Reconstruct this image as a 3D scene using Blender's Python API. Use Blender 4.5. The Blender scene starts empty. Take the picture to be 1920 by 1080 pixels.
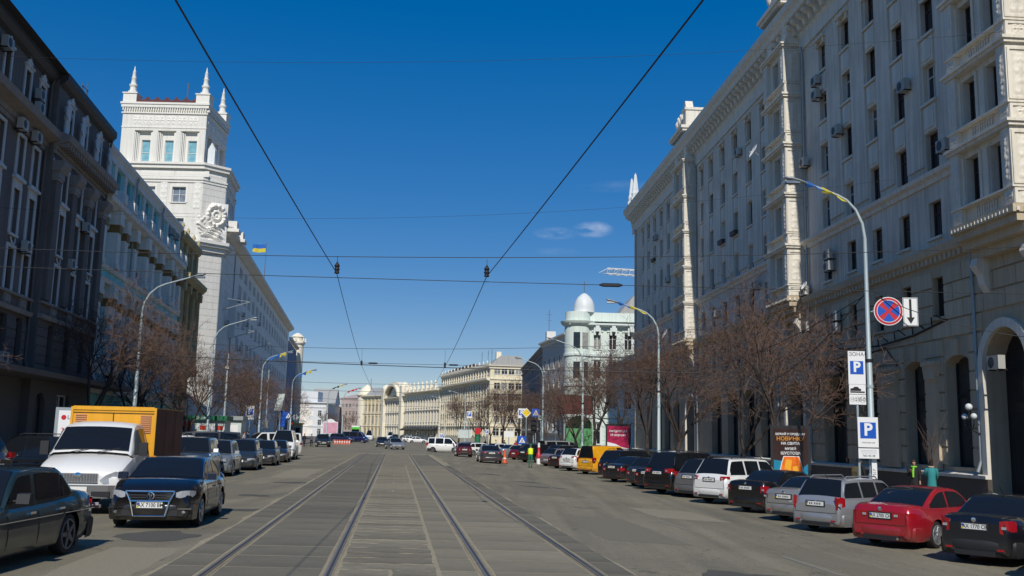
import bpy, math, random
from mathutils import Vector, Matrix
random.seed(7)
R = math.radians
S = bpy.context.scene
COL = S.collection
# ------------------------------------------------------------------ camera, sky, sun, exposure
cam_d = bpy.data.cameras.new('camera'); cam = bpy.data.objects.new('camera', cam_d); COL.objects.link(cam)
cam_d.sensor_width = 36; cam_d.lens = 36*1800/1920; cam_d.clip_end = 6000; cam_d.clip_start = .1
th, ro = R(8.735), .022
fw = Vector((0, math.cos(th), math.sin(th))); r0 = Vector((1, 0, 0)); u0 = r0.cross(fw)
rt = r0*math.cos(ro)+u0*math.sin(ro); up = u0*math.cos(ro)-r0*math.sin(ro)
cam.matrix_world = Matrix(((rt.x, up.x, -fw.x, 0), (rt.y, up.y, -fw.y, 0), (rt.z, up.z, -fw.z, 2.1), (0, 0, 0, 1)))
S.camera = cam
SUN_EL, SUN_AZ = 42, 0.5      # sun almost exactly behind the camera, a touch to its right
w = bpy.data.worlds.new("World"); S.world = w; w.use_nodes = True
nt = w.node_tree; nt.nodes.clear()
wo = nt.nodes.new('ShaderNodeOutputWorld'); bg = nt.nodes.new('ShaderNodeBackground'); sky = nt.nodes.new('ShaderNodeTexSky')
sky.sky_type = 'NISHITA'; sky.sun_disc = False; sky.sun_elevation = R(SUN_EL); sky.sun_rotation = R(180-SUN_AZ)
sky.altitude = 1500; sky.air_density = 1.0; sky.dust_density = 0.0; sky.ozone_density = 3.0
bg.inputs[1].default_value = .118
# three small wisps of cloud low over the right-hand side of the street
tc = nt.nodes.new('ShaderNodeTexCoord'); 
def wn(t, **k):
    n = nt.nodes.new(t)
    for a, b in k.items(): setattr(n, a, b)
    return n
nz = wn('ShaderNodeTexNoise'); nz.inputs['Scale'].default_value = 26; nz.inputs['Detail'].default_value = 7; nz.inputs['Roughness'].default_value = .62
mp0 = wn('ShaderNodeMapping'); mp0.inputs['Scale'].default_value = (1, 1, 3.2); nt.links.new(tc.outputs['Generated'], mp0.inputs[0]); nt.links.new(mp0.outputs[0], nz.inputs['Vector'])
acc = None
for (cx, cz, sx, sz, amp) in ((.0445, .2085, .026, .0070, .45), (.0825, .2125, .023, .0090, .75), (.046, .190, .026, .005, .10), (.11, .256, .05, .007, .10)):
    sp = wn('ShaderNodeSeparateXYZ'); nt.links.new(tc.outputs['Generated'], sp.inputs[0])
    terms = []
    for o_, c_, s_ in ((0, cx, sx), (2, cz, sz)):
        a1 = wn('ShaderNodeMath', operation='SUBTRACT'); nt.links.new(sp.outputs[o_], a1.inputs[0]); a1.inputs[1].default_value = c_
        a2 = wn('ShaderNodeMath', operation='DIVIDE'); nt.links.new(a1.outputs[0], a2.inputs[0]); a2.inputs[1].default_value = s_
        a3 = wn('ShaderNodeMath', operation='MULTIPLY'); nt.links.new(a2.outputs[0], a3.inputs[0]); nt.links.new(a2.outputs[0], a3.inputs[1]); terms.append(a3)
    ad = wn('ShaderNodeMath', operation='ADD'); nt.links.new(terms[0].outputs[0], ad.inputs[0]); nt.links.new(terms[1].outputs[0], ad.inputs[1])
    su = wn('ShaderNodeMath', operation='SUBTRACT', use_clamp=True); su.inputs[0].default_value = 1; nt.links.new(ad.outputs[0], su.inputs[1])
    gt = wn('ShaderNodeMath', operation='GREATER_THAN'); nt.links.new(sp.outputs[1], gt.inputs[0]); gt.inputs[1].default_value = 0
    m1 = wn('ShaderNodeMath', operation='MULTIPLY'); nt.links.new(su.outputs[0], m1.inputs[0]); nt.links.new(gt.outputs[0], m1.inputs[1])
    m2 = wn('ShaderNodeMath', operation='MULTIPLY'); nt.links.new(m1.outputs[0], m2.inputs[0]); m2.inputs[1].default_value = amp
    if acc is None: acc = m2
    else:
        mm = wn('ShaderNodeMath', operation='MAXIMUM'); nt.links.new(acc.outputs[0], mm.inputs[0]); nt.links.new(m2.outputs[0], mm.inputs[1]); acc = mm
rp = wn('ShaderNodeMapRange'); rp.inputs[1].default_value = .40; rp.inputs[2].default_value = .82; nt.links.new(nz.outputs[0], rp.inputs[0])
cm = wn('ShaderNodeMath', operation='MULTIPLY', use_clamp=True); nt.links.new(acc.outputs[0], cm.inputs[0]); nt.links.new(rp.outputs[0], cm.inputs[1])
mx = wn('ShaderNodeMix', data_type='RGBA'); nt.links.new(cm.outputs[0], mx.inputs[0]); mx.inputs[7].default_value = (6.2, 6.6, 7.6, 1)
kb_ = wn('ShaderNodeMix', data_type='RGBA', blend_type='MULTIPLY'); kb_.inputs[0].default_value = 1; kb_.inputs[7].default_value = (2.5, 2.4, 2.5, 1); nt.links.new(sky.outputs[0], kb_.inputs[6])
gm_ = wn('ShaderNodeGamma'); gm_.inputs[1].default_value = .53; nt.links.new(kb_.outputs[2], gm_.inputs[0])
hs = wn('ShaderNodeHueSaturation'); hs.inputs['Saturation'].default_value = 1.72; nt.links.new(gm_.outputs[0], hs.inputs['Color'])
hs2 = wn('ShaderNodeHueSaturation'); hs2.inputs['Saturation'].default_value = 1.22; hs2.inputs['Hue'].default_value = .508; nt.links.new(hs.outputs[0], hs2.inputs['Color']); nt.links.new(hs2.outputs[0], mx.inputs[6]); nt.links.new(mx.outputs[2], bg.inputs[0]); nt.links.new(bg.outputs[0], wo.inputs[0])
sd = bpy.data.lights.new('sun', 'SUN'); sd.energy = 3.9; sd.angle = R(.5); sd.color = (1, .95, .86)
so = bpy.data.objects.new('sun', sd); COL.objects.link(so)
az = R(SUN_AZ); to = Vector((math.sin(az)*math.cos(R(SUN_EL)), -math.cos(az)*math.cos(R(SUN_EL)), math.sin(R(SUN_EL))))
so.rotation_euler = to.to_track_quat('Z', 'Y').to_euler(); so.location = (0, -60, 80)
S.view_settings.view_transform = 'Standard'; S.view_settings.look = 'None'; S.view_settings.exposure = 0; S.view_settings.gamma = 1
S.view_settings.use_curve_mapping = False
S.cycles.max_bounces = 5; S.cycles.diffuse_bounces = 3; S.cycles.glossy_bounces = 3; S.cycles.transmission_bounces = 2
S.cycles.caustics_reflective = False; S.cycles.caustics_refractive = False

# ------------------------------------------------------------------ helpers
def mat(name, col, rough=.8, var=.0, scale=2., bump=0., bscale=30., metal=0., coat=0., rnd=0., dirt=0., spec=None, emit=0., streak=0.):
    m = bpy.data.materials.new(name); m.use_nodes = True; n = m.node_tree; L = n.links; b = n.nodes['Principled BSDF']
    b.inputs['Roughness'].default_value = rough; b.inputs['Metallic'].default_value = metal
    if coat: b.inputs['Coat Weight'].default_value = coat; b.inputs['Coat Roughness'].default_value = .04
    if spec is not None: b.inputs['Specular IOR Level'].default_value = spec
    c = (*col, 1); b.inputs['Base Color'].default_value = c
    if emit: b.inputs['Emission Color'].default_value = c; b.inputs['Emission Strength'].default_value = emit
    src = None
    tcn = n.nodes.new('ShaderNodeTexCoord')
    def mul(src, fac_out, lo, hi):
        mr = n.nodes.new('ShaderNodeMapRange'); L.new(fac_out, mr.inputs[0]); mr.inputs[3].default_value = lo; mr.inputs[4].default_value = hi
        v = n.nodes.new('ShaderNodeMix'); v.data_type = 'RGBA'; v.blend_type = 'MULTIPLY'; v.inputs[0].default_value = 1
        if src is None: v.inputs[6].default_value = c
        else: L.new(src, v.inputs[6])
        L.new(mr.outputs[0], v.inputs[7]); return v.outputs[2]
    if var:
        t = n.nodes.new('ShaderNodeTexNoise'); t.inputs['Scale'].default_value = scale; t.inputs['Detail'].default_value = 8; t.inputs['Roughness'].default_value = .65
        L.new(tcn.outputs['Object'], t.inputs['Vector']); src = mul(src, t.outputs[0], 1-var, 1+var)
    if dirt:
        t = n.nodes.new('ShaderNodeTexNoise'); t.inputs['Scale'].default_value = scale*.22; t.inputs['Detail'].default_value = 5
        L.new(tcn.outputs['Object'], t.inputs['Vector'])
        mr = n.nodes.new('ShaderNodeMapRange'); L.new(t.outputs[0], mr.inputs[0]); mr.inputs[1].default_value = .45; mr.inputs[2].default_value = .75
        src = mul(src, mr.outputs[0], 1, 1-dirt)
    if streak:
        mp = n.nodes.new('ShaderNodeMapping'); mp.inputs['Scale'].default_value = (3, 3, .12); L.new(tcn.outputs['Object'], mp.inputs[0])
        t = n.nodes.new('ShaderNodeTexNoise'); t.inputs['Scale'].default_value = 1.6; t.inputs['Detail'].default_value = 6; L.new(mp.outputs[0], t.inputs['Vector'])
        mr = n.nodes.new('ShaderNodeMapRange'); L.new(t.outputs[0], mr.inputs[0]); mr.inputs[1].default_value = .42; mr.inputs[2].default_value = .7
        src = mul(src, mr.outputs[0], 1, 1-streak)
    if rnd:
        oi = n.nodes.new('ShaderNodeObjectInfo'); src = mul(src, oi.outputs['Random'], 1-rnd, 1+rnd)
    if src is not None: L.new(src, b.inputs['Base Color'])
    if bump:
        t = n.nodes.new('ShaderNodeTexNoise'); t.inputs['Scale'].default_value = bscale; t.inputs['Detail'].default_value = 6; L.new(tcn.outputs['Object'], t.inputs['Vector'])
        bp = n.nodes.new('ShaderNodeBump'); bp.inputs['Strength'].default_value = bump; bp.inputs['Distance'].default_value = .02; L.new(t.outputs[0], bp.inputs['Height']); L.new(bp.outputs[0], b.inputs['Normal'])
    return m
def glassmat(name, dark, light, share, rough=.06):
    """window glass seen by day: dark room behind most panes, pale curtains or blinds behind some, reflections on top"""
    m = bpy.data.materials.new(name); m.use_nodes = True; n = m.node_tree; L = n.links; b = n.nodes['Principled BSDF']
    b.inputs['Roughness'].default_value = rough; b.inputs['Specular IOR Level'].default_value = .6
    oi = n.nodes.new('ShaderNodeObjectInfo'); mr = n.nodes.new('ShaderNodeMapRange'); L.new(oi.outputs['Random'], mr.inputs[0])
    mr.inputs[1].default_value = 1-share; mr.inputs[2].default_value = 1-share+.12
    tcn = n.nodes.new('ShaderNodeTexCoord'); t = n.nodes.new('ShaderNodeTexNoise'); t.inputs['Scale'].default_value = 1.7; L.new(tcn.outputs['Object'], t.inputs['Vector'])
    mx = n.nodes.new('ShaderNodeMix'); mx.data_type = 'RGBA'; mx.inputs[6].default_value = (*dark, 1); mx.inputs[7].default_value = (*light, 1); L.new(mr.outputs[0], mx.inputs[0])
    v = n.nodes.new('ShaderNodeMix'); v.data_type = 'RGBA'; v.blend_type = 'MULTIPLY'; v.inputs[0].default_value = 1; L.new(mx.outputs[2], v.inputs[6])
    m2 = n.nodes.new('ShaderNodeMapRange'); L.new(t.outputs[0], m2.inputs[0]); m2.inputs[3].default_value = .4; m2.inputs[4].default_value = 1.6; L.new(m2.outputs[0], v.inputs[7])
    L.new(v.outputs[2], b.inputs['Base Color'])
    w_ = n.nodes.new('ShaderNodeTexNoise'); w_.inputs['Scale'].default_value = .8; L.new(tcn.outputs['Object'], w_.inputs['Vector'])
    bp = n.nodes.new('ShaderNodeBump'); bp.inputs['Strength'].default_value = .12; bp.inputs['Distance'].default_value = .05; L.new(w_.outputs[0], bp.inputs['Height']); L.new(bp.outputs[0], b.inputs['Normal'])
    return m

class MB:
    def __init__(s): s.v = []; s.f = []
    def quad(s, *p):
        i = len(s.v); s.v += [tuple(q) for q in p]; s.f.append(tuple(range(i, i+len(p)))); return s
    def box(s, x0, x1, y0, y1, z0, z1):
        i = len(s.v); s.v += [(x, y, z) for z in (z0, z1) for y in (y0, y1) for x in (x0, x1)]
        s.f += [tuple(i+k for k in q) for q in ((0, 2, 3, 1), (4, 5, 7, 6), (0, 1, 5, 4), (2, 6, 7, 3), (0, 4, 6, 2), (1, 3, 7, 5))]; return s
    def prism(s, poly, a, b, axis='z'):
        """poly: 2-D outline; axis z: (x,y), axis x: (y,z), axis y: (x,z)"""
        def P(q, t): return (q[0], q[1], t) if axis == 'z' else ((t, q[0], q[1]) if axis == 'x' else (q[0], t, q[1]))
        i = len(s.v); n = len(poly); s.v += [P(q, a) for q in poly]+[P(q, b) for q in poly]
        s.f += [tuple(range(i+n-1, i-1, -1)), tuple(range(i+n, i+2*n))]+[(i+k, i+(k+1) % n, i+n+(k+1) % n, i+n+k) for k in range(n)]; return s
    def tube(s, pts, rad, n=8, cap=True):
        pts = [Vector(p) for p in pts]
        if not hasattr(rad, '__len__'): rad = [rad]*len(pts)
        i = len(s.v); ref = None
        for k, p in enumerate(pts):
            d = (pts[min(k+1, len(pts)-1)]-pts[max(k-1, 0)]).normalized()
            if ref is None: ref = d.orthogonal().normalized()
            a = (ref-d*ref.dot(d))
            a = a.normalized() if a.length > 1e-6 else d.orthogonal().normalized()
            ref = a; b = d.cross(a)
            for j in range(n):
                t = 2*math.pi*j/n; s.v.append(tuple(p+(a*math.cos(t)+b*math.sin(t))*rad[k]))
        for k in range(len(pts)-1):
            for j in range(n): s.f.append((i+k*n+j, i+k*n+(j+1) % n, i+(k+1)*n+(j+1) % n, i+(k+1)*n+j))
        if cap: s.f += [tuple(i+j for j in range(n-1, -1, -1)), tuple(i+(len(pts)-1)*n+j for j in range(n))]
        return s
    def lathe(s, prof, c=(0, 0, 0), n=12, sx=1, sy=1):
        i = len(s.v)
        for r, z in prof:
            for j in range(n):
                t = 2*math.pi*j/n; s.v.append((c[0]+r*sx*math.cos(t), c[1]+r*sy*math.sin(t), c[2]+z))
        for k in range(len(prof)-1):
            for j in range(n): s.f.append((i+k*n+j, i+k*n+(j+1) % n, i+(k+1)*n+(j+1) % n, i+(k+1)*n+j))
        s.f += [tuple(i+j for j in range(n-1, -1, -1)), tuple(i+(len(prof)-1)*n+j for j in range(n))]; return s
    def grid(s, P):
        """P: rows of points"""
        i = len(s.v); m = len(P[0])
        for row in P: s.v += [tuple(q) for q in row]
        for a in range(len(P)-1):
            for b in range(m-1): s.f.append((i+a*m+b, i+a*m+b+1, i+(a+1)*m+b+1, i+(a+1)*m+b))
        return s
    def mesh(s, name, smooth=None, fix=False):
        me = bpy.data.meshes.new(name); me.from_pydata(s.v, [], s.f); me.update()
        if fix:
            import bmesh
            b = bmesh.new(); b.from_mesh(me); bmesh.ops.recalc_face_normals(b, faces=b.faces); b.to_mesh(me); b.free()
        if smooth:
            me.polygons.foreach_set('use_smooth', [True]*len(me.polygons)); me.set_sharp_from_angle(angle=R(smooth))
        return me
    def build(s, name, m, parent=None, loc=(0, 0, 0), rz=0., smooth=None, fix=False):
        return inst(name, s.mesh(name, smooth, fix), m, parent, loc, rz)
def inst(name, me, m, parent=None, loc=(0, 0, 0), rz=0.):
    if m is not None and not me.materials:
        for q in (m if isinstance(m, (list, tuple)) else [m]): me.materials.append(q)
    o = bpy.data.objects.new(name, me); COL.objects.link(o); o.location = loc; o.rotation_euler = (0, 0, rz)
    if parent is not None: o.parent = parent
    return o
def thing(name, label, cat, loc=(0, 0, 0), rz=0., group=None):
    o = bpy.data.objects.new(name, None); COL.objects.link(o); o.location = loc; o.rotation_euler = (0, 0, rz)
    o['label'] = label; o['category'] = cat
    if group: o['group'] = group
    return o
def tag(o, label, cat, group=None):
    o['label'] = label; o['category'] = cat
    if group: o['group'] = group
    return o
def struct(o): o['kind'] = 'structure'; return o
def stuff(o): o['kind'] = 'stuff'; return o
def dup(root, loc, rz=None, label=None, group=None):
    r = root.copy(); COL.objects.link(r); r.location = loc
    if rz is not None: r.rotation_euler = (0, 0, rz)
    if label: r['label'] = label
    if group: r['group'] = group
    for ch in list(root.children):
        c = ch.copy(); COL.objects.link(c); c.parent = r
        for g in list(ch.children):
            d = g.copy(); COL.objects.link(d); d.parent = c
    return r
def text(parent, s, size, m, loc, rot=(math.pi/2, 0, 0), name='lettering', align='CENTER', ext=.002, sx=1.0, bold=0.):
    cu = bpy.data.curves.new('lettering', 'FONT'); cu.body = s; cu.size = size; cu.align_x = align; cu.align_y = 'CENTER'; cu.extrude = ext; cu.offset = bold; cu.resolution_u = 3
    to_ = bpy.data.objects.new('tmp', cu); COL.objects.link(to_)
    dg = bpy.context.evaluated_depsgraph_get(); me = bpy.data.meshes.new_from_object(to_.evaluated_get(dg))
    bpy.data.objects.remove(to_); me.name = name; me.materials.clear()
    if sx != 1: me.transform(Matrix.Diagonal((sx, 1, 1, 1)))
    o = inst(name, me, m, parent, loc); o.rotation_euler = rot; return o
def gz(x, y):
    u = x+.1167*y; return -.4*min(max((u-3.5)/8.5, 0), 1)
def sx_of(u, y): return u-.1167*y       # street coordinate: u = 0 lies midway between the tram tracks
SLOPE = math.atan(.1167)

# ------------------------------------------------------------------ materials
def asphalt():
    m = mat('asphalt', (.105, .10, .088), .88); n = m.node_tree; L = n.links; b = n.nodes['Principled BSDF']
    t = n.nodes.new('ShaderNodeTexCoord')
    def noise(sc, det=6, ro_=.6, vec=None):
        k = n.nodes.new('ShaderNodeTexNoise'); k.inputs['Scale'].default_value = sc; k.inputs['Detail'].default_value = det; k.inputs['Roughness'].default_value = ro_
        L.new(vec or t.outputs['Object'], k.inputs['Vector']); return k.outputs[0]
    def rng(o, a, b_, c, d):
        k = n.nodes.new('ShaderNodeMapRange'); L.new(o, k.inputs[0]); k.inputs[1].default_value = a; k.inputs[2].default_value = b_; k.inputs[3].default_value = c; k.inputs[4].default_value = d; return k.outputs[0]
    def mul(a, f):
        k = n.nodes.new('ShaderNodeMix'); k.data_type = 'RGBA'; k.blend_type = 'MULTIPLY'; k.inputs[0].default_value = 1; L.new(a, k.inputs[6]); L.new(f, k.inputs[7]); return k.outputs[2]
    base = n.nodes.new('ShaderNodeMix'); base.data_type = 'RGBA'; base.inputs[6].default_value = (.160, .142, .098, 1); base.inputs[7].default_value = (.225, .198, .136, 1)
    L.new(rng(noise(.22, 4), .30, .72, 0, 1), base.inputs[0])
    c = base.outputs[2]
    c = mul(c, rng(noise(34, 2, .9), .35, .65, .70, 1.30)); c = mul(c, rng(noise(7, 3, .7), .3, .7, .90, 1.10))         # aggregate
    mp = n.nodes.new('ShaderNodeMapping'); mp.inputs['Scale'].default_value = (1.6, .07, 1); mp.inputs['Rotation'].default_value = (0, 0, -SLOPE); L.new(t.outputs['Object'], mp.inputs[0])
    c = mul(c, rng(noise(1, 4, .5, mp.outputs[0]), .35, .65, .86, 1.12))   # worn wheel lanes along the street
    c = mul(c, rng(noise(1.3, 8, .7), .64, .70, 1, .78))         # oil and damp patches
    vo = n.nodes.new('ShaderNodeTexVoronoi'); vo.feature = 'DISTANCE_TO_EDGE'; vo.inputs['Scale'].default_value = .28
    nn = n.nodes.new('ShaderNodeTexNoise'); nn.inputs['Scale'].default_value = 1.4; nn.inputs['Detail'].default_value = 6; L.new(t.outputs['Object'], nn.inputs['Vector'])
    vm = n.nodes.new('ShaderNodeVectorMath'); vm.operation = 'MULTIPLY_ADD'; L.new(nn.outputs[1], vm.inputs[0]); vm.inputs[1].default_value = (1.3, 1.3, 0); L.new(t.outputs['Object'], vm.inputs[2]); L.new(vm.outputs[0], vo.inputs['Vector'])
    c = mul(c, rng(vo.outputs[0], 0, .006, .50, 1))              # cracks
    L.new(c, b.inputs['Base Color'])
    bp = n.nodes.new('ShaderNodeBump'); bp.inputs['Strength'].default_value = .5; bp.inputs['Distance'].default_value = .012; L.new(noise(40, 4, .8), bp.inputs['Height']); L.new(bp.outputs[0], b.inputs['Normal'])
    return m
M = {}
M['asphalt'] = asphalt()
M['slab'] = mat('track_slab_concrete', (.145, .131, .096), .88, var=.30, scale=3, bump=.5, bscale=25, rnd=.14, dirt=.25)
M['slab_right'] = mat('light_track_slab', (.215, .190, .132), .88, var=.25, scale=3, bump=.5, bscale=25, rnd=.12, dirt=.2)
M['slab_pale'] = mat('worn_slab', (.21, .185, .13), .9, var=.45, scale=5, bump=.9, bscale=14, rnd=.2, dirt=.35)
M['sand'] = mat('sandy_joint', (.30, .26, .175), .95, var=.55, scale=9, bump=1, bscale=22)
M['tan'] = mat('mortar_strip', (.27, .22, .14), .95, var=.45, scale=4, bump=.6, bscale=30, dirt=.3)
M['steel'] = mat('rail_steel', (.17, .155, .14), .45, var=.3, metal=.15)
M['groove'] = mat('rail_groove', (.05, .045, .04), .8)
M['patch'] = mat('fresh_asphalt_patch', (.078, .074, .062), .85, var=.2, scale=12, bump=.4)
M['paint'] = mat('worn_road_paint', (.24, .235, .205), .8, var=.5, scale=9)
M['pave'] = mat('pavement', (.17, .16, .145), .85, var=.2, scale=5, bump=.3, dirt=.2)
M['kerb'] = mat('kerb_granite', (.30, .29, .27), .8, var=.15, rnd=.1)
M['rwall'] = mat('cream_render', (.76, .69, .58), .85, var=.12, scale=1.2, bump=.15, bscale=25, dirt=.30, streak=.30)
M['rstone'] = mat('cream_stone', (.56, .46, .32), .85, var=.12, scale=1.5, bump=.25, bscale=18, rnd=.10, dirt=.2, streak=.15)
M['rtrim'] = mat('cream_trim', (.76, .71, .61), .82, var=.12, scale=3, bump=.2, bscale=20, streak=.2)
M['plinth'] = mat('dark_plinth_granite', (.085, .07, .06), .6, var=.3, scale=9)
M['brown'] = mat('brown_window_frame', (.07, .045, .035), .6)
M['white'] = mat('white_window_frame', (.72, .72, .70), .5)
M['pane'] = glassmat('window_glass', (.020, .024, .03), (.32, .31, .28), .34)
M['shop'] = glassmat('shop_glass', (.014, .016, .02), (.10, .09, .08), .25)
M['blueglass'] = glassmat('pale_blue_glass', (.20, .42, .50), (.3, .5, .56), .3, .2)
M['greyglass'] = glassmat('grey_glass', (.20, .24, .29), (.5, .52, .52), .3, .15)
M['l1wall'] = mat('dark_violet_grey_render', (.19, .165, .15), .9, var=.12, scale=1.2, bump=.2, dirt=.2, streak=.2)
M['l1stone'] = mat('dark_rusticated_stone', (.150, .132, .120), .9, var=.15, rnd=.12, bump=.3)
M['l1trim'] = mat('bluish_white_trim', (.74, .74, .72), .8, var=.1, streak=.15)
M['l1corn'] = mat('taupe_cornice', (.34, .30, .27), .85, var=.12, streak=.2)
M['turq'] = mat('turquoise_render', (.30, .74, .76), .85, var=.12, dirt=.15, streak=.15)
M['l2white'] = mat('off_white_plaster', (.88, .85, .78), .85, var=.1, dirt=.15, streak=.2)
M['gold'] = mat('ochre_brown_gilding', (.26, .15, .05), .7, var=.4, scale=8)
M['olive'] = mat('olive_plaster', (.52, .43, .24), .85, var=.15, dirt=.25, streak=.25)
M['twall'] = mat('white_tower_stone', (.74, .72, .665), .82, var=.06, scale=1.5, bump=.08, rnd=.05, dirt=.07, streak=.12)
M['ttrim'] = mat('white_tower_trim', (.78, .76, .705), .8, var=.06, scale=3, streak=.08)
M['wwall'] = mat('grey_white_wing_stone', (.88, .83, .75), .85, var=.08, dirt=.12, streak=.22)
M['redroof'] = mat('dark_red_roof_tiles', (.10, .025, .025), .7, var=.3)
M['greyroof'] = mat('grey_sheet_metal_roof', (.40, .40, .38), .5, var=.15, streak=.2)
M['darkroof'] = mat('dark_roof_sheet', (.05, .048, .05), .6, var=.2)
M['mint'] = mat('mint_render', (.68, .76, .70), .85, var=.08, streak=.15)
M['mintwhite'] = mat('mint_white_trim', (.68, .74, .70), .85, var=.08)
M['dome'] = mat('white_dome_sheet', (.70, .73, .73), .5, var=.08, streak=.1)
M['fwhite'] = mat('far_white_render', (.68, .70, .71), .85, var=.06, streak=.1)
M['pink'] = mat('far_pink_render', (.46, .37, .34), .85, var=.08)
M['yell'] = mat('far_yellow_render', (.72, .60, .36), .85, var=.08, streak=.15)
M['creamf'] = mat('far_cream_render', (.84, .77, .61), .85, var=.08, streak=.15)
M['cream6'] = mat('far_pale_yellow_render', (.80, .71, .50), .85, var=.10, streak=.2)
M['stucco'] = mat('light_grey_stucco', (.62, .59, .53), .9, var=.1, streak=.2)
M['brick'] = mat('brown_brick', (.32, .27, .235), .9, var=.25, scale=4)
M['tile'] = mat('white_tile_cladding', (.66, .65, .62), .6, var=.08)
M['bluenet'] = mat('blue_building_wrap', (.10, .17, .34), .7, var=.35, scale=.5)
M['pole'] = mat('galvanised_pole_paint', (.42, .50, .52), .5, var=.12, metal=.2, streak=.2)
M['pipe'] = mat('galvanised_downpipe', (.36, .40, .41), .45, var=.15, metal=.35)
M['black'] = mat('black_metal', (.015, .015, .017), .5)
M['cable'] = mat('black_cable', (.012, .012, .014), .6)
M['bark'] = mat('grey_brown_bark', (.060, .046, .040), .95, var=.3, scale=8, bump=.5)
M['twig'] = mat('reddish_brown_twigs', (.118, .072, .052), .9, var=.3, scale=1.5)
M['signwhite'] = mat('sign_white', (.80, .80, .79), .4)
M['signblue'] = mat('sign_blue', (.01, .09, .48), .4)
M['signred'] = mat('sign_red', (.55, .02, .03), .4)
M['signblack'] = mat('sign_black', (.01, .01, .01), .5)
M['signyel'] = mat('sign_yellow', (.85, .60, .02), .4)
M['flagblue'] = mat('flag_blue', (.01, .11, .42), .8)
M['flagyel'] = mat('flag_yellow', (.55, .46, .04), .8)
M['flagred'] = mat('flag_red', (.55, .04, .05), .8)
M['ac'] = mat('air_conditioner_casing', (.46, .45, .41), .5, var=.1, rnd=.15)
M['acdark'] = mat('air_conditioner_grille', (.06, .06, .06), .6)
M['antenna'] = mat('dull_antenna_metal', (.12, .12, .13), .6)
# cars
M['tyre'] = mat('tyre_rubber', (.014, .014, .015), .85)
M['rim'] = mat('alloy_rim', (.52, .53, .55), .32, metal=.75)
M['rimdark'] = mat('steel_rim', (.16, .16, .17), .5, metal=.5)
M['carglass'] = mat('tinted_car_glass', (.009, .011, .014), .05, spec=.42)
M['cardark'] = mat('black_car_plastic', (.018, .018, .020), .6)
M['chrome'] = mat('chrome', (.78, .79, .82), .1, metal=1)
M['lamp'] = mat('clear_headlight', (.62, .65, .70), .12, metal=.55, var=.5, scale=14)
M['tail'] = mat('red_tail_light', (.34, .008, .014), .18, coat=.6)
M['amber'] = mat('orange_indicator', (.75, .20, .02), .25)
M['plate'] = mat('number_plate', (.74, .74, .70), .4)
M['plateyel'] = mat('number_plate_yellow_strip', (.80, .62, .05), .4)
M['interior'] = mat('car_interior', (.03, .03, .032), .8)
PC = {}
def paint(name, c, rough=.28, metal=.35):
    if name not in PC:
        m = PC[name] = mat(name, c, rough, metal=metal, coat=.8, var=.05, scale=3); n = m.node_tree; L = n.links; b = n.nodes['Principled BSDF']
        tcn = n.nodes.new('ShaderNodeTexCoord'); sp = n.nodes.new('ShaderNodeSeparateXYZ'); L.new(tcn.outputs['Object'], sp.inputs[0])
        t = n.nodes.new('ShaderNodeTexNoise'); t.inputs['Scale'].default_value = 5; t.inputs['Detail'].default_value = 6; L.new(tcn.outputs['Object'], t.inputs['Vector'])
        mr = n.nodes.new('ShaderNodeMapRange'); L.new(sp.outputs[2], mr.inputs[0]); mr.inputs[1].default_value = .62; mr.inputs[2].default_value = .15; mr.inputs[3].default_value = .05; mr.inputs[4].default_value = .75
        mu = n.nodes.new('ShaderNodeMath'); mu.operation = 'MULTIPLY'; mu.use_clamp = True; L.new(mr.outputs[0], mu.inputs[0]); L.new(t.outputs[0], mu.inputs[1])
        mx_ = n.nodes.new('ShaderNodeMix'); mx_.data_type = 'RGBA'; L.new(mu.outputs[0], mx_.inputs[0]); L.new(b.inputs['Base Color'].links[0].from_socket, mx_.inputs[6]); mx_.inputs[7].default_value = (.13, .115, .09, 1); L.new(mx_.outputs[2], b.inputs['Base Color'])
        r2 = n.nodes.new('ShaderNodeMapRange'); L.new(mu.outputs[0], r2.inputs[0]); r2.inputs[3].default_value = rough; r2.inputs[4].default_value = .8; L.new(r2.outputs[0], b.inputs['Roughness'])
        r3 = n.nodes.new('ShaderNodeMapRange'); L.new(mu.outputs[0], r3.inputs[0]); r3.inputs[3].default_value = .9; r3.inputs[4].default_value = .1; L.new(r3.outputs[0], b.inputs['Coat Weight'])
    return PC[name]
# ------------------------------------------------------------------ ground, road, pavements, tram tracks
def ground():
    us = [-3000, -400, -120, -40, -14.5, -6, 3.5, 5, 7, 9, 12, 17.8, 40, 120, 400, 3000]; ys = [-400, -60, 0, 20, 40, 60, 80, 100, 130, 170, 230, 330, 600, 1500, 4500]
    mb = MB(); mb.grid([[(sx_of(u, y) if abs(u) < 500 else u, y, gz(sx_of(u, y), y)) for u in us] for y in ys])
    return struct(mb.build('road', M['asphalt'], fix=False))
g = ground()
for p in g.data.polygons: pass
def strip(mb, u0, u1, y0, y1, z, n=1, jit=0.):
    """flat strip in street coordinates, its sides a little uneven"""
    for k in range(n):
        a = y0+(y1-y0)*k/n; b = y0+(y1-y0)*(k+1)/n
        mb.quad((sx_of(u0, a), a, gz(sx_of(u0, a), a)+z), (sx_of(u1, a), a, gz(sx_of(u1, a), a)+z), (sx_of(u1, b), b, gz(sx_of(u1, b), b)+z), (sx_of(u0, b), b, gz(sx_of(u0, b), b)+z))
    return mb
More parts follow.
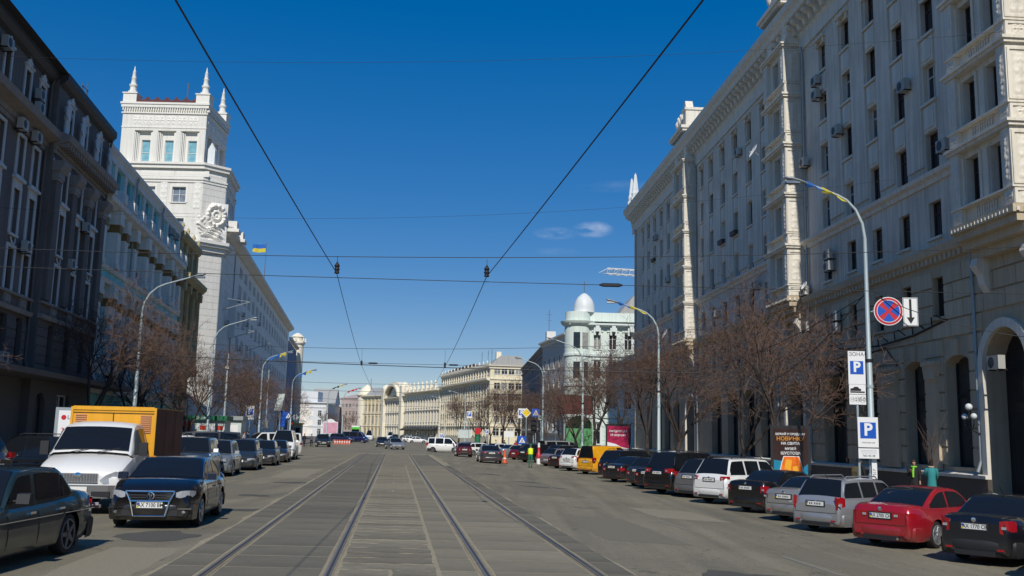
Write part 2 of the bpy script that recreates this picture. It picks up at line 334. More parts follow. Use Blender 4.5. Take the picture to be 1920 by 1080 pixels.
# pavements with kerb stones
def pave(name, pts, z, base):
    mb = MB(); mb.prism(pts, base, z); return struct(mb.build(name, M['pave']))
pave('pavement', [(sx_of(18.1, -20), -20), (26, -20), (26, 130), (sx_of(18.1, 130), 130)], -.27, -.6)
pave('pavement', [(sx_of(-14.8, -20), -20), (sx_of(-14.8, 250), 250), (-75, 250), (-40, -20)], .13, -.3)
kb = MB().box(-.14, .14, -.99, .99, -.2, .0).mesh('kerb_stone')
for side, u, zz, y0, y1 in ((0, 17.95, -.262, 26, 128), (1, -14.65, .138, 28, 120)):
    kr = struct(bpy.data.objects.new('kerb', None)); COL.objects.link(kr); y = y0
    while y < y1:
        inst('kerb_stone', kb, M['kerb'], kr, (sx_of(u, y), y, zz+random.uniform(-.008, .008)), SLOPE); y += 2.02
# track bed: sandy bed, slabs set on it, four grooved rails
def trackbed():
    mb = MB(); N = 160
    eL = []; eR = []
    for k in range(N+1):
        y = 8+(98-8)*k/N
        eL.append((sx_of(-3.50-.04*math.sin(y*1.1)-.07*random.random(), y), y, .010)); eR.append((sx_of(3.78+.04*math.sin(y*.8+1)+.07*random.random(), y), y, .010))
    mb.grid([[a, (sx_of(0, a[1]), a[1], .011), b] for a, b in zip(eL, eR)])
    return struct(mb.build('tram_track', M['sand']))
tb = trackbed()
RU = [-2.70, -.91, 1.47, 3.22]
slab_cols = [(-3.44, -2.84, 'slab'), (-2.57, -1.04, 'slab'), (-.77, .70, 'slab_pale'), (.78, 1.33, 'slab_right'), (1.61, 3.09, 'slab_right'), (3.35, 3.78, 'slab')]
y = 8.2; row = 0
while y < 64:
    ln = 1.42
    for ci, (a, b, mm) in enumerate(slab_cols):
        gp = .045
        parts = [(a, b)] if ci != 2 or random.random() < .8 else [(a, a+(b-a)*.5), (a+(b-a)*.54, b)]
        for (p, q) in parts:
            l2 = ln if ci != 2 else ln/2
            for rr in range(1 if ci != 2 else 2):
                ya = y+rr*l2+random.uniform(.0, .02); yb = y+(rr+1)*l2-(gp if ci != 2 else random.uniform(.03, .20))
                z = random.uniform(.0125, .016); mb = MB(); cx, cy = (p+q)/2, (ya+yb)/2
                def P(u, yy, zz): return (sx_of(u, yy)-sx_of(cx, cy), yy-cy, zz)
                j = lambda: random.uniform(-.012, .012)*(.6 if ci != 2 else 1)
                if ci != 2: c4 = [(p+j(), ya+j()), (q+j(), ya+j()), (q+j(), yb+j()), (p+j(), yb+j())]
                else:
                    kk = lambda: random.uniform(-.07, .07); c4 = [(p+(q-p)*t_/7, ya+kk()) for t_ in range(8)]+[(q+kk()*.4, (ya+yb)/2)]+[(q-(q-p)*t_/7, yb+kk()) for t_ in range(8)]+[(p+kk()*.4, (ya+yb)/2)]
                n4 = len(c4); mb.v += [P(u, yy, -.01) for u, yy in c4]+[P(u, yy, z) for u, yy in c4]
                mb.f += [tuple(range(n4, 2*n4))]+[(t_, (t_+1) % n4, n4+(t_+1) % n4, n4+t_) for t_ in range(n4)]
                if ci == 2 and y > 40 and rr == 1: pass
                mb.build('paving_slab', M[mm], tb, (sx_of(cx, cy), cy, 0))
    y += ln; row += 1
mb = MB(); strip(mb, -3.4, -.95, 64, 96, .014, 8); strip(mb, 1.6, 3.6, 64, 96, .014, 8); stuff(mb.build('far_slabs', M['slab'], tb))
mb = MB(); strip(mb, -.8, 1.3, 64, 96, .014, 8); stuff(mb.build('far_worn_slabs', M['slab_pale'], tb))
for u in RU:
    mb = MB(); N = 60
    rows = []
    for k in range(N+1):
        yy = 8+(97-8)*k/N; a, b = random.uniform(.065, .11), random.uniform(.065, .11)
        rows.append([(sx_of(u-a, yy), yy, .017), (sx_of(u+b, yy), yy, .017)])
    mb.grid(rows); mb.build('mortar_strip', M['tan'], tb)
    mb = MB()
    for (a, b, z) in ((-.055, -.018, .030),): 
        mb.grid([[(sx_of(u+a, yy), yy, z), (sx_of(u+b, yy), yy, z)] for yy in (8, 97)])
    for (a, b, z) in ((.022, .045, .028),):
        mb.grid([[(sx_of(u+a, yy), yy, z), (sx_of(u+b, yy), yy, z)] for yy in (8, 97)])
    r_ = mb.build('rail', M['steel'], tb)
    mb = MB(); mb.grid([[(sx_of(u-.018, yy), yy, .0235), (sx_of(u+.022, yy), yy, .0235)] for yy in (8, 97)]); mb.build('rail_groove', M['groove'], r_)
# road paint, patches
mk = MB()
for (u, a, b) in ((7.2, 33.2, 36.2), (7.55, 25.4, 28.1), (7.9, 17.4, 20.1), (7.0, 41, 44), (6.9, 49, 52)): strip(mk, u, u+.08, a, b, .006)
strip(mk, 10.55, 10.60, 24, 76, .006, 20)
struct(mk.build('road_marking', M['paint']))
def patch(cx, cy, rx, ry, seed):
    rnd = random.Random(seed); pts = []
    for k in range(18):
        t = 2*math.pi*k/18; f = rnd.uniform(.72, 1.1); x = cx+rx*f*math.cos(t); yv = cy+ry*f*math.sin(t); pts.append((x, yv, gz(x, yv)+.005))
    mb = MB(); mb.quad(*pts); struct(mb.build('asphalt_patch', M['patch']))
for k, q in enumerate([(3.75, 16.0, .62, 1.0), (4.7, 16.6, .7, .16), (-6.9, 19.4, .8, 1.0), (-6.9, 26.0, .9, .45), (-8.2, 31.8, .6, .5), (-8.8, 40, .8, .6), (-6.5, 52, 1.2, .7), (-8.0, 61, 1.0, .6), (1.6, 43.5, 1.2, .5), (1.0, 48, .9, .5), (-1.0, 55, .8, .6), (-8.5, 80, 2.2, 1.2), (5.1, 12.2, .5, .5)]): patch(*q, k)

M['patchb'] = mat('older_asphalt_repair', (.168, .150, .104), .9, var=.3, scale=14, bump=.5, bscale=40); M['patchc'] = mat('bleached_asphalt_repair', (.25, .22, .155), .9, var=.3, scale=14, bump=.5, bscale=40)
for u0, u1, y0, y1, mm in ((4.6, 6.4, 21, 27.5, 'patchb'), (7.9, 10.0, 29, 33, 'patchc'), (5.0, 7.4, 37, 47, 'patchb'), (-6.3, -4.6, 30, 38, 'patchb'), (-5.6, -4.0, 44, 55, 'patchc'), (8.2, 9.4, 16, 22, 'patchb'), (-8.4, -6.2, 47, 60, 'patchb'), (-4.9, -3.7, 13.5, 17.5, 'patchc')):
    mb = MB(); n_ = 8; L_ = [(u0+random.uniform(-.06, .06), y0+(y1-y0)*k/n_) for k in range(n_+1)]; R_ = [(u1+random.uniform(-.06, .06), y0+(y1-y0)*k/n_) for k in range(n_+1)]
    mb.grid([[(sx_of(a, b), b, gz(sx_of(a, b), b)+.0025), (sx_of(c_, d_), d_, gz(sx_of(c_, d_), d_)+.0025)] for (a, b), (c_, d_) in zip(L_, R_)]); struct(mb.build('asphalt_repair', M[mm]))

# ------------------------------------------------------------------ facade tools (building frame: x along the facade, -y out towards the street, z up)
def wall(mb, x0, x1, z0, z1, ops, y=0., rev=.32):
    xs = sorted({x0, x1, *[v for o in ops for v in o[:2]]}); zs = sorted({z0, z1, *[v for o in ops for v in o[2:4]]})
    xs = [v for v in xs if x0 <= v <= x1]; zs = [v for v in zs if z0 <= v <= z1]
    def hole(cx, cz): return any(o[0] < cx < o[1] and o[2] < cz < o[3] for o in ops)
    for a, b in zip(xs, xs[1:]):
        run = None
        for c, d in zip(zs, zs[1:]):
            if not hole((a+b)/2, (c+d)/2):
                if run is None: run = c
                last = d
            else:
                if run is not None: mb.quad((a, y, run), (b, y, run), (b, y, last), (a, y, last)); run = None
        if run is not None: mb.quad((a, y, run), (b, y, run), (b, y, last), (a, y, last))
    for o in ops:
        a, b, c, d = o[:4]; r = y+rev
        mb.quad((a, y, c), (a, y, d), (a, r, d), (a, r, c)); mb.quad((b, y, c), (b, r, c), (b, r, d), (b, y, d))
        mb.quad((a, y, d), (b, y, d), (b, r, d), (a, r, d)); mb.quad((a, y, c), (a, r, c), (b, r, c), (b, y, c))
    return mb
def shell(mb, x0, x1, z0, z1, dep, y=0.):
    """sides, back and top of a block whose front stands at y"""
    mb.quad((x0, y, z0), (x0, y, z1), (x0, dep, z1), (x0, dep, z0)); mb.quad((x1, y, z0), (x1, dep, z0), (x1, dep, z1), (x1, y, z1))
    mb.quad((x0, dep, z0), (x0, dep, z1), (x1, dep, z1), (x1, dep, z0)); mb.quad((x0, y, z1), (x1, y, z1), (x1, dep, z1), (x0, dep, z1)); return mb
def profile(mb, x0, x1, pts): return mb.prism(pts, x0, x1, 'x')
def arch_fill(mb, x0, x1, zt, rise, y, rev, n=10):
    """fills the corners of a rectangular opening so that its head is an arch"""
    cx, hw = (x0+x1)/2, (x1-x0)/2
    pts = [(cx-hw*math.cos(math.pi*k/n), zt-rise+rise*math.sin(math.pi*k/n)) for k in range(n+1)]
    for (xa, za), (xb, zb) in zip(pts, pts[1:]):
        mb.quad((xa, y+.004, za), (xb, y+.004, zb), (xb, y+.004, zt), (xa, y+.004, zt)); mb.quad((xa, y+.004, za), (xa, y+rev, za), (xb, y+rev, zb), (xb, y+.004, zb))
    return mb
def archivolt(mb, cx, zs, hw, wd, y0, y1, n=12, rise=None):
    rise = rise or hw
    for k in range(n):
        t0, t1 = math.pi*k/n, math.pi*(k+1)/n
        def P(r, t, yy): return (cx-(hw+r)*math.cos(t), yy, zs+(rise+r)*math.sin(t))
        a, b, c, d = P(0, t0, y0), P(0, t1, y0), P(wd, t1, y0), P(wd, t0, y0); e, f, g_, h = P(0, t0, y1), P(0, t1, y1), P(wd, t1, y1), P(wd, t0, y1)
        mb.quad(a, d, c, b); mb.quad(a, b, f, e); mb.quad(d, h, g_, c)
    return mb
class Win:
    """one window kind: frame mesh, pane mesh, sill or surround meshes, all sharing data; origin at the middle of the opening's foot"""
    def __init__(s, w, h, fmat, gmat, depth=.28, mull=1, trans=.68, sill=None, sur=None, trim=None, hood=None, bars=.05):
        s.g = gmat; s.fm = fmat; y = depth
        f = MB(); t = bars
        f.box(-w/2, -w/2+t, y-.05, y+.02, 0, h); f.box(w/2-t, w/2, y-.05, y+.02, 0, h); f.box(-w/2+t, w/2-t, y-.05, y+.02, 0, t); f.box(-w/2+t, w/2-t, y-.05, y+.02, h-t, h)
        for k in range(mull): x = -w/2+w*(k+1)/(mull+1); f.box(x-t/2, x+t/2, y-.045, y+.015, t, h-t)
        if trans: f.box(-w/2+t, w/2-t, y-.04, y+.01, h*trans, h*trans+t*.9)
        s.f = f.mesh('window'); p = MB(); p.quad((-w/2, y+.012, 0), (w/2, y+.012, 0), (w/2, y+.012, h), (-w/2, y+.012, h)); s.p = p.mesh('pane')
        s.x = []
        if sill: q = MB(); q.box(-w/2-.12, w/2+.12, -.14, .1, -.12, -.003); s.x.append(('sill', q.mesh('sill'), trim))
        if sur:
            q = MB(); e = sur
            q.box(-w/2-e, -w/2-.002, -.07, .02, -.02, h+e); q.box(w/2+.002, w/2+e, -.07, .02, -.02, h+e); q.box(-w/2-.002, w/2+.002, -.07, .02, h+.002, h+e)
            if hood == 'flat': q.box(-w/2-e-.12, w/2+e+.12, -.2, .02, h+e+.25, h+e+.4); q.box(-w/2-e, w/2+e, -.05, .02, h+e, h+e+.25)
            if hood == 'crest':
                q.box(-w/2-e-.08, w/2+e+.08, -.14, .02, h+e, h+e+.12)
                q.prism([(-.3, h+e+.12), (-.34, h+e+.35), (-.12, h+e+.42), (-.06, h+e+.66), (.06, h+e+.66), (.12, h+e+.42), (.34, h+e+.35), (.3, h+e+.12)], -.10, .02, 'y')
            if hood == 'arch':
                archivolt(q, 0, h+e+.05, w/2+.05, .16, -.22, .02, 8, rise=.5); q.box(-w/2-e-.1, w/2+e+.1, -.12, .02, h+e, h+e+.06)
            s.x.append(('surround', q.mesh('surround'), trim))
    def put(s, par, x, z, y=0., rz=0.):
        o = inst('window', s.f, s.fm, par, (x, y, z), rz); inst('pane', s.p, s.g, o)
        for nm, me, m_ in s.x: inst(nm, me, m_, o)
        return o
def relief(w, h, style=0, nx=14, nz=30, dep=.07):
    """carved ornament as a height field facing -y, symmetric about its middle"""
    rows = []
    for k in range(nz+1):
        z = h*k/nz; row_ = []
        for i in range(nx+1):
            a = abs(2*i/nx-1); t = z/h; edge = min(1, (1-a)*6)*min(1, t*h/w*5, (1-t)*h/w*5)
            if style == 0:      # candelabra with leaves
                f = .55*math.exp(-(a*4.5)**2)+.6*max(0, math.sin(t*h/w*9))*math.exp(-((a-.45-.2*math.sin(t*h/w*4.5))*4)**2)+.5*math.exp(-((t-.62)*h/w*3)**2-(a*2.4)**2)+.25*max(0, math.cos(a*11+t*h/w*13))
            elif style == 1:    # rosette
                rr = math.hypot(a, (t-.5)*2*h/w); an = math.atan2((t-.5)*2*h/w, a+1e-6)
                f = .8*max(0, math.cos(an*6))*math.exp(-((rr-.5)*3.4)**2)+.8*math.exp(-(rr*5)**2)+.3*math.exp(-((rr-.85)*7)**2)
            else:               # running garland along x
                u = (i/nx)*w/h*3.0; f = .6*abs(math.sin(u*math.pi))*math.exp(-((t-.45+.18*math.cos(u*2*math.pi))*5)**2)+.45*max(0, math.sin(u*9)*math.sin(t*15))
            row_.append((-w/2+w*i/nx, -dep*max(0, min(1, f))*edge-.002, z))
        rows.append(row_)
    return MB().grid(rows).mesh('relief_ornament', smooth=50)
def ac_unit(host, x, y, z, rz=0., i=[0]):
    """outdoor air-conditioning unit on two brackets; a part of the facade it is bolted to"""
    if not hasattr(ac_unit, 'me'):
        a = MB().box(-.42, .42, -.50, -.20, 0, .56).mesh('air_conditioner'); b = MB().lathe([(.21, 0), (.23, .012), (.02, .02)], n=14).mesh('fan_grille')
        c = MB().box(-.35, -.31, -.48, 0, -.05, 0).box(.31, .35, -.48, 0, -.05, 0).box(-.31, .31, -.06, -.02, -.04, -.01).mesh('bracket'); ac_unit.me = (a, b, c)
    a, b, c = ac_unit.me
    o = inst('air_conditioner', a, M['ac'], host, (x, y, z), rz)
    q = inst('fan_grille', b, M['acdark'], o, (-.1, -.502, .28)); q.rotation_euler = (math.pi/2, 0, 0)
    inst('mounting_bracket', c, M['black'], o); return o
def downpipe(host, x, y, z0, z1, m=None):
    mb = MB(); mb.tube([(x, y-.25, z1+.3), (x, y-.12, z1-.2), (x, y-.12, z0+.5), (x, y-.3, z0)], .075, 8)
    for z in range(int(z0)+2, int(z1), 3): mb.box(x-.09, x+.09, y-.2, y-.0, z, z+.05)
    return mb.build('downpipe', m or M['pipe'], host, smooth=50)
def dish(host, x, y, z, r=.4, rz=0.):
    mb = MB(); mb.lathe([(.02, .12), (r*.5, .09), (r*.85, .03), (r, -.03), (r*.98, -.05), (r*.5, .06), (.02, .09)], n=18); mb.tube([(0, 0, .1), (0, r*.4, -.25)], .015, 5)
    o = mb.build('satellite_dish', M['white'], host, (x, y, z), smooth=50); o.rotation_euler = (R(-115), 0, rz); MB().tube([(0, 0, .1), (0, .1, .45)], .025, 6).build('dish_arm', M['pipe'], o); return o
# ------------------------------------------------------------------ the long cream building on the right
def box_part(nm, m, par, *b, **k): return MB().box(*b).build(nm, m, par, **k)
RLEN = 93.2
rb = thing('apartment_house', 'long cream stone apartment building on the right with carved projecting bays and arched ground floor', 'building', (15.34, 119, 0), math.atan2(-1, .061))
def rx(y): return (119-y)*1.00186
bays = [(88.3, 92.9), (60.9, 64.9), (36.0, 40.5)]
cols_far = [96.2, 99.6, 103, 106.4, 109.8, 113.2]
cols_mid = [68.4, 72.0, 75.6, 79.2, 82.8, 86.0]
cols_near = [44.2, 47.3, 50.4, 53.7, 57.2]; cols_off = [33.6, 30.4, 27.6]
allc = cols_far+cols_mid+cols_near+cols_off
rows_ = [(14.98, 1.9), (18.4, 1.9), (21.8, 1.9), (25.05, 1.8)]
ops = []; W1 = 1.14
for yc in allc:
    for z, h in rows_: ops.append((rx(yc)-W1/2, rx(yc)+W1/2, z, z+h))
    ops.append((rx(yc)-W1/2, rx(yc)+W1/2, 11.75, 13.5))
    ops.append((rx(yc)-.5, rx(yc)+.5, 7.95, 9.85))
gops = []   # ground-floor openings: y far, y near, z sill, z top, kind
for (a, b, c, d, k) in ((40.6, 37.5, -.3, 6.95, 'portal'), (43.95, 41.85, 1.15, 6.1, 'seg'), (47.85, 45.85, 1.15, 6.1, 'seg'), (53.6, 51.0, 1.15, 6.0, 'seg'), (58.2, 55.0, .9, 6.0, 'arch'), (64.7, 61.5, -.3, 6.1, 'arch'),
                        (70.4, 67.6, .9, 5.9, 'seg'), (74.6, 71.8, .9, 5.9, 'seg'), (78.8, 76.0, .9, 5.9, 'seg'), (83.6, 80.6, .9, 5.9, 'seg'), (92.4, 89.0, -.3, 6.1, 'arch'), (98, 95.4, .9, 5.9, 'seg'), (102, 99.4, .9, 5.9, 'seg'), (106, 103.4, .9, 5.9, 'seg'), (111, 108.4, .9, 5.9, 'seg'), (34.5, 31.5, 1.15, 6.1, 'seg')):
    gops.append((rx(a), rx(b), c, d, k)); ops.append((rx(a), rx(b), c, d))
up_ops = [o for o in ops if o[2] > 11.2]; lo_ops = [o for o in ops if o[2] <= 11.2]
mb = MB(); wall(mb, 0, RLEN, 11.15, 31, up_ops, rev=.34); shell(mb, 0, RLEN, 11.15, 31, 14)
mb.build('upper_wall', M['rwall'], rb)
mb = MB(); DEEP = .9
wall(mb, 0, RLEN, -.5, 11.15, [o for o in lo_ops if o[2] > 7], rev=.34)
mb = MB()
mez = [o for o in lo_ops if o[2] > 7]
wall(mb, 0, RLEN, 7.2, 11.15, mez, rev=.34); wall(mb, 0, RLEN, -.5, 7.2, [o[:4] for o in gops], rev=DEEP); shell(mb, 0, RLEN, -.5, 11.15, 14)
for (a, b, c, d, k) in gops: arch_fill(mb, a, b, d, (b-a)/2 if k != 'seg' else .45, 0, DEEP)
mb.build('lower_wall', M['rstone'], rb)
mb = MB(); mb.box(-.02, RLEN, 13.9, 14, -.5, 31)   # back
wA = Win(W1, 1.9, M['brown'], M['pane'], .28, 1, .68); wB = Win(W1, 1.9, M['white'], M['pane'], .28, 1, .68); wC = Win(W1, 1.75, M['brown'], M['pane'], .28, 1, .66, sill=1, trim=M['rtrim']); wM = Win(1.0, 1.9, M['brown'], M['pane'], .28, 1, .7, sill=1, trim=M['rstone'])
wA4 = Win(W1, 1.8, M['brown'], M['pane'], .28, 1, .68)
rnd = random.Random(5)
sillm = MB().box(-.72, .72, -.16, .1, -.13, -.003).mesh('sill')
pan = MB(); pan.box(-.57, .57, -.07, .02, 0, 1.25); pan.box(-.42, .42, -.12, -.06, .15, 1.1); pan = pan.mesh('relief_panel')
hood = MB().box(-.85, .85, -.3, .02, 0, .14).box(-.66, -.46, -.2, .02, -.35, 0).box(.46, .66, -.2, .02, -.35, 0).mesh('window_hood')
lesm = None
for yc in allc:
    x = rx(yc)
    for i, (z, h) in enumerate(rows_):
        wk = (wA if rnd.random() < .55 else wB) if i < 3 else wA4
        if rnd.random() < .03 and i < 3: MB().box(-.62, .62, -.42, -.1, -.02, .28).box(-.66, .66, -.46, -.06, .28, .31).build('window_box', M['brown'], rb, (x, 0, z))
        wk.put(rb, x, z)
        if i > 0:
            inst('sill', sillm, M['rtrim'], rb, (x, 0, z)); inst('relief_panel', pan, M['rtrim'], rb, (x, 0, z-1.46))
        if i == 3: inst('window_hood', hood, M['rtrim'], rb, (x, 0, z+h+.22))
    wC.put(rb, x, 11.75); wM.put(rb, x, 7.95)
# flat raised strips of wall between the window columns
def les(cs):
    for a, b in zip(cs, cs[1:]):
        w_ = abs(rx(a)-rx(b))-1.5
        MB().box(-w_/2, w_/2, -.11, .02, 0, 12.0).build('wall_strip', M['rwall'], rb, ((rx(a)+rx(b))/2, 0, 15.35))
les(sorted(cols_far, reverse=True)); les(sorted(cols_mid, reverse=True)); les(sorted(cols_near, reverse=True))
# belts
belt1 = [(.02, 10.5), (-.10, 10.5), (-.12, 10.75), (-.34, 10.86), (-.40, 11.1), (-.42, 11.22), (.02, 11.3)]
belt2 = [(.02, 14.35), (-.10, 14.35), (-.14, 14.55), (-.32, 14.66), (-.36, 14.86), (.02, 14.93)]
mb = MB(); profile(mb, 0, RLEN, belt1); mb.build('belt_course', M['rstone'], rb)
mb = MB(); profile(mb, 0, RLEN, belt2); mb.build('belt_course', M['rtrim'], rb)
mb = MB(); x = .3
while x < RLEN: mb.box(x, x+.2, -.24, -.08, 10.52, 10.8); x += .42
stuff(mb.build('dentil_row', M['rstone'], rb))
# crowning cornice with brackets
corn = [(.02, 27.7), (-.12, 27.7), (-.12, 28.6), (-.22, 28.75), (-.22, 29.5), (-.98, 29.75), (-1.05, 30.1), (-1.25, 30.3), (-1.3, 30.75), (.02, 31.3)]
segs = []; edge = sorted([(rx(a)-.05, rx(b)+.05) for a, b in bays])
mb = MB(); profile(mb, -.9, RLEN, corn); mb.build('cornice', M['rtrim'], rb)
brk = MB().prism([(.0, 0), (-.28, .02), (-.36, .35), (-.76, .5), (-.76, .72), (0, .72)], -.17, .17, 'x').mesh('cornice_bracket')
x = .4
while x < RLEN:
    if not any(a-.3 < x < b+.3 for a, b in edge): inst('cornice_bracket', brk, M['rtrim'], rb, (x, -.2, 28.83))
    x += .95
mb = MB(); mb.prism([(-1.1, 31.02), (3.5, 33.2), (3.5, 31.0)], -.5, RLEN, 'x'); mb.build('roof', M['greyroof'], rb)
# stone courses of the lower wall, each block its own stone
blocks = {}
def block(x0, x1, z, h=.80):
    w_ = round((x1-x0)/.05)*.05
    if w_ < .25: return
    k = (round(w_, 2), h)
    if k not in blocks:
        blocks[k] = MB().prism([(-w_/2+.03, 0.03), (w_/2-.03, .03), (w_/2-.03, h-.03), (-w_/2+.03, h-.03)], -.075, .01, 'y').mesh('stone_block')
    inst('stone_block', blocks[k], M['rstone'], rb, ((x0+x1)/2, 0, z))
nb = 0
for ci in range(12):
    z = 1.2+ci*.82
    if z+.8 > 10.5: break
    xs_free = []; lo, hi = rx(66), rx(35.5); cur = lo
    blk = sorted([(o[0]-.02, o[1]+.02) for o in lo_ops if o[2]-.05 < z+.8 and o[3]+.05 > z])
    for a, b in blk:
        if a > hi: break
        if b < lo: continue
        if a > cur: xs_free.append((cur, a))
        cur = max(cur, b)
    if cur < hi: xs_free.append((cur, hi))
    for a, b in xs_free:
        n = max(1, round((b-a)/1.75)); st = (b-a)/n; off = (ci % 2)*.5 if n > 1 else 0
        cuts = [a]+[a+st*(k+off) for k in range(0 if off else 1, n)]+[b]
        cuts = sorted(set(round(c, 3) for c in cuts))
        for p, q in zip(cuts, cuts[1:]): block(p, q, z); nb += 1
# plinth with ledge
for (a, b) in [(0, rx(92.4)), (rx(89), rx(64.7)), (rx(61.5), rx(40.6)), (rx(37.5), RLEN)]:
    profile(MB(), a, b, [(.02, -.5), (-.18, -.5), (-.18, .72), (.02, .72)]).build('plinth', M['plinth'], rb)
    profile(MB(), a, b, [(.02, .722), (-.26, .722), (-.28, .86), (.02, .95)]).build('plinth_ledge', M['rtrim'], rb)
# shop windows, arches, portal
for (a, b, c, d, k) in gops:
    w_, h = b-a, d-c
    if k == 'portal' or (k == 'arch' and c < 0):
        o = MB().box(a, b, .86, .9, c, d).build('door_leaf', M['brown'] if k == 'arch' else M['black'], rb)
        MB().box(a+.5, b-.5, .80, .858, 3.9, d-.9).build('pane', M['shop'], o)
        for s in (0, 1): MB().box(a+.35+s*(w_/2-.2), a+w_/2-.1+s*(w_/2-.2), .80, .858, .4, 3.5).build('pane', M['shop'], o)
        mb = MB(); archivolt(mb, (a+b)/2, d-w_/2, w_/2, .38 if k == 'portal' else .3, -.16, .02, 16); mb.box(a-.38, a-.002, -.16, .02, -.3, d-w_/2); mb.box(b+.002, b+.38, -.16, .02, -.3, d-w_/2)
        mb.build('arch_surround', M['rtrim'], rb)
    else:
        f = MB(); y = .55; t = .08
        f.box(a, a+t, y-.05, y+.05, c, d); f.box(b-t, b, y-.05, y+.05, c, d); f.box(a+t, b-t, y-.05, y+.05, c, c+t)
        f.box((a+b)/2-t/2+.25, (a+b)/2+t/2+.25, y-.05, y+.05, c+t, d); f.box(a+t, b-t, y-.04, y+.06, c+(h)*.62, c+h*.62+.18)
        o = f.build('shop_window', M['black'], rb); MB().quad((a, y+.03, c), (b, y+.03, c), (b, y+.03, d), (a, y+.03, d)).build('pane', M['shop'], o)
        MB().prism([((a+b)/2-.22, d-.02), ((a+b)/2+.22, d-.02), ((a+b)/2+.3, d+.7), ((a+b)/2-.3, d+.7)], -.12, .0, 'y').build('keystone', M['rstone'], rb)
# pilasters between the paired shop windows near the camera
for (ya, yb) in ((45.75, 44.1), (50.8, 48.1)):
    xa, xb = rx(ya)+.35, rx(yb)-.35
    mb = MB(); mb.box(xa, xb, -.2, -.05, .95, 5.0); mb.box(xa-.06, xb+.06, -.24, -.05, 5.0, 5.12); mb.prism([(xa, 5.12), (xb, 5.12), (xb+.16, 5.75), (xa-.16, 5.75)], -.30, -.05, 'y'); mb.box(xa-.2, xb+.2, -.36, -.05, 5.75, 5.95)
    mb.build('pilaster', M['rstone'], rb)
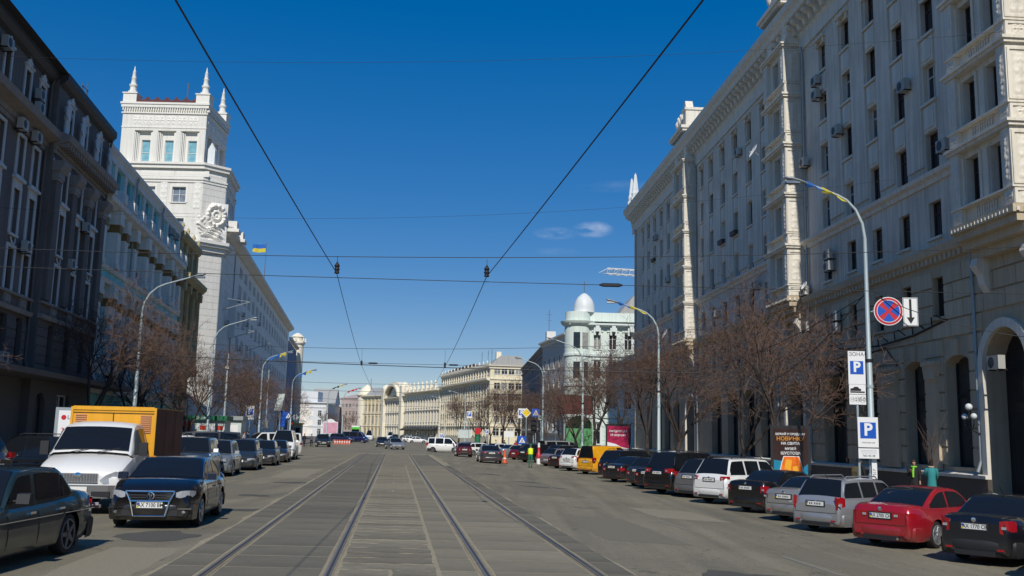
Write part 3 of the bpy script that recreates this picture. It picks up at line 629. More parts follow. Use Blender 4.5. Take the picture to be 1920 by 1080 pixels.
# the projecting bays
rel_big = relief(.62, 1.75, 0); rel_sm = relief(.55, .50, 1, 14, 12); rel_b2 = relief(.40, 1.75, 0, 10, 26)
wBay = Win(1.1, 2.1, M['brown'], M['pane'], .4, 1, .68)
balu = MB(); 
for k in range(9): balu.lathe([(.035, 0), (.06, .08), (.035, .2), (.055, .34), (.03, .46)], (-.72+k*.18, -.03, 0), 6)
balu.box(-.85, .85, -.07, .02, -.06, 0); balu.box(-.85, .85, -.07, .02, .46, .53); balu = balu.mesh('balustrade_panel', smooth=40)
def bay(ya, yb, label_z0=11.35):
    xa, xb = rx(yb if yb > ya else ya), rx(ya if yb > ya else yb)
    xa, xb = min(xa, xb), max(xa, xb); D = .92; P = .26; wd = xb-xa
    fl = [(11.35, 3.4), (14.75, 3.4), (18.15, 3.4), (21.55, 3.4), (24.95, 3.5)]
    nw = 2 if wd > 4.2 else 1
    cxs = [xa+wd*(k+1)/(nw+1)+(0 if nw == 1 else (-.18 if k == 0 else .18)) for k in range(nw)]
    ops_ = [(c-.55, c+.55, z+.75, z+2.85) for c in cxs for z, h in fl]+[(xa+.95, xb-.95, 28.9, 30.6)]
    mb = MB(); wall(mb, xa, xb, 11.0, 31.6, ops_, -D, .45); mb.quad((xa, -D, 11), (xa, -D, 31.6), (xa, .05, 31.6), (xa, .05, 11)); mb.quad((xb, -D, 11), (xb, .05, 11), (xb, .05, 31.6), (xb, -D, 31.6)); mb.quad((xa, -D, 31.6), (xb, -D, 31.6), (xb, .5, 31.6), (xa, .5, 31.6)); mb.quad((xa, -D, 11), (xa, .05, 11), (xb, .05, 11), (xb, -D, 11))
    mb.quad((xa+.95, -D+.44, 28.9), (xb-.95, -D+.44, 28.9), (xb-.95, -D+.44, 30.6), (xa+.95, -D+.44, 30.6))
    b_ = mb.build('projecting_bay', M['rtrim'], rb)
    for z, h in fl:
        mb = MB(); mb.box(xa-.12, xb+.12, -D-P-.10, .03, z+h-.28, z+h-.14); mb.box(xa-.20, xb+.20, -D-P-.20, .03, z+h-.14, z+h-.02); MB().box(xa-.07, xb+.07, -D-P-.05, .03, z+.66, z+.74).build('bay_ledge', M['rtrim'], b_)
        k = 0.
        while k < D-.1 and z > 20: mb.box(xb+.0, xb+.06, -D+k, -D+k+.09, z+h-.40, z+h-.28); k += .17
        mb.build('bay_cornice', M['rtrim'], b_)
        for c in cxs:
            wBay.put(b_, c, z+.75, -D)
        if nw == 2: inst('balustrade_panel', balu, M['rtrim'], b_, ((xa+xb)/2, -D-.02, z+.12))
        # corner pilasters on the front with carving
        for c in (xa+.34, xb-.34):
            p = MB().box(c-.33, c+.335, -D-P, -D+.0, z+.76, z+h-.29).build('carved_pilaster', M['rtrim'], b_)
            inst('relief_ornament', rel_b2, M['rtrim'], p, (c, -D-P, z+.95)); MB().box(c-.33, c+.335, -D-P+.03, -D, z, z+.65).build('pedestal', M['rtrim'], b_); inst('relief_ornament', rel_sm, M['rtrim'], b_, (c, -D-P+.03, z+.08))
        # the side towards the camera
        for s, xx, rz_ in ((1, xb, math.pi/2), (-1, xa, -math.pi/2)):
            mb = MB(); x0, x1 = (xx, xx+.05) if s > 0 else (xx-.05, xx)
            for (za, zb) in ((z+.80, z+h-.46), (z+.02, z+.62)):
                mb.box(x0, x1, -D-P+.04, -D-P+.16, za, zb); mb.box(x0, x1, -.18, -.04, za, zb); mb.box(x0, x1, -D-P+.16, -.18, za, za+.1); mb.box(x0, x1, -D-P+.16, -.18, zb-.1, zb)
            p = mb.build('panel_frame', M['rtrim'], b_)
            inst('relief_ornament', rel_big, M['rtrim'], p, (xx, -(D+P)/2-.01, z+.98), rz_); inst('relief_ornament', rel_sm, M['rtrim'], p, (xx, -(D+P)/2-.01, z+.07), rz_)
        # slim shafts beside the windows
        for c in cxs:
            for s in (-1, 1): MB().lathe([(.09, 0), (.07, .1), (.07, 2.0), (.1, 2.1)], (c+s*.66, -D-.05, z+.78), 8).build('shaft', M['rtrim'], b_, smooth=50)
    # consoles under the bay
    mb = MB()
    for k, (dz, dd) in enumerate(((.35, .06), (.35, -.1), (.45, -.32), (.5, -.62))):
        pass
    zt = 11.33; steps = [(.32, D+P+.12), (.32, D+P-.05), (.36, D-.1), (.40, D-.45)]
    for h_, d_ in steps: mb.box(xa-.12+.06*steps.index((h_, d_)), xb+.12-.06*steps.index((h_, d_)), -d_, .03, zt-h_, zt-.0); zt -= h_+.003
    mb.build('bay_base', M['rstone'], b_)
    sc = MB().prism([(0, 0), (-D+.35, .0), (-D+.25, -.3), (-.38, -.7), (-.30, -1.1), (-.10, -1.4), (0, -1.5)], -.24, .24, 'x').mesh('scroll_console')
    for c in (xa+.45, xb-.45): inst('scroll_console', sc, M['rtrim'], b_, (c, 0, 9.92))
    mb = MB(); k = xa
    while k < xb-.1: mb.box(k, k+.10, -D-P-.145, -D-P-.115, 11.08, 11.2); k += .26
    k = 0
    while k < D: mb.box(xb+.12, xb+.17, -D-P+k, -D-P+.12+k, 11.05, 11.2); k += .30
    stuff(mb.build('dentil_row', M['rtrim'], b_))
    # crown: attic cornice, broken gable and finials
    mb = MB(); mb.box(xa-.2, xb+.2, -D-P-.15, .2, 31.2, 31.45); mb.box(xa-.34, xb+.34, -D-P-.3, .3, 31.45, 31.72); mb.box(xa-.1, xb+.1, -D-.15, .1, 28.45, 28.7); mb.build('attic_cornice', M['rtrim'], b_)
    mb = MB(); cx = (xa+xb)/2
    mb.box(xb-1.0, xb+.05, -D-.05, 1.2, 31.722, 33.3); mb.box(xb-1.15, xb+.15, -D-.15, 1.3, 33.302, 33.55); mb.prism([(xb-1.0, 33.552), (xb+.0, 33.552), (xb-.35, 34.3), (xb-.65, 34.3)], -D, -.2, 'y')
    mb.box(xa-.05, xb-1.02, -D-.02, .4, 31.722, 32.4)
    mb.build('gable_block', M['rtrim'], b_)
    for k in range(3): MB().lathe([(.26, 0), (.26, .2), (.14, .28), (.3, .55), (.34, .85), (.2, 1.1), (.1, 1.2), (.16, 1.38), (.02, 1.6)], (xa+.3+k*1.0, -D+.3, 32.402), 10).build('urn', M['rtrim'], b_, smooth=50)
for a, b in bays: bay(a, b)
# two white obelisks at the far end of the roof edge
for k, yy in enumerate((118.0, 115.6)):
    MB().lathe([(.62, 0), (.62, .4), (.42, .45), (.5, .9), (.38, 1.3), (.36, 1.6), (.16, 3.2), (.02, 3.5)], (rx(yy), -.55, 31.1), 6).build('obelisk', M['dome'], rb)
for (yy, z, dx) in ((57.2, 12.2, .9), (57.2, 12.9, .9), (55.6, 8.4, .1), (55.6, 9.1, .1), (54.6, 20.0, .1), (57.3, 24.2, -.2), (57.6, 23.3, .1), (46.2, 19.6, .1), (48.5, 27.0, .0), (42.6, 15.4, .1), (74, 24.5, .1), (81, 12.4, 0), (70.1, 13.2, 0), (59.8, 19.6, 0), (99, 18.3, 0), (105, 24, 0), (60.4, 11.3, .2), (60.2, 9.0, .1), (78, 8.5, 0), (39.2, 5.2, 0)):
    ac_unit(rb, rx(yy)+dx, -.02 if not (36.0 < yy < 40.5 and z > 11) else -1.17, z)
for yy in (60.3, 88.0, 41.1, 66.2, 117.5): downpipe(rb, rx(yy), 0, 0.1 if yy != 41.1 else 1.0, 27.6)
dish(rb, rx(65.2), -1.9, 22.2, .5); dish(rb, rx(93.4), -1.9, 12.2, .5); dish(rb, rx(59.6), -.6, 11.8, .3)
# shop sign
sg = thing('shop_sign', 'dark shop sign reading pronto above a window behind the parking signs', 'sign', (0, 0, 0)); sg.parent = None
xs_, ys_ = 15.34+.061*rx(56.6)/1.00186, 56.6
sg.location = (xs_-.30, ys_, 6.35); sg.rotation_euler = (0, 0, math.atan2(-1, .061))
MB().box(-1.7, 1.7, -.16, 0, -.5, .5).build('sign_board', M['black'], sg)
M['lettering'] = mat('pale_lettering', (.55, .55, .58), .6)
text(sg, 'pronto', .8, M['lettering'], (0, -.165, 0))
# wall lantern with three globes
sl = thing('wall_lantern', 'black wrought iron lantern with three white globes beside the portal', 'lantern', (22.6-.061*41.0-.16, 41.0, 2.6), math.atan2(-1, .061))
MB().tube([(0, 0, 0), (0, -.35, .15), (0, -.45, .5), (0, -.45, 1.0)], .035, 6).build('bracket', M['black'], sl)
for s in (-1, 1): MB().tube([(0, -.45, .3), (s*.25, -.45, .22), (s*.36, -.45, .4), (s*.36, -.45, .6)], .025, 6).build('arm', M['black'], sl)
for (x, z, r) in ((0, 1.12, .15), (-.36, .72, .13), (.36, .72, .13)): MB().lathe([(r*math.sin(math.pi*k/8)+.001, -r*math.cos(math.pi*k/8)) for k in range(9)], (x, -.45, z), 12).build('globe', M['dome'], sl, smooth=60)
# cable bundle on the facade
for k, pts in enumerate([[(rx(58), -.12, 8.0), (rx(54), -.5, 7.3), (rx(50), -.25, 7.15), (rx(46.5), -.12, 7.35), (rx(43.5), -.1, 7.75)], [(rx(52), -.12, 6.9), (rx(49.6), -.15, 7.0), (rx(48.5), -.12, 6.1), (rx(48.4), -.1, 5.4)]]):
    MB().tube(pts, .05 if k == 0 else .03, 6).build('wall_cable', M['cable'], rb)
for k in range(4):
    c = rx(50.5-k*1.9); MB().tube([(c, -.1, 7.15+k*.14), (c+.35, -.3, 7.55+k*.14), (c+.8, -.3, 7.6+k*.14), (c+1.1, -.1, 7.3+k*.14)], .03, 5).build('cable_loop', M['cable'], rb)

# ------------------------------------------------------------------ left side of the street
LA = math.atan2(1, -.157)
def lorg(y): return (-18-.157*y, y, 0)
def lx(y, y0): return (y-y0)*1.0122
# 1: dark violet-grey house
Y0 = 30.0
l1 = thing('dark_house', 'dark violet-grey corner house on the left with pale framed windows and statues under the eaves', 'building', lorg(Y0), LA)
XE = lx(62.6, Y0); XB = lx(51.6, Y0)
colA = [33.4, 36.3, 39.2, 42.1, 45.1, 48.0, 50.3]; colB = [54.0, 57.0, 60.2]
rowsL = [(18.65, 1.75, .78), (14.75, 2.05, .95), (11.7, 2.35, .95), (8.85, 2.15, .95), (5.35, 2.3, .9)]
def l1ops(cols): return [(lx(c, Y0)-w_/2, lx(c, Y0)+w_/2, z, z+h) for c in cols for z, h, w_ in rowsL]
PJ = .45
gA = [(lx(c, Y0)-1.0, lx(c, Y0)+1.0, .4, 4.0) for c in (33, 36.6, 40.2, 43.8, 47.0)]
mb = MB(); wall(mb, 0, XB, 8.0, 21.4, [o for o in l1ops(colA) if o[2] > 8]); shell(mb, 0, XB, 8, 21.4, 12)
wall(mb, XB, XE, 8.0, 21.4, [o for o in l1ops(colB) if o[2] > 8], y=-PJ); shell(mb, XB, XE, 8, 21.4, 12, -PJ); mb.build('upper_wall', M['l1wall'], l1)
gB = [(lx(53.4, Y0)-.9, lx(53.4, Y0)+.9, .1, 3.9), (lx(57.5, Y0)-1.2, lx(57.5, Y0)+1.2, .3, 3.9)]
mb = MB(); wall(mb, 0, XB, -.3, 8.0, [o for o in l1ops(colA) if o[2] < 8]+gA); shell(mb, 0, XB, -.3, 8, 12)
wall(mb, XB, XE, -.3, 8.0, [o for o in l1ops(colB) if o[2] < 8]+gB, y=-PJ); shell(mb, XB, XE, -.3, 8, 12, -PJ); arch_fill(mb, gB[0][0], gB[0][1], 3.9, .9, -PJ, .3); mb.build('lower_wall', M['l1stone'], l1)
tr = M['l1trim']
wins = [Win(.78, 1.75, M['brown'], M['pane'], .25, 1, .65, sur=.17, hood='crest', trim=tr), Win(.95, 2.05, M['white'], M['pane'], .25, 1, .65, sur=.16, hood=None, sill=1, trim=tr), Win(.95, 2.35, M['white'], M['pane'], .25, 1, .65, sur=.2, hood='flat', sill=1, trim=tr), Win(.95, 2.15, M['brown'], M['pane'], .25, 1, .65, sur=.18, sill=1, trim=tr), Win(.9, 2.3, M['brown'], M['pane'], .25, 1, .65)]
for c in colA+colB:
    yo = -PJ if c in colB else 0
    for wk, (z, h, w_) in zip(wins, rowsL): wk.put(l1, lx(c, Y0), z, yo)
    MB().box(-.5, .5, -.1, .02, 0, .55).box(-.38, .38, -.14, -.1, .1, .45).build('balustrade_panel', M['l1corn'], l1, (lx(c, Y0), yo, 8.12))
    mb = MB(); mb.tube([(-.35, -.06, 0), (-.2, -.1, -.25), (0, -.12, -.34), (.2, -.1, -.25), (.35, -.06, 0)], .045, 6); mb.build('swag', tr, l1, (lx(c, Y0), yo, 11.5), smooth=50)
for o, yo in [(q, 0) for q in gA]+[(gB[1], -PJ)]:
    f = MB(); t = .1; a, b, c, d = o; f.box(a, a+t, yo+.2, yo+.28, c, d); f.box(b-t, b, yo+.2, yo+.28, c, d); f.box((a+b)/2-.05, (a+b)/2+.05, yo+.2, yo+.28, c, d); f.box(a, b, yo+.195, yo+.285, d-t, d)
    q = f.build('shop_window', M['l1trim'], l1); MB().quad((a, yo+.26, c), (b, yo+.26, c), (b, yo+.26, d), (a, yo+.26, d)).build('pane', M['shop'], q)
MB().box(gB[0][0], gB[0][1], -.2, -.15, .1, 3.9).build('door_leaf', M['black'], l1)
# rusticated courses of the lower storeys
def courses(host, x0, x1, z0, z1, hh, ops_, y, m, every=1.5, prd=.04, keep=.02):
    z = z0; ci = 0; cache = {}
    while z+hh <= z1+.01:
        cur = x0; free = []
        for a, b in sorted((o[0]-keep, o[1]+keep) for o in ops_ if o[2]-.03 < z+hh and o[3]+.03 > z):
            if a > cur: free.append((cur, min(a, x1)))
            cur = max(cur, b)
        if cur < x1: free.append((cur, x1))
        for a, b in free:
            n = max(1, round((b-a)/every)); st = (b-a)/n
            for k in range(n):
                w_ = round(st/.04)*.04
                if w_ < .2: continue
                if w_ not in cache: cache[w_] = MB().prism([(-w_/2+.015, .02), (w_/2-.015, .02), (w_/2-.015, hh-.025), (-w_/2+.015, hh-.025)], -prd, .01, 'y').mesh('stone_block')
                inst('stone_block', cache[w_], m, host, (a+st*(k+.5), y, z))
        z += hh; ci += 1
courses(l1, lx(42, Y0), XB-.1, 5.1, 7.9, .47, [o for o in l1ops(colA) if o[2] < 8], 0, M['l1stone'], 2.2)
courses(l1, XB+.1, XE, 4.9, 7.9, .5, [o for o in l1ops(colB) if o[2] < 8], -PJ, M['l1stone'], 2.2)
c = M['l1corn']
for (a, b, yo) in ((0, XB, 0), (XB+.002, XE, -PJ)):
    profile(MB(), a, b, [(yo+.02, 17.35), (yo-.15, 17.35), (yo-.2, 17.6), (yo-.8, 17.8), (yo-.9, 18.15), (yo+.02, 18.4)]).build('main_cornice', c, l1)
    profile(MB(), a, b, [(yo+.02, 7.85), (yo-.2, 7.85), (yo-.25, 8.08), (yo+.02, 8.12)]).build('belt_course', c, l1)
    profile(MB(), a, b, [(yo+.02, 8.68), (yo-.2, 8.68), (yo-.22, 8.8), (yo+.02, 8.84)]).build('belt_course', c, l1)
    profile(MB(), a, b, [(yo+.02, 21.0), (yo-.25, 21.15), (yo-.45, 21.4), (yo-.45, 21.75), (yo+.5, 22.0), (yo+.5, 21.0)]).build('eaves', M['darkroof'], l1)
    profile(MB(), a, b, [(yo+.02, 17.1), (yo-.1, 17.1), (yo-.1, 17.33), (yo+.02, 17.33)]).build('belt_course', c, l1)
profile(MB(), 0, XE+6.5, [(0, 4.55), (-1.7, 4.62), (-1.75, 4.9), (0, 5.05)]).build('canopy', M['l1stone'], l1)
MB().prism([(-.9, 21.7), (5, 23.3), (5, 21.5)], 0, XE, 'x').build('roof', M['darkroof'], l1)
brk = MB().box(-.11, .11, -.62, 0, 0, .26).mesh('cornice_bracket'); x = XB+.25
while x < XE: inst('cornice_bracket', brk, c, l1, (x, -PJ-.1, 17.5)); x += .5
ros = MB().lathe([(.14, -.03), (.1, .02), (.02, .04)], n=8).mesh('rosette'); x = XB+.25
while x < XE: q = inst('rosette', ros, tr, l1, (x, -PJ, 16.75)); q.rotation_euler = (math.pi/2, 0, 0); x += .62
for yy in (52.35, 55.5, 58.6, 61.9):
    x = lx(yy, Y0); p = MB().box(-.45, .45, -.25, 0, 8.9, 15.6).build('pilaster', M['l1wall'], l1, (x, -PJ, 0))
    MB().box(-.5, .5, -.32, 0, 15.6, 15.75).box(-.55, .55, -.36, 0, 15.75, 16.1).prism([(0, 16.1), (-.4, 16.1), (-.62, 16.5), (-.62, 16.7), (0, 16.7)], -.65, .65, 'x').build('capital', c, p)
# statues between the attic windows
st = MB().lathe([(.24, 0), (.26, .12), (.20, .16), (.23, .5), (.20, .85), (.26, 1.05), (.19, 1.3), (.27, 1.5), (.25, 1.62), (.09, 1.7), (.085, 1.78), (.14, 1.84), (.15, 1.95), (.11, 2.06), (.02, 2.1)], n=12, sy=.75)
st.tube([(.24, -.02, 1.55), (.34, -.12, 1.25), (.12, -.3, 1.12)], [.075, .06, .05], 6); st.tube([(-.24, -.02, 1.55), (-.36, -.05, 1.2), (-.3, -.15, .9)], [.075, .06, .05], 6); st = st.mesh('statue', smooth=60)
for yy in (52.5, 55.5, 58.7, 61.8): q = inst('statue', st, M['l1trim'], l1, (lx(yy, Y0), -PJ-.30, 18.28)); q.scale = (1.05, 1, 1.05)
for (yy, z, yo) in ((47.0, 16.9, 0), (49.2, 16.9, 0), (49.3, 11.0, 0), (49.1, 19.2, 0), (49.2, 18.5, 0), (57.9, 13.9, -PJ), (47.5, 5.1, 0), (44, 20, 0), (55.6, 11.2, -PJ)): ac_unit(l1, lx(yy, Y0), yo, z)
downpipe(l1, XB-.2, 0, 5, 21, M['l1wall']); downpipe(l1, XE-.1, -PJ, 5, 21, M['l1wall'])
MB().tube([(XE-1, 1, 22), (XE-1, 1, 24.8)], .04, 5).tube([(XE-2, 1, 22), (XE-2, 1, 24.4)], .03, 5).tube([(XE-2.2, 1, 24.2), (XE-.7, 1, 24.3)], .03, 5).build('roof_antenna', M['antenna'], l1)
# sign letters on the canopy
sg = thing('canopy_sign', 'pale Cyrillic letters standing on the dark canopy edge beside the turquoise house', 'sign', lorg(58.5), LA)
text(sg, 'ЧАСОМІРИ', 1.25, M['lettering'], (2.8, -1.72, 5.75), ext=.04)
sgb = thing('shop_sign', 'black shop sign beyond the canopy letters at the foot of the turquoise house', 'sign', lorg(66.5), LA)
MB().box(-.9, 2.4, -.9, -.7, 4.6, 6.2).build('sign_board', M['black'], sgb); text(sgb, 'adidas', .8, M['lettering'], (.75, -.91, 5.2))

# 2: turquoise house
Y0b = 62.7; XE = lx(91, Y0b)
l2 = thing('turquoise_house', 'turquoise and white neoclassical house with gilded pilaster capitals left of the tower', 'building', lorg(Y0b), LA)
T = M['turq']; Wh = M['l2white']
c2 = [64.6, 67.6, 70.6, 73.8, 77.0, 80.2, 83.4, 86.6, 89.4]
o2 = []
for cc in c2:
    x = lx(cc, Y0b); o2 += [(x-.5, x+.5, 18.5, 20.3), (x-.5, x+.5, 13.2, 15.4), (x-.5, x+.5, 9.0, 11.0), (x-.5, x+.5, 5.6, 7.6)]
    o2 += [(x-.9, x+.9, .5, 3.6)]
mb = MB(); wall(mb, 0, XE, -.3, 21.4, o2); shell(mb, 0, XE, -.3, 21.4, 12); mb.build('facade_wall', T, l2)
w1 = Win(1.0, 1.8, M['brown'], M['pane'], .25, 1, .65, trim=Wh, sill=1); w2 = Win(1.0, 2.2, M['brown'], M['pane'], .25, 1, .65, sur=.16, hood='arch', trim=Wh, sill=1); w3 = Win(1.0, 2.0, M['brown'], M['pane'], .25, 1, .65, sur=.14, trim=Wh, sill=1)
for cc in c2:
    x = lx(cc, Y0b); w1.put(l2, x, 18.5); w2.put(l2, x, 13.2); w3.put(l2, x, 9.0); w3.put(l2, x, 5.6)
    q = MB().box(x-.9, x-.8, .2, .28, .5, 3.6).box(x+.8, x+.9, .2, .28, .5, 3.6).box(x-.8, x+.8, .2, .28, 3.5, 3.6).build('shop_window', M['white'], l2); MB().quad((x-.9, .26, .5), (x+.9, .26, .5), (x+.9, .26, 3.6), (x-.9, .26, 3.6)).build('pane', M['shop'], q)
for i in range(len(c2)+1):
    yy = (c2[i-1]+c2[i])/2 if 0 < i < len(c2) else (c2[0]-1.5 if i == 0 else c2[-1]+1.3)
    x = lx(yy, Y0b); prj = .55 if i % 3 != 1 else .75
    for (za, zb, r) in ((12.95, 15.5, .42), (5.0, 10.3, .42)):
        p = MB().box(x-r, x+r, -prj, .0, za, zb).box(x-r-.08, x+r+.08, -prj-.08, 0, za, za+.35).build('pilaster', Wh, l2)
        MB().prism([(x-r, zb+.002), (x+r, zb+.002), (x+r+.02, zb+.3), (x+r+.07, zb+.55), (x-r-.07, zb+.55), (x-r-.02, zb+.3)], -prj-.08, 0, 'y').build('capital', M['gold'], p); MB().box(x-r-.14, x+r+.14, -prj-.14, 0, zb+.552, zb+.855).build('abacus', Wh, p)
    MB().box(x-.55, x+.55, -prj-.12, 0, 16.36, 17.0).build('entablature_block', Wh, l2); MB().box(x-.55, x+.55, -prj-.1, 0, 11.16, 11.75).build('entablature_block', Wh, l2)
    MB().box(x-.3, x+.3, -.16, 0, 18.2, 20.8).build('attic_pilaster', Wh, l2)
    MB().box(x-.5, x+.5, -1.0, -.5, 17.6, 18.35).box(x-.42, x+.42, -.9, -.4, 18.352, 18.5).build('cornice_pedestal', Wh, l2)
profile(MB(), 0, XE, [(.02, 17.0), (-.5, 17.0), (-.9, 17.25), (-.95, 17.55), (.02, 17.8)]).build('main_cornice', Wh, l2)
profile(MB(), 0, XE, [(.02, 11.75), (-.6, 11.75), (-.72, 12.0), (.02, 12.05)]).build('belt_course', Wh, l2)
profile(MB(), 0, XE, [(.02, 12.052), (-.45, 12.052), (-.45, 12.62), (.02, 12.62)]).build('belt_band', T, l2)
profile(MB(), 0, XE, [(.02, 12.622), (-.6, 12.622), (-.7, 12.9), (.02, 12.93)]).build('belt_course', Wh, l2)
profile(MB(), 0, XE, [(.02, 4.3), (-.5, 4.3), (-.6, 4.9), (.02, 4.95)]).build('belt_course', Wh, l2)
profile(MB(), 0, XE, [(.02, 20.85), (-.2, 20.8), (-.4, 21.05), (-.42, 21.3), (3, 21.35), (3, 21)]).build('eaves', Wh, l2)
profile(MB(), 0, XE, [(.02, 20.4), (-.2, 20.4), (-.2, 20.83), (.02, 20.83)]).build('belt_course', Wh, l2)
mod = MB().prism([(0, 0), (-.35, .06), (-.8, .28), (-.8, .4), (0, .4)], -.12, .12, 'x').mesh('cornice_bracket'); x = .25
while x < XE: inst('cornice_bracket', mod, Wh, l2, (x, -.1, 16.9)); x += .62
x = lx(71.8, Y0b); downpipe(l2, x, -.2, 4, 20.8, M['pipe']); downpipe(l2, lx(81.7, Y0b), -.2, 4, 20.8, M['pipe'])
courses(l2, .1, XE-.1, -.1, 4.2, .55, [o for o in o2 if o[3] < 5], 0, T, 3.0, .05, .02)
for (yy, z) in ((72.8, 13.4), (85.8, 19.5), (88, 19.5), (68.9, 9.2)): ac_unit(l2, lx(yy, Y0b), -.1, z)

# 3: narrow olive house
Y0c = 91.1; XE = lx(101.5, Y0c); O = M['olive']
l3 = thing('olive_house', 'narrow ochre-olive house squeezed between the turquoise house and the white tower', 'building', lorg(Y0c), LA)
o3 = [(lx(cc, Y0c)-.5, lx(cc, Y0c)+.5, z, z+2.0) for cc in (93, 96.3, 99.6) for z in (5.4, 9.0, 13.0, 17.8)]
mb = MB(); wall(mb, 0, XE, -.3, 20.9, o3); shell(mb, 0, XE, -.3, 20.9, 12); mb.build('facade_wall', O, l3)
w4 = Win(1.0, 2.0, M['brown'], M['pane'], .25, 1, .65, sur=.14, trim=O, sill=1)
for o in o3: w4.put(l3, (o[0]+o[1])/2, o[2])
for cc in (91.7, 94.6, 98, 101):
    x = lx(cc, Y0c); p = MB().lathe([(.42, 8.2), (.36, 8.4), (.32, 15.2), (.36, 15.3)], (x, -.45, 0), 12).build('column', O, l3, smooth=50)
    MB().prism([(x-.35, 15.302), (x+.35, 15.302), (x+.5, 16.1), (x-.5, 16.1)], -.95, 0, 'y').build('capital', O, p)
    MB().box(x-.4, x+.4, -.25, 0, 17.4, 20.2).build('attic_pilaster', O, l3)
    MB().lathe([(.16, 0), (.12, .1), (.2, .3), (.12, .5), (.03, .7)], (x, -.2, 21.35), 8).build('urn', O, l3, smooth=50)
profile(MB(), 0, XE, [(.02, 16.2), (-.9, 16.2), (-1.3, 16.6), (-1.35, 16.95), (.02, 17.2)]).build('main_cornice', O, l3)
profile(MB(), 0, XE, [(.02, 20.2), (-.3, 20.3), (-.6, 20.7), (-.6, 21.0), (.02, 21.4)]).build('eaves', O, l3)
profile(MB(), 0, XE, [(.02, 7.4), (-.8, 7.4), (-.9, 8.1), (.02, 8.2)]).build('belt_course', O, l3)
profile(MB(), 0, XE, [(-.3, 21.0), (3, 21.0), (3, 21.2)]).build('roof', M['darkroof'], l3)

# 4: white tower with a long wing
tw = thing('tower_house', 'tall white stone tower with corner spires, carved crest and a long wing down the street', 'building', (0, 0, 0))
Tw, Tt = M['twall'], M['ttrim']
# lower block, front at y=117, chamfered corner towards the street
fx0, fx1 = -56, -39.0
def tops(x0, x1): return []
oT = []
for xx in (-49.6, -45.75, -41.9):
    for z in (30.0, 26.0): oT.append((xx-.85, xx+.85, z, z+1.95))
mb = MB(); wall(mb, fx0, fx1, -.3, 34.3, oT, 117, .35)
pts = [(-39.0, 117), (-36.75, 119.3), (-38.2, 128.5), (-56, 128.5)]
def facew(mb, p, q, z0, z1): mb.quad((*p, z0), (*q, z0), (*q, z1), (*p, z1))
facew(mb, pts[0], pts[1], -.3, 34.3); facew(mb, pts[2], pts[3], -.3, 34.3); mb.quad((fx0, 117, -.3), (fx0, 128.5, -.3), (fx0, 128.5, 34.3), (fx0, 117, 34.3))
mb.quad((fx0, 117, 34.3), (-39, 117, 34.3), (-36.75, 119.3, 34.3), (-38.2, 128.5, 34.3), (-56, 128.5, 34.3))
mb.build('tower_wall', Tw, tw)
# side of the lower block, local frame
sdl = math.hypot(-1.45, 9.2); sda = math.atan2(9.2, -1.45)
sd_o = [(x-.35, x+.35, z, z+1.9) for x in (2.2, 3.6, 5.6, 7.0) for z in (30, 26.2)]
mb = MB(); wall(mb, 0, sdl, -.3, 34.3, sd_o, 0, .35); mb.build('tower_wall', Tw, tw, (-36.75, 119.3, 0), sda)
wt = Win(.7, 1.9, M['brown'], M['pane'], .3, 0, .6)
for o in sd_o:
    q = wt.put(tw, 0, 0); c_, s_ = math.cos(sda), math.sin(sda); xx = (o[0]+o[1])/2; q.location = (-36.75+c_*xx, 119.3+s_*xx, o[2]); q.rotation_euler = (0, 0, sda)
wf = Win(1.7, 1.95, M['l2white'], M['greyglass'], .28, 1, .5, sur=.28, trim=Tt, sill=1)
for o in oT: wf.put(tw, (o[0]+o[1])/2, o[2], 117)
# joints: stone facing panels on the street corner and around the windows
fac = {}
def facing(x0, x1, z0, z1, y, ops_, par, w_=1.25, h=.84, loc0=(0, 0, 0), rz=0, mm=None):
    """thin facing panels with recessed joints, too fine to pick out one by one: one mesh"""
    mb = MB(); z = z0; ci = 0
    while z+h < z1:
        x = x0+(-(w_/2) if ci % 2 else 0)
        while x < x1:
            a, b = max(x, x0)+.02, min(x+w_, x1)-.02
            if b-a > .15 and not any(o[0]-.3 < b and o[1]+.3 > a and o[2]-.3 < z+h and o[3]+.3 > z for o in ops_): mb.box(a, b, y-.03, y+.01, z+.02, z+h-.02)
            x += w_
        z += h; ci += 1
    return stuff(mb.build('facing_panels', mm or Tw, par, loc0, rz))
facing(-56, -39.0, 0, 33, 117, oT, tw); ca = math.atan2(2.3, 2.25); facing(.05, 3.17, 0, 33, 0, [], tw, .8, .84, (-39, 117, 0), ca)
facing(.1, sdl-.1, 0, 33, 0, sd_o, tw, 1.2, .84, (-36.75, 119.3, 0), sda)
# belt cornice on top of the lower block and frieze
def ring(par, nm, m, offs, z0, z1):
    o1 = offs; k = [( -56, 117-o1), (-39.0+o1*.4, 117-o1), (-36.75+o1, 119.3-o1*.4), (-38.2+o1, 128.5), (-56, 128.5)]
    return MB().prism(k, z0, z1).build(nm, m, par)
ring(tw, 'belt_cornice', Tt, .35, 34.302, 34.75); ring(tw, 'belt_cornice', Tt, .55, 34.752, 35.05); ring(tw, 'belt_cornice', Tt, .18, 32.9, 33.1); ring(tw, 'belt_cornice', Tt, .12, 31.2+1.35, 32.75)
gar = relief(4.2, .75, 2, 60, 10, .10)
for k in range(4): inst('frieze_garland', gar, Tt, tw, (-53.6+k*4.4, 116.98-.0, 33.3))
inst('frieze_garland', relief(1.9, .7, 2, 30, 10, .10), Tt, tw, (-37.87, 118.15, 33.3), ca)
vr = relief(.9, 3.4, 0, 14, 40, .1)
for xx in (-43.8, -47.7, -39.6): inst('relief_ornament', vr, Tt, tw, (xx, 116.95, 29.2)); 
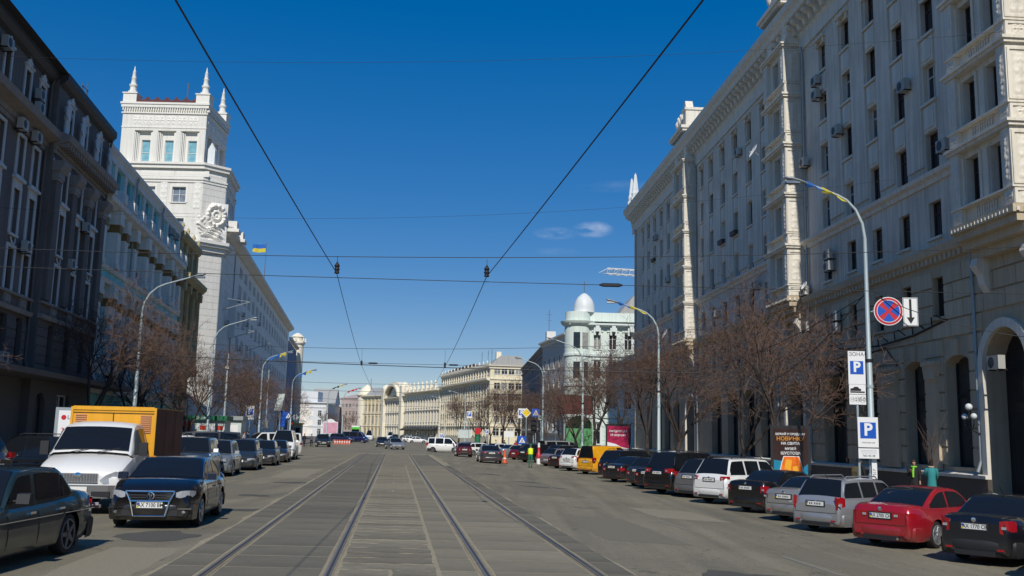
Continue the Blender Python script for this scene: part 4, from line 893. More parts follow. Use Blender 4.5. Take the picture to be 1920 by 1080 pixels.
# top block
ux0, ux1, uy0, uy1, uz0, uz1 = -50.0, -39.3, 117.6, 126.4, 35.05, 42.4
rec = [(c-1.25, c+1.25, 35.06, 38.95) for c in (-46.95, -43.95, -40.98)]
rec = [(-48.15, -45.75, 35.06, 39.4), (-45.05, -42.65, 35.06, 39.4), (-41.95+.0, -39.95, 35.06, 39.4)]
rec = [(-48.3, -46.0, 35.06, 39.4), (-45.35, -43.05, 35.06, 39.4), (-42.4, -40.1, 35.06, 39.4)]
mb = MB(); wall(mb, ux0, ux1, uz0, uz1, rec, uy0, .9)
mb.quad((ux0, uy0, uz0), (ux0, uy1, uz0), (ux0, uy1, uz1), (ux0, uy0, uz1)); mb.quad((ux0, uy1, uz0), (ux1, uy1, uz0), (ux1, uy1, uz1), (ux0, uy1, uz1)); mb.quad((ux0, uy0, uz1), (ux1, uy0, uz1), (ux1, uy1, uz1), (ux0, uy1, uz1)); mb.build('top_wall', Tw, tw)
wtop = Win(1.22, 3.2, M['l2white'], M['blueglass'], .02, 0, .48, bars=.06)
for a, b, c_, d in rec:
    cx = (a+b)/2+.25; mb = MB()
    wall(mb, a, b, c_, d, [(cx-.6, cx+.6, 35.1, 38.3)], uy0+.55, .3); mb.build('recess_wall', Tw, tw)
    for k in range(3): MB().box(a+.02+k*.16, a+.14+k*.16, uy0+.05+k*.15, uy0+.6, 35.08, 39.2).build('stepped_moulding', Tt, tw)
    for k in range(2): MB().box(b-.14-k*.16, b-.02-k*.16, uy0+.05+k*.15, uy0+.6, 35.08, 39.2).build('stepped_moulding', Tt, tw)
    w_ = wtop.put(tw, cx, 35.1, uy0+.75)
# right side of the top block: three recessed windows
ro_ = [(c-.9, c+.9, 35.3, 39.2) for c in (1.8, 4.4, 7.0)]
mb = MB(); wall(mb, 0, uy1-uy0, uz0, uz1, ro_, 0, .8); mb.build('top_wall', Tw, tw, (ux1, uy0, 0), math.pi/2)
for a, b, c_, d in ro_: q = MB().quad((a, .78, c_), (b, .78, c_), (b, .78, d), (a, .78, d)).build('pane', M['greyglass'], tw, (ux1, uy0, 0), math.pi/2)
def rbx(nm, m, e, z0, z1): return MB().box(ux0-e, ux1+e, uy0-e, uy1+e, z0, z1).build(nm, m, tw)
rbx('string_course', Tt, .06, 39.75, 39.9); rbx('cornice', Tt, .15, 41.6, 41.75); rbx('cornice', Tt, .22, 42.402, 42.8); rbx('cornice', Tt, .32, 42.802, 43.05)
gr2 = relief(1.35, 1.15, 1, 20, 18, .12)
for k in range(6): inst('frieze_relief', gr2, Tt, tw, (-48.05+k*1.42, uy0-.01, 40.2))
for k in range(5): inst('frieze_relief', gr2, Tt, tw, (ux1+.01, uy0+1.2+k*1.6, 40.2), math.pi/2)
mb = MB(); x = ux0
while x < ux1: mb.box(x, x+.14, uy0-.27, uy0-.02, 41.95, 42.3); x += .3
x = uy0
while x < uy1: mb.box(ux1+.02, ux1+.27, x, x+.14, 41.95, 42.3); x += .3
stuff(mb.build('dentil_row', Tt, tw))
sp = [(.62, 0), (.62, .35), (.42, .45), (.38, .9), (.52, 1.1), (.52, 1.25), (.34, 1.4), (.28, 2.0), (.36, 2.15), (.25, 2.25), (.20, 2.9), (.25, 3.0), (.13, 3.1), (.03, 3.8)]
spm = MB().box(-.85, .85, -.85, .85, 0, 1.15).box(-.95, .95, -.95, .95, 1.152, 1.3).lathe(sp, (0, 0, 1.302), 10).mesh('corner_spire', smooth=35)
for (x, y) in ((ux0+.75, uy0+.7), (ux1-.65, uy0+.7), (ux1-.65, uy1-.7)): inst('corner_spire', spm, Tt, tw, (x, y, 43.052))
mb = MB(); n = 6
for k in range(n):
    a = ux0+1.7+k*(ux1-ux0-3.3)/n; b = ux0+1.7+(k+1)*(ux1-ux0-3.3)/n; pr = [(a, 43.052), (b, 43.052), (b, 43.95)]+[(a+(b-a)*(1-t), 43.95-.5*math.sin(math.pi*t)) for t in (.1, .3, .5, .7, .9)]+[(a, 43.95)]
    mb.prism(pr, uy0+.1, uy0+.35, 'y')
mb.build('scalloped_parapet', M['redroof'], tw)
MB().prism([(uy0+1, 43.05), (uy1-1, 43.05), ((uy0+uy1)/2, 43.5)], ux0+1, ux1-1, 'x').build('tower_roof', M['redroof'], tw)
MB().tube([(-43.2, 121, 43.2), (-43.2, 121, 47.0)], .09, 5).build('lightning_rod', M['antenna'], tw)
MB().prism([(-.45, 0), (.45, 0), (.45, 2.0), (0, 2.9), (-.45, 2.0)], -.4, .4, 'y').build('small_obelisk', M['dome'], tw, (-38.4, 118.0, 35.052))
# crest on the corner: wreath, ribbons and foliage as heavy relief, over a ledge
def crest():
    nx, nz = 44, 54; w_, h = 4.0, 5.0; rows = []
    for k in range(nz+1):
        r_ = []
        for i in range(nx+1):
            x = -w_/2+w_*i/nx; z = h*k/nz; f = 0
            cx, cz = .55, 3.3; rr = math.hypot(x-cx, (z-cz)*.85)
            f = max(f, .5*math.exp(-((rr-1.05)*4.2)**2)*(1+.3*math.cos(14*math.atan2(z-cz, x-cx)))); f = max(f, .42*math.exp(-((rr-.45)*5)**2))
            f = max(f, .35*math.exp(-(rr*4)**2))
            for q in range(4): zz = 1.7-.38*q+.22*math.sin(x*2.6+q*.8)-.22*x*(.3+q*.2); f = max(f, .42*math.exp(-((z-zz)*6.5)**2)*(1 if x < 1.3-q*.15 and x > -1.9+q*.18 else .1))
            f = max(f, .33*math.exp(-((x+1.2)**2*3+(z-2.6)**2*1.4))*(1+.5*math.sin(x*9)*math.sin(z*8)))
            f = max(f, .5*math.exp(-((x-.8)**2*2+(z-.6)**2*2))*(.75+.4*math.sin(z*11+x*5)))
            e = min(1, i*.4, (nx-i)*.4, k*.4, (nz-k)*.4); r_.append((x, -f*1.25*e-.01, z))
        rows.append(r_)
    return MB().grid(rows).mesh('carved_crest', smooth=60)
inst('carved_crest', crest(), Tt, tw, (-37.95, 118.0, 25.3), ca-.25)
def lring(e, z0, z1, m=Tt): return MB().prism([(-39.5-e*.3, 117-e-.02), (-38.9+e*.4, 117-e), (-36.75+e, 119.3-e*.4), (-37.0+e, 121.0+e), (-39.5-e*.3, 121+e)], z0, z1).build('crest_ledge', m, tw)
lring(1.0, 24.85, 25.25); lring(.75, 24.5, 24.84); lring(.35, 23.9, 24.49)
# the long wing
wl = 121.5; WX = lambda y: (y-119.4)*1.0122
wing = thing('long_office_wing', 'long grey-white office block running down the street behind the white tower', 'building', (-36.74, 119.4, 0), LA)
ow = []; cw = []
x = 19.0
while x < 118:
    for k in range(3): cw.append(x+k*1.25)
    x += 6.2
zs_w = [5.6, 9.4, 13.2, 17.0, 20.8, 24.0]
ow = [(c_-.42, c_+.42, z, z+(2.1 if z < 22 else 1.5)) for c_ in cw for z in zs_w]
ow += [(c_-.35, c_+.35, z, z+1.8) for c_ in (5.2, 6.6) for z in (16.6,)]
mb = MB(); wall(mb, 0, wl, -.3, 27.2, ow, 0, .3); shell(mb, 0, wl, -.3, 27.2, 14); mb.build('facade_wall', M['wwall'], wing)
ww = Win(.84, 2.1, M['brown'], M['pane'], .25, 0, .6); ww2 = Win(.84, 1.5, M['brown'], M['pane'], .25, 0, .6)
for c_ in cw:
    if c_ < 90:
        for z in zs_w: (ww if z < 22 else ww2).put(wing, c_, z)
pm = MB().quad((-.42, 0, 0), (.42, 0, 0), (.42, 0, 2.1), (-.42, 0, 2.1)).mesh('window')
for c_ in cw:
    if c_ >= 90:
        for z in zs_w: inst('window', pm, M['pane'], wing, (c_, .26, z if z < 22 else z-.5))
profile(MB(), 0, wl, [(.02, 26.6), (-.3, 26.6), (-1.2, 27.1), (-1.25, 27.5), (.02, 27.7)]).build('cornice', M['wwall'], wing)
for (a, b) in ((-0.5, 9.2), (14, 17), (26, 42), (46, 62), (66, 90), (94, 121)): MB().box(a, b, .1, 6, 27.2, 28.9).build('roof_parapet', M['wwall'], wing)
for a in (-0.2, 6.5): MB().box(a, a+2.2, -1.9, 0, 26.9, 27.3).box(a+.2, a+2, -1.6, 0, 27.302, 28.3).build('balcony_block', Tt, wing)
MB().box(9.4, 9.6, -.95, 0, 14.3, 19.6).build('lit_fin', Tt, wing)
facing(.2, 16, 0, 26, 0, [(5, 7.1, 16, 19)], wing, 1.5, 1.0, mm=M['wwall'])
for (x, z) in ((17.8, 20.2), (24, 18.9), (29.2, 18), (22.0, 13.6), (30, 12.3), (47, 20), (52, 12), (6.9, 15.8), (5.5, 5), (7, 5)): ac_unit(wing, x, 0, z)
for (x, z) in ((3.5, 17.3), (10.5, 14.2), (34, 14.6), (44, 12.8)): MB().tube([(x, 0, z), (x+.2, -3.4, z+1.2)], .06, 5).tube([(x+.2, 0, z+1.6), (x+.2, -3.4, z+1.2)], .03, 4).build('flag_bracket', M['pipe'], wing)
downpipe(wing, 12.2, 0, 4, 26, M['pipe'])
# flag on the roof
def flag(parent, w_, h, name='flag', m1=None, m2=None, droop=0.):
    for k, m_ in ((0, m1 or M['flagyel']), (1, m2 or M['flagblue'])):
        rows = []
        for j in range(4):
            rows.append([(w_*i/10, .10*w_*math.sin(i*.9+j*.25)*(i/10), -droop*i/10*w_+h*(k*.5+j/6)+.04*math.sin(i*.8)) for i in range(11)])
        mb = MB(); mb.grid(rows); mb.grid([[(p[0], p[1]+.012, p[2]) for p in r] for r in rows]); mb.build('flag_half' if name == 'flag' else name, m_, parent, smooth=60)
fy = 178; fl = thing('flagpole', 'flagpole with a blue and yellow flag on the roof of the long white office wing', 'flagpole', (-18-.157*fy-.6, fy, 27.2))
MB().tube([(0, 0, 0), (0, 0, 9.8)], [.11, .06], 6).build('pole', M['antenna'], fl); MB().box(-.9, .9, -.9, .9, 0, 1.5).build('base', Tt, fl)
ff = bpy.data.objects.new('flag', None); COL.objects.link(ff); ff.parent = fl; ff.location = (0, 0, 8.0); ff.rotation_euler = (0, 0, math.pi); flag(ff, 2.5, 1.5)
# ------------------------------------------------------------------ houses further off
def house(name, label, p0, p1, dep, h, rows, cols, wallm, trim, gm=None, ww_=1.0, cornice=.6, roof=None, rh=0, pil=False, ground=None, margin=1.5, base=-.5, frame=None, sur=None, skip=lambda c, r: False):
    ang = math.atan2(p1[1]-p0[1], p1[0]-p0[0]); Ln = math.hypot(p1[0]-p0[0], p1[1]-p0[1])
    t = thing(name, label, 'building', (p0[0], p0[1], 0), ang); gm = gm or M['pane']
    cs = [margin+(Ln-2*margin)*(k/(max(1, cols-1))) for k in range(cols)]
    op = [(c-ww_/2, c+ww_/2, z, z+hh) for ci, c in enumerate(cs) for ri, (z, hh) in enumerate(rows) if not skip(ci, ri)]
    mb = MB(); wall(mb, 0, Ln, base, h, op, 0, .25); shell(mb, 0, Ln, base, h, dep); mb.build('facade_wall', wallm, t)
    ms = {}
    for ci, c in enumerate(cs):
        for ri, (z, hh) in enumerate(rows):
            if skip(ci, ri): continue
            if hh not in ms:
                p = MB().quad((-ww_/2, .2, 0), (ww_/2, .2, 0), (ww_/2, .2, hh), (-ww_/2, .2, hh)).mesh('window')
                f = MB().box(-.05, .05, .12, .19, 0, hh).box(-ww_/2, ww_/2, .12, .185, hh*.62, hh*.62+.08).box(-ww_/2-.14, ww_/2+.14, -.12, .02, -.16, -.01).mesh('frame')
                s_ = MB().box(-ww_/2-.22, -ww_/2, -.08, .02, -.1, hh+.2).box(ww_/2, ww_/2+.22, -.08, .02, -.1, hh+.2).box(-ww_/2-.35, ww_/2+.35, -.2, .02, hh+.2, hh+.4).mesh('surround') if sur else None
                ms[hh] = (p, f, s_)
            p, f, s_ = ms[hh]; o = inst('window', p, gm, t, (c, 0, z)); inst('frame', f, frame or M['white'], o)
            if s_: inst('surround', s_, trim, o)
    if cornice:
        profile(MB(), -cornice*.6, Ln+cornice*.6, [(.02, h-.9), (-.12, h-.9), (-.15, h-.5), (-cornice, h-.25), (-cornice, h), (.02, h+.1)]).build('cornice', trim, t)
    if pil:
        for a, b in zip(cs, cs[1:]):
            if b-a > ww_+.8: MB().box((a+b)/2-.22, (a+b)/2+.22, -.18, .02, rows[0][0]-.5, h-1.0).build('pilaster', trim, t)
    if ground:
        for z in ground: profile(MB(), 0, Ln, [(.02, z), (-.25, z), (-.3, z+.3), (.02, z+.35)]).build('belt_course', trim, t)
    if roof: MB().prism([(-.3, h+.02), (dep*.5, h+rh), (dep, h+.02)], .1, Ln-.1, 'x').build('roof', roof, t)
    return t, cs, Ln
# mint corner house with the white dome
mh, cs, Ln = house('mint_corner_house', 'pale mint green corner house with white trim and a white dome beyond the cream building', (9.0, 140), (23.1, 140.6), 14, 18.6, [(14.9, 2.3), (10.6, 2.5), (6.3, 2.3), (1.2, 2.9)], 6, M['mint'], M['mintwhite'], ww_=1.0, cornice=.9, ground=(4.9, 9.4, 13.8), margin=1.4, frame=M['mintwhite'], sur=1)
mb = MB(); mb.lathe([(1.95, -.5), (1.95, 18.2), (2.2, 18.3), (2.5, 18.6), (2.6, 18.9), (1.9, 18.95), (1.9, 20.3)], n=24); mb.build('corner_turret', M['mint'], mh, (.9, 1.0, 0), smooth=40)
mb = MB(); mb.lathe([(1.62, 0), (1.55, .15), (1.55, .7), (1.48, 1.2), (1.28, 1.8), (.92, 2.35), (.45, 2.75), (.08, 2.95)], (.9+.9, 1.0, 20.3), 20); mb.build('dome', M['dome'], mh, smooth=50)
MB().tube([(1.8, 1, 23.2), (1.8, 1, 25)], .05, 5).tube([(1.4, 1, 24.4), (2.2, 1, 24.4)], .03, 4).build('finial', M['antenna'], mh)
for z in (4.9, 9.4, 13.8): MB().lathe([(1.97, z), (2.12, z), (2.15, z+.3), (1.97, z+.35)], (.9, 1.0, 0), 24).build('belt_course', M['mintwhite'], mh)
for a in (-100, -62): 
    for z in (14.9, 10.6, 6.3):
        aa = R(a); q = MB().box(-.48, .48, -.06, .05, 0, 2.3).build('window', M['pane'], mh, (.9+1.95*math.cos(aa), 1+1.95*math.sin(aa), z), aa+math.pi/2)
for c in (4.2, 6.6, 9.2, 11.6):
    MB().box(-.28, .28, -.8, 0, 0, .9).box(-.5, -.2, -.5, 0, -.5, .8).box(.2, .5, -.5, 0, -.5, .8).build('cornice_console', M['mintwhite'], mh, (c-.6, 0, 17.4))
MB().box(1, 14, .3, 12, 19.0, 20.3).build('parapet', M['mint'], mh)
MB().prism([(7, 20.3), (16, 20.3), (16, 23.6), (9.5, 23.4)], .5, 12, 'y').build('roof', M['greyroof'], mh)
courses(mh, 2.2, Ln, -.2, 4.8, .62, [(c-.8, c+.8, 0, 4.6) for c in cs], 0, M['mint'], 3.5, .06)
for c in cs[1:3]: archivolt(MB(), c, 3.7, .75, .35, -.12, .02, 10).build('arch_surround', M['mintwhite'], mh)
# its neighbours along the right-hand side
house('brick_house', 'dark brown brick house wedged behind the mint corner house', (8.3, 141.8), (7.9, 141.9), 1, 1, [], 0, M['brick'], M['brick'], cornice=0) if False else None
house('grey_stucco_house', 'narrow light grey stucco house between the mint house and the white tiled wall', (5.6, 168), (8.9, 150), 10, 18.2, [(3, 1.8), (6.4, 1.8), (9.8, 1.8), (13.2, 1.8)], 5, M['stucco'], M['tile'], cornice=.7, ground=(2.4,), frame=M['white'])
th_, cs, Ln = house('white_tiled_house', 'tall narrow house with a white tiled end wall on the right side of the street', (6.3, 168.4), (7.9, 168.5), 2.2, 20.4, [(9.5, 1.6)], 1, M['tile'], M['tile'], cornice=0)
MB().tube([(.6, 2, 20), (.6, 2, 24.5)], .05, 5).tube([(.1, 2, 23.6), (1.2, 2, 23.6)], .04, 4).tube([(.2, 2, 22.6), (1.1, 2, 22.6)], .04, 4).build('roof_antenna', M['antenna'], th_)
for k in range(12): MB().box(.05, 1.55, -.03, .0, 1.6*k+.04, 1.6*k+1.56).build('tile_panel', M['tile'], th_)
house('grey_row_house', 'dark grey terraced house in shade receding towards the traffic lights on the right', (3.0, 238), (6.2, 171.5), 12, 18.4, [(3.5, 1.8), (7, 1.8), (10.4, 1.8), (13.8, 1.8)], 16, M['brick'], M['brick'], cornice=.5, frame=M['white'], ground=(2.6, 16.6))
# pale yellow six-storey block
h6 = [(2.0, 2.0), (5.6, 1.8), (8.8, 1.8), (11.9, 1.8), (15.0, 1.7), (19.2, 1.5)]
a6, cs, Ln = house('pale_yellow_block', 'pale yellow six-storey block with grey roof, long front in the middle distance on the right', (-23.4, 330), (-5.7, 271.5), 14, 21.6, h6, 20, M['cream6'], M['creamf'], cornice=.5, pil=True, ground=(4.4,), ww_=1.3)
profile(MB(), 0, Ln, [(.02, 17.2), (-1.0, 17.6), (-1.0, 18.1), (.02, 18.2)]).build('main_cornice', M['creamf'], a6)
MB().box(0, Ln, -.1, .1, 21.72, 22.3).build('roof_parapet', M['creamf'], a6)
for k in range(14): MB().lathe([(.25, 0), (.15, .2), (.25, .5), (.1, .8)], (1+k*4.4, 0, 22.302), 6).build('urn', M['creamf'], a6)
b6, cs, L6 = house('pale_yellow_end_block', 'gable end of the pale yellow block, facing the camera above the bare trees', (-5.6, 271), (4.4, 272.5), 16, 21.6, h6, 4, M['cream6'], M['creamf'], cornice=.5, ground=(4.4, 17.6), ww_=1.6, margin=2)
MB().prism([(0, 21.7), (10, 21.7), (8.5, 24.4), (3, 24.4)], -.2, 15, 'y').build('roof', M['greyroof'], b6)
MB().box(2.2, 3.6, 4, 6, 21.7, 25.8).build('chimney', M['creamf'], b6)
MB().prism([(0, 22.3), (5, 24.6), (9, 22.3)], 2, 26, 'x').build('roof', M['darkroof'], a6)
for k in (9, 13, 20): MB().tube([(Ln-k, 3, 22), (Ln-k, 3, 27)], .07, 5).tube([(Ln-k-.6, 3, 26), (Ln-k+.6, 3, 26)], .05, 4).build('roof_antenna', M['antenna'], a6)
# cream ornate fronts
c1, cs, Ln = house('cream_ornate_front', 'cream ornate front with roof balustrade and dark shop awnings left of the pale yellow block', (-39.9, 370), (-23.9, 331), 16, 17.2, [(1.0, 2.6), (6.2, 3.4), (11.4, 3.0)], 13, M['creamf'], M['creamf'], cornice=1.3, pil=True, ground=(4.8, 10.2), ww_=1.4)
for k in range(8):
    MB().box(.3+k*5.2, 1.1+k*5.2, -.4, .6, 17.3, 19.2).build('roof_pedestal', M['creamf'], c1); MB().lathe([(.4, 0), (.3, .3), (.5, .8), (.1, 1.6)], (.7+k*5.2, 0, 19.2), 6).build('urn', M['creamf'], c1)
MB().box(1.2, Ln-.2, -.1, .2, 17.3, 18.2).build('roof_balustrade', M['creamf'], c1)
for k in range(7): MB().prism([(0, 4.4), (-2.2, 3.5), (-2.2, 3.1), (0, 3.1)], .8+k*5.9, 5.6+k*5.9, 'x').build('awning', M['black'], c1)
c2_, cs, Ln = house('arched_gable_front', 'cream front crowned by a wide arched gable with a dark lunette window', (-52.2, 400), (-40.0, 370.6), 16, 16.0, [(1.0, 2.8), (5.6, 3.6), (10.8, 3.6)], 9, M['creamf'], M['creamf'], cornice=1.0, pil=True, ground=(4.6, 9.8), ww_=1.7)
cx = Ln/2; n = 16; pr = [(cx-11*math.cos(math.pi*k/n), 16.1+6.2*math.sin(math.pi*k/n)) for k in range(n+1)]
MB().prism(pr, -.2, 3, 'y').build('arched_gable', M['creamf'], c2_); pr = [(cx-8.5*math.cos(math.pi*k/n), 16.2+4.2*math.sin(math.pi*k/n)) for k in range(n+1)]
MB().prism(pr, -.3, -.21, 'y').build('lunette', M['pane'], c2_); archivolt(MB(), cx, 16.2, 8.6, .9, -1.5, -.2, 16, rise=4.3).build('gable_hood', M['creamf'], c2_)
for s in (-1, 1): MB().box(cx+s*13.2-1.6, cx+s*13.2+1.6, -1.2, 3, -.4, 20).lathe([(1.9, 0), (1.6, .8), (.6, 1.6)], (cx+s*13.2, .5, 20), 10).build('flanking_pier', M['creamf'], c2_)
c3, cs, Ln = house('yellow_corner_house', 'yellow ochre corner house with rounded corner at the far end of the right side', (-64, 416), (-52.6, 400.8), 16, 17.5, [(1.0, 2.8), (5.6, 3.2), (10.8, 3.0)], 6, M['yell'], M['creamf'], cornice=1.0, pil=True, ground=(4.6, 9.8), ww_=1.5)
MB().lathe([(4.0, -.4), (4, 17.4), (4.7, 17.8), (4.7, 18.3), (3.6, 18.5), (3.4, 19.5), (2.0, 21.2), (.3, 22.5)], (0, 3, 0), 20).build('corner_turret', M['creamf'], c3, smooth=30)
MB().prism([(0, 17.5), (4, 21), (9, 17.5)], 2, 18, 'x').build('roof', M['greyroof'], c3); MB().tube([(3, 3, 19), (3, 3, 25)], .1, 5).build('roof_antenna', M['antenna'], c3)
house('pink_block', 'pale pinkish block closing the view behind the yellow corner house', (-82, 470), (-68, 462), 20, 18.4, [(3, 1.8), (6.6, 1.8), (10.2, 1.8), (13.8, 1.8)], 7, M['pink'], M['pink'], cornice=.5, roof=M['pink'], rh=2.0)
d1, cs, Ln = house('white_distant_block', 'white four-storey block closing the street at the left, front facing the camera', (-99, 420), (-79.6, 420), 14, 14.5, [(1, 2.2), (4.8, 2.2), (8.8, 2.2)], 5, M['fwhite'], M['fwhite'], cornice=.8, ww_=1.5, margin=2.6, ground=(4.0, 12.2))
MB().box(-1, 15.5, 1, 12, 14.6, 19.2).build('penthouse', M['fwhite'], d1)
d2, cs, Ln = house('pale_blue_row', 'pale blue-white row with a steep gable receding beyond the white block', (-79.4, 420.4), (-84, 500), 14, 14.0, [(1, 2.2), (4.8, 2.2), (8.8, 2.2)], 14, M['wwall'], M['fwhite'], cornice=.8, ww_=1.6, pil=True)
d2.rotation_euler[2] = math.atan2(79.6, -4.6)
MB().prism([(22, 13.9), (38, 13.9), (38, 15), (30, 20.5), (22, 15)], -1.0, 10, 'y').build('gable', M['fwhite'], d2); MB().prism([(21, 14.9), (30, 21), (39, 14.9), (39, 15.5), (30, 21.8), (21, 15.5)], -1.2, 10, 'y').build('roof', M['greyroof'], d2)
# the wrapped building on the left and the yellow turret beyond it
bl = thing('wrapped_house', 'house front hidden behind a blue printed building wrap past the white wing', 'building', lorg(241.2), LA)
mb = MB().box(0, 30, 0, 14, -.3, 24.5); mb.build('building_wrap', M['bluenet'], bl)
for k in range(7): MB().box(k*4.9, k*4.9+.12, -.12, -.003, 0, 24.5).build('scaffold_tube', M['pipe'], bl)
profile(MB(), 0, 30, [(.0, 24.6), (-.8, 24.8), (-.8, 25.3), (.0, 25.5)]).build('cornice', M['wwall'], bl)
yt = thing('yellow_turret_house', 'yellow ochre corner turret house rising behind the blue building wrap', 'building', lorg(273), LA)
mb = MB().box(0, 12, 0, 12, -.3, 25.0); mb.build('facade_wall', M['yell'], yt)
MB().lathe([(1.8, -.3), (1.8, 26.2), (2.3, 26.8), (2.3, 27.2), (1.6, 27.4), (1.6, 28.3), (1.9, 28.6), (1.2, 29.3), (.3, 29.8)], (1.0, .0, 0), 14).build('turret', M['creamf'], yt, smooth=30)
for z in (8, 13, 18, 22.4): 
    for x in (5, 8): MB().box(x-.6, x+.6, -.06, .1, z, z+2).build('window', M['pane'], yt)
for k in range(6): MB().lathe([(.3, 0), (.2, .2), (.3, .6), (.05, 1)], (1+2.3*math.cos(k), 2.3*math.sin(k), 27.3), 6).build('urn', M['creamf'], yt)
# tower crane whose jib sticks out behind the roof
cr = thing('tower_crane', 'white lattice jib of a tower crane showing against the sky beside the tall cream building', 'crane', (51, 260, 0))
def lattice(p0, p1, w_, n, m_, nm):
    p0, p1 = Vector(p0), Vector(p1); d = (p1-p0); ln = d.length; d.normalize(); a = d.cross(Vector((0, 1, 0))).normalized(); b = d.cross(a)
    cn = [a*w_/2+b*w_/2, a*w_/2-b*w_/2, -a*w_/2-b*w_/2, -a*w_/2+b*w_/2]; mb = MB()
    for c_ in cn: mb.tube([p0+c_, p1+c_], .13, 4)
    for k in range(n):
        q0, q1 = p0+d*ln*k/n, p0+d*ln*(k+1)/n
        for j in range(4): mb.tube([q0+cn[j], q1+cn[(j+1) % 4]], .08, 3); mb.tube([q0+cn[j], q0+cn[(j+1) % 4]], .08, 3)
    return mb.build(nm, m_, cr)
lattice((0, 0, 0), (0, 0, 48), 1.8, 24, M['white'], 'mast'); lattice((-25, 0, 47.3), (12, 0, 45.8), 1.5, 18, M['white'], 'jib')
MB().tube([(-25, 0, 48.0), (-27.2, 0, 46.8), (-25, 0, 46.6)], .1, 4).build('jib_tip', M['white'], cr); lattice((0, 0, 48), (0, 0, 54), 1.4, 3, M['white'], 'mast_head')
MB().tube([(0, 0, 54), (-18, 0, 47.9)], .05, 4).tube([(0, 0, 54), (11, 0, 46.6)], .05, 4).build('tie_rod', M['black'], cr); MB().box(8, 12, -1, 1, 42.8, 45.2).build('counterweight', M['kerb'], cr)

# ------------------------------------------------------------------ bare street trees
def tree_mesh(seed, H, spread, forks, low, tmat=None):
    rn = random.Random(seed); tk = MB(); tw_ = MB()
    def path(p, d, ln, wob, n, up_):
        pts = [p]; d = d.normalized()
        for k in range(n):
            d = (d+Vector((rn.uniform(-wob, wob), rn.uniform(-wob, wob), rn.uniform(-wob, wob)+up_))).normalized(); pts.append(pts[-1]+d*ln/n)
        return pts, d
    def grow(p, d, ln, r, lv):
        n = 5 if lv < 2 else (3 if lv < 4 else 2)
        pts, d2 = path(p, d, ln, .16+.05*lv, n, .05 if lv < 3 else .02)
        k_ = len(pts); r1 = r*(.58 if lv < 4 else .5); rads = [r+(r1-r)*i/(k_-1) for i in range(k_)]
        (tk if lv < 3 else tw_).tube(pts, rads, 8 if lv == 0 else (6 if lv < 3 else 3), cap=lv < 2)
        if lv >= 6: return
        nc = {0: forks, 1: 4, 2: 4, 3: 4, 4: 4, 5: 3}[lv]
        for c in range(nc):
            if lv == 0: i = len(pts)-1
            else: i = rn.randint(max(1, k_//3), k_-1)
            if c == 0: i = k_-1
            base = pts[i]; ph = 2*math.pi*(c+rn.random()*.7)/nc; sp = {0: .55*spread, 1: .7, 2: .8, 3: .85, 4: .9, 5: 1.0}[lv]
            a = d2.orthogonal().normalized(); b = d2.cross(a)
            nd = (d2+(a*math.cos(ph)+b*math.sin(ph))*sp*rn.uniform(.7, 1.25)*(1 if c or lv == 0 else .4)).normalized()
            if lv < 2: nd.z = max(nd.z, .12)
            f = {0: .80, 1: .62, 2: .62, 3: .66, 4: .66, 5: .66}[lv]*rn.uniform(.8, 1.15)
            grow(base, nd, ln*f if lv else H*.36*rn.uniform(.85, 1.15), max(rads[i]*(.72 if lv < 3 else .65), .0085), lv+1)
    grow(Vector((0, 0, 0)), Vector((rn.uniform(-.06, .06), rn.uniform(-.06, .06), 1)), low, .19*H/9, 0)
    return tk.mesh('trunk', smooth=60), tw_.mesh('crown')
TV = [tree_mesh(11, 8.6, 1.0, 4, 1.7), tree_mesh(23, 8.2, 1.15, 3, 1.3), tree_mesh(37, 9.0, .9, 4, 2.2), tree_mesh(51, 7.6, 1.25, 3, 1.0)]
def tree(label, u, y, v, sc, rot, z=None, name='bare_tree'):
    x = sx_of(u, y); t = thing(name, label, 'tree', (x, y, (-.27 if u > 0 else .13) if z is None else z), rot, 'bare trees along the pavements')
    a, b = TV[v]; inst('trunk', a, M['bark'], t); inst('crown', b, M['twig'], t); t.scale = (sc, sc, sc); return t
tree('large spreading bare tree with a forked dark trunk behind the white SUV', 19.6, 55.5, 1, 1.32, .4)
tree('bare tree just left of the black drink advertisement, arching over it', 19.9, 49.3, 3, 1.5, 2.5)
tree('dense reddish bare tree beside the second lamp post on the right', 19.5, 67.5, 0, 1.3, 1.1)
tree('bare tree behind the yellow van, its branches crossing the dark red billboard', 19.6, 84, 1, 1.25, 3.0)
tree('bare tree with two slim stems in front of the mint corner house doorway', 19.4, 95, 2, 1.25, .2)
tree('bare tree left of the mint house, next to the green arch', 19.6, 104, 0, 1.25, 4.0)
tree('bare tree in front of the light grey stucco house on the right', 19.6, 116, 3, 1.4, 5.1)
tree('bare tree overlapping the far end of the tall cream building', 19.8, 76, 2, 1.2, 2.2)
tree('bare tree nearest the grey terraced house beyond the crossing', 19.8, 128, 2, 1.05, 1.9, -.3)
for k, (x, y, v, s, lab) in enumerate(((1.6, 196, 0, 1.6, 'bare tree immediately right of the zone parking sign at the far crossing'), (-1.2, 205, 2, 1.6, 'second bare tree of the clump before the pale yellow gable end'), (-4.0, 214, 1, 1.7, 'bare tree at the middle of the far clump, below the grey roof'), (-7.5, 222, 3, 1.8, 'bare tree near the left end of the far clump on the right side'), (-12, 232, 2, 1.3, 'last low bare tree of the far clump beside the pale parking sign'), (3.6, 186, 3, 1.7, 'bare tree beside the yellow diamond road sign'))):
    tree(lab, x+.1167*y, y, v, s, k*1.3, -.4)
tree('bare tree behind the orange truck at its left, by the canopy letters', -18.0, 56.5, 2, 1.1, .9)
tree('bare tree rising directly above the orange truck box', -17.3, 64.0, 0, 1.2, 2.9)
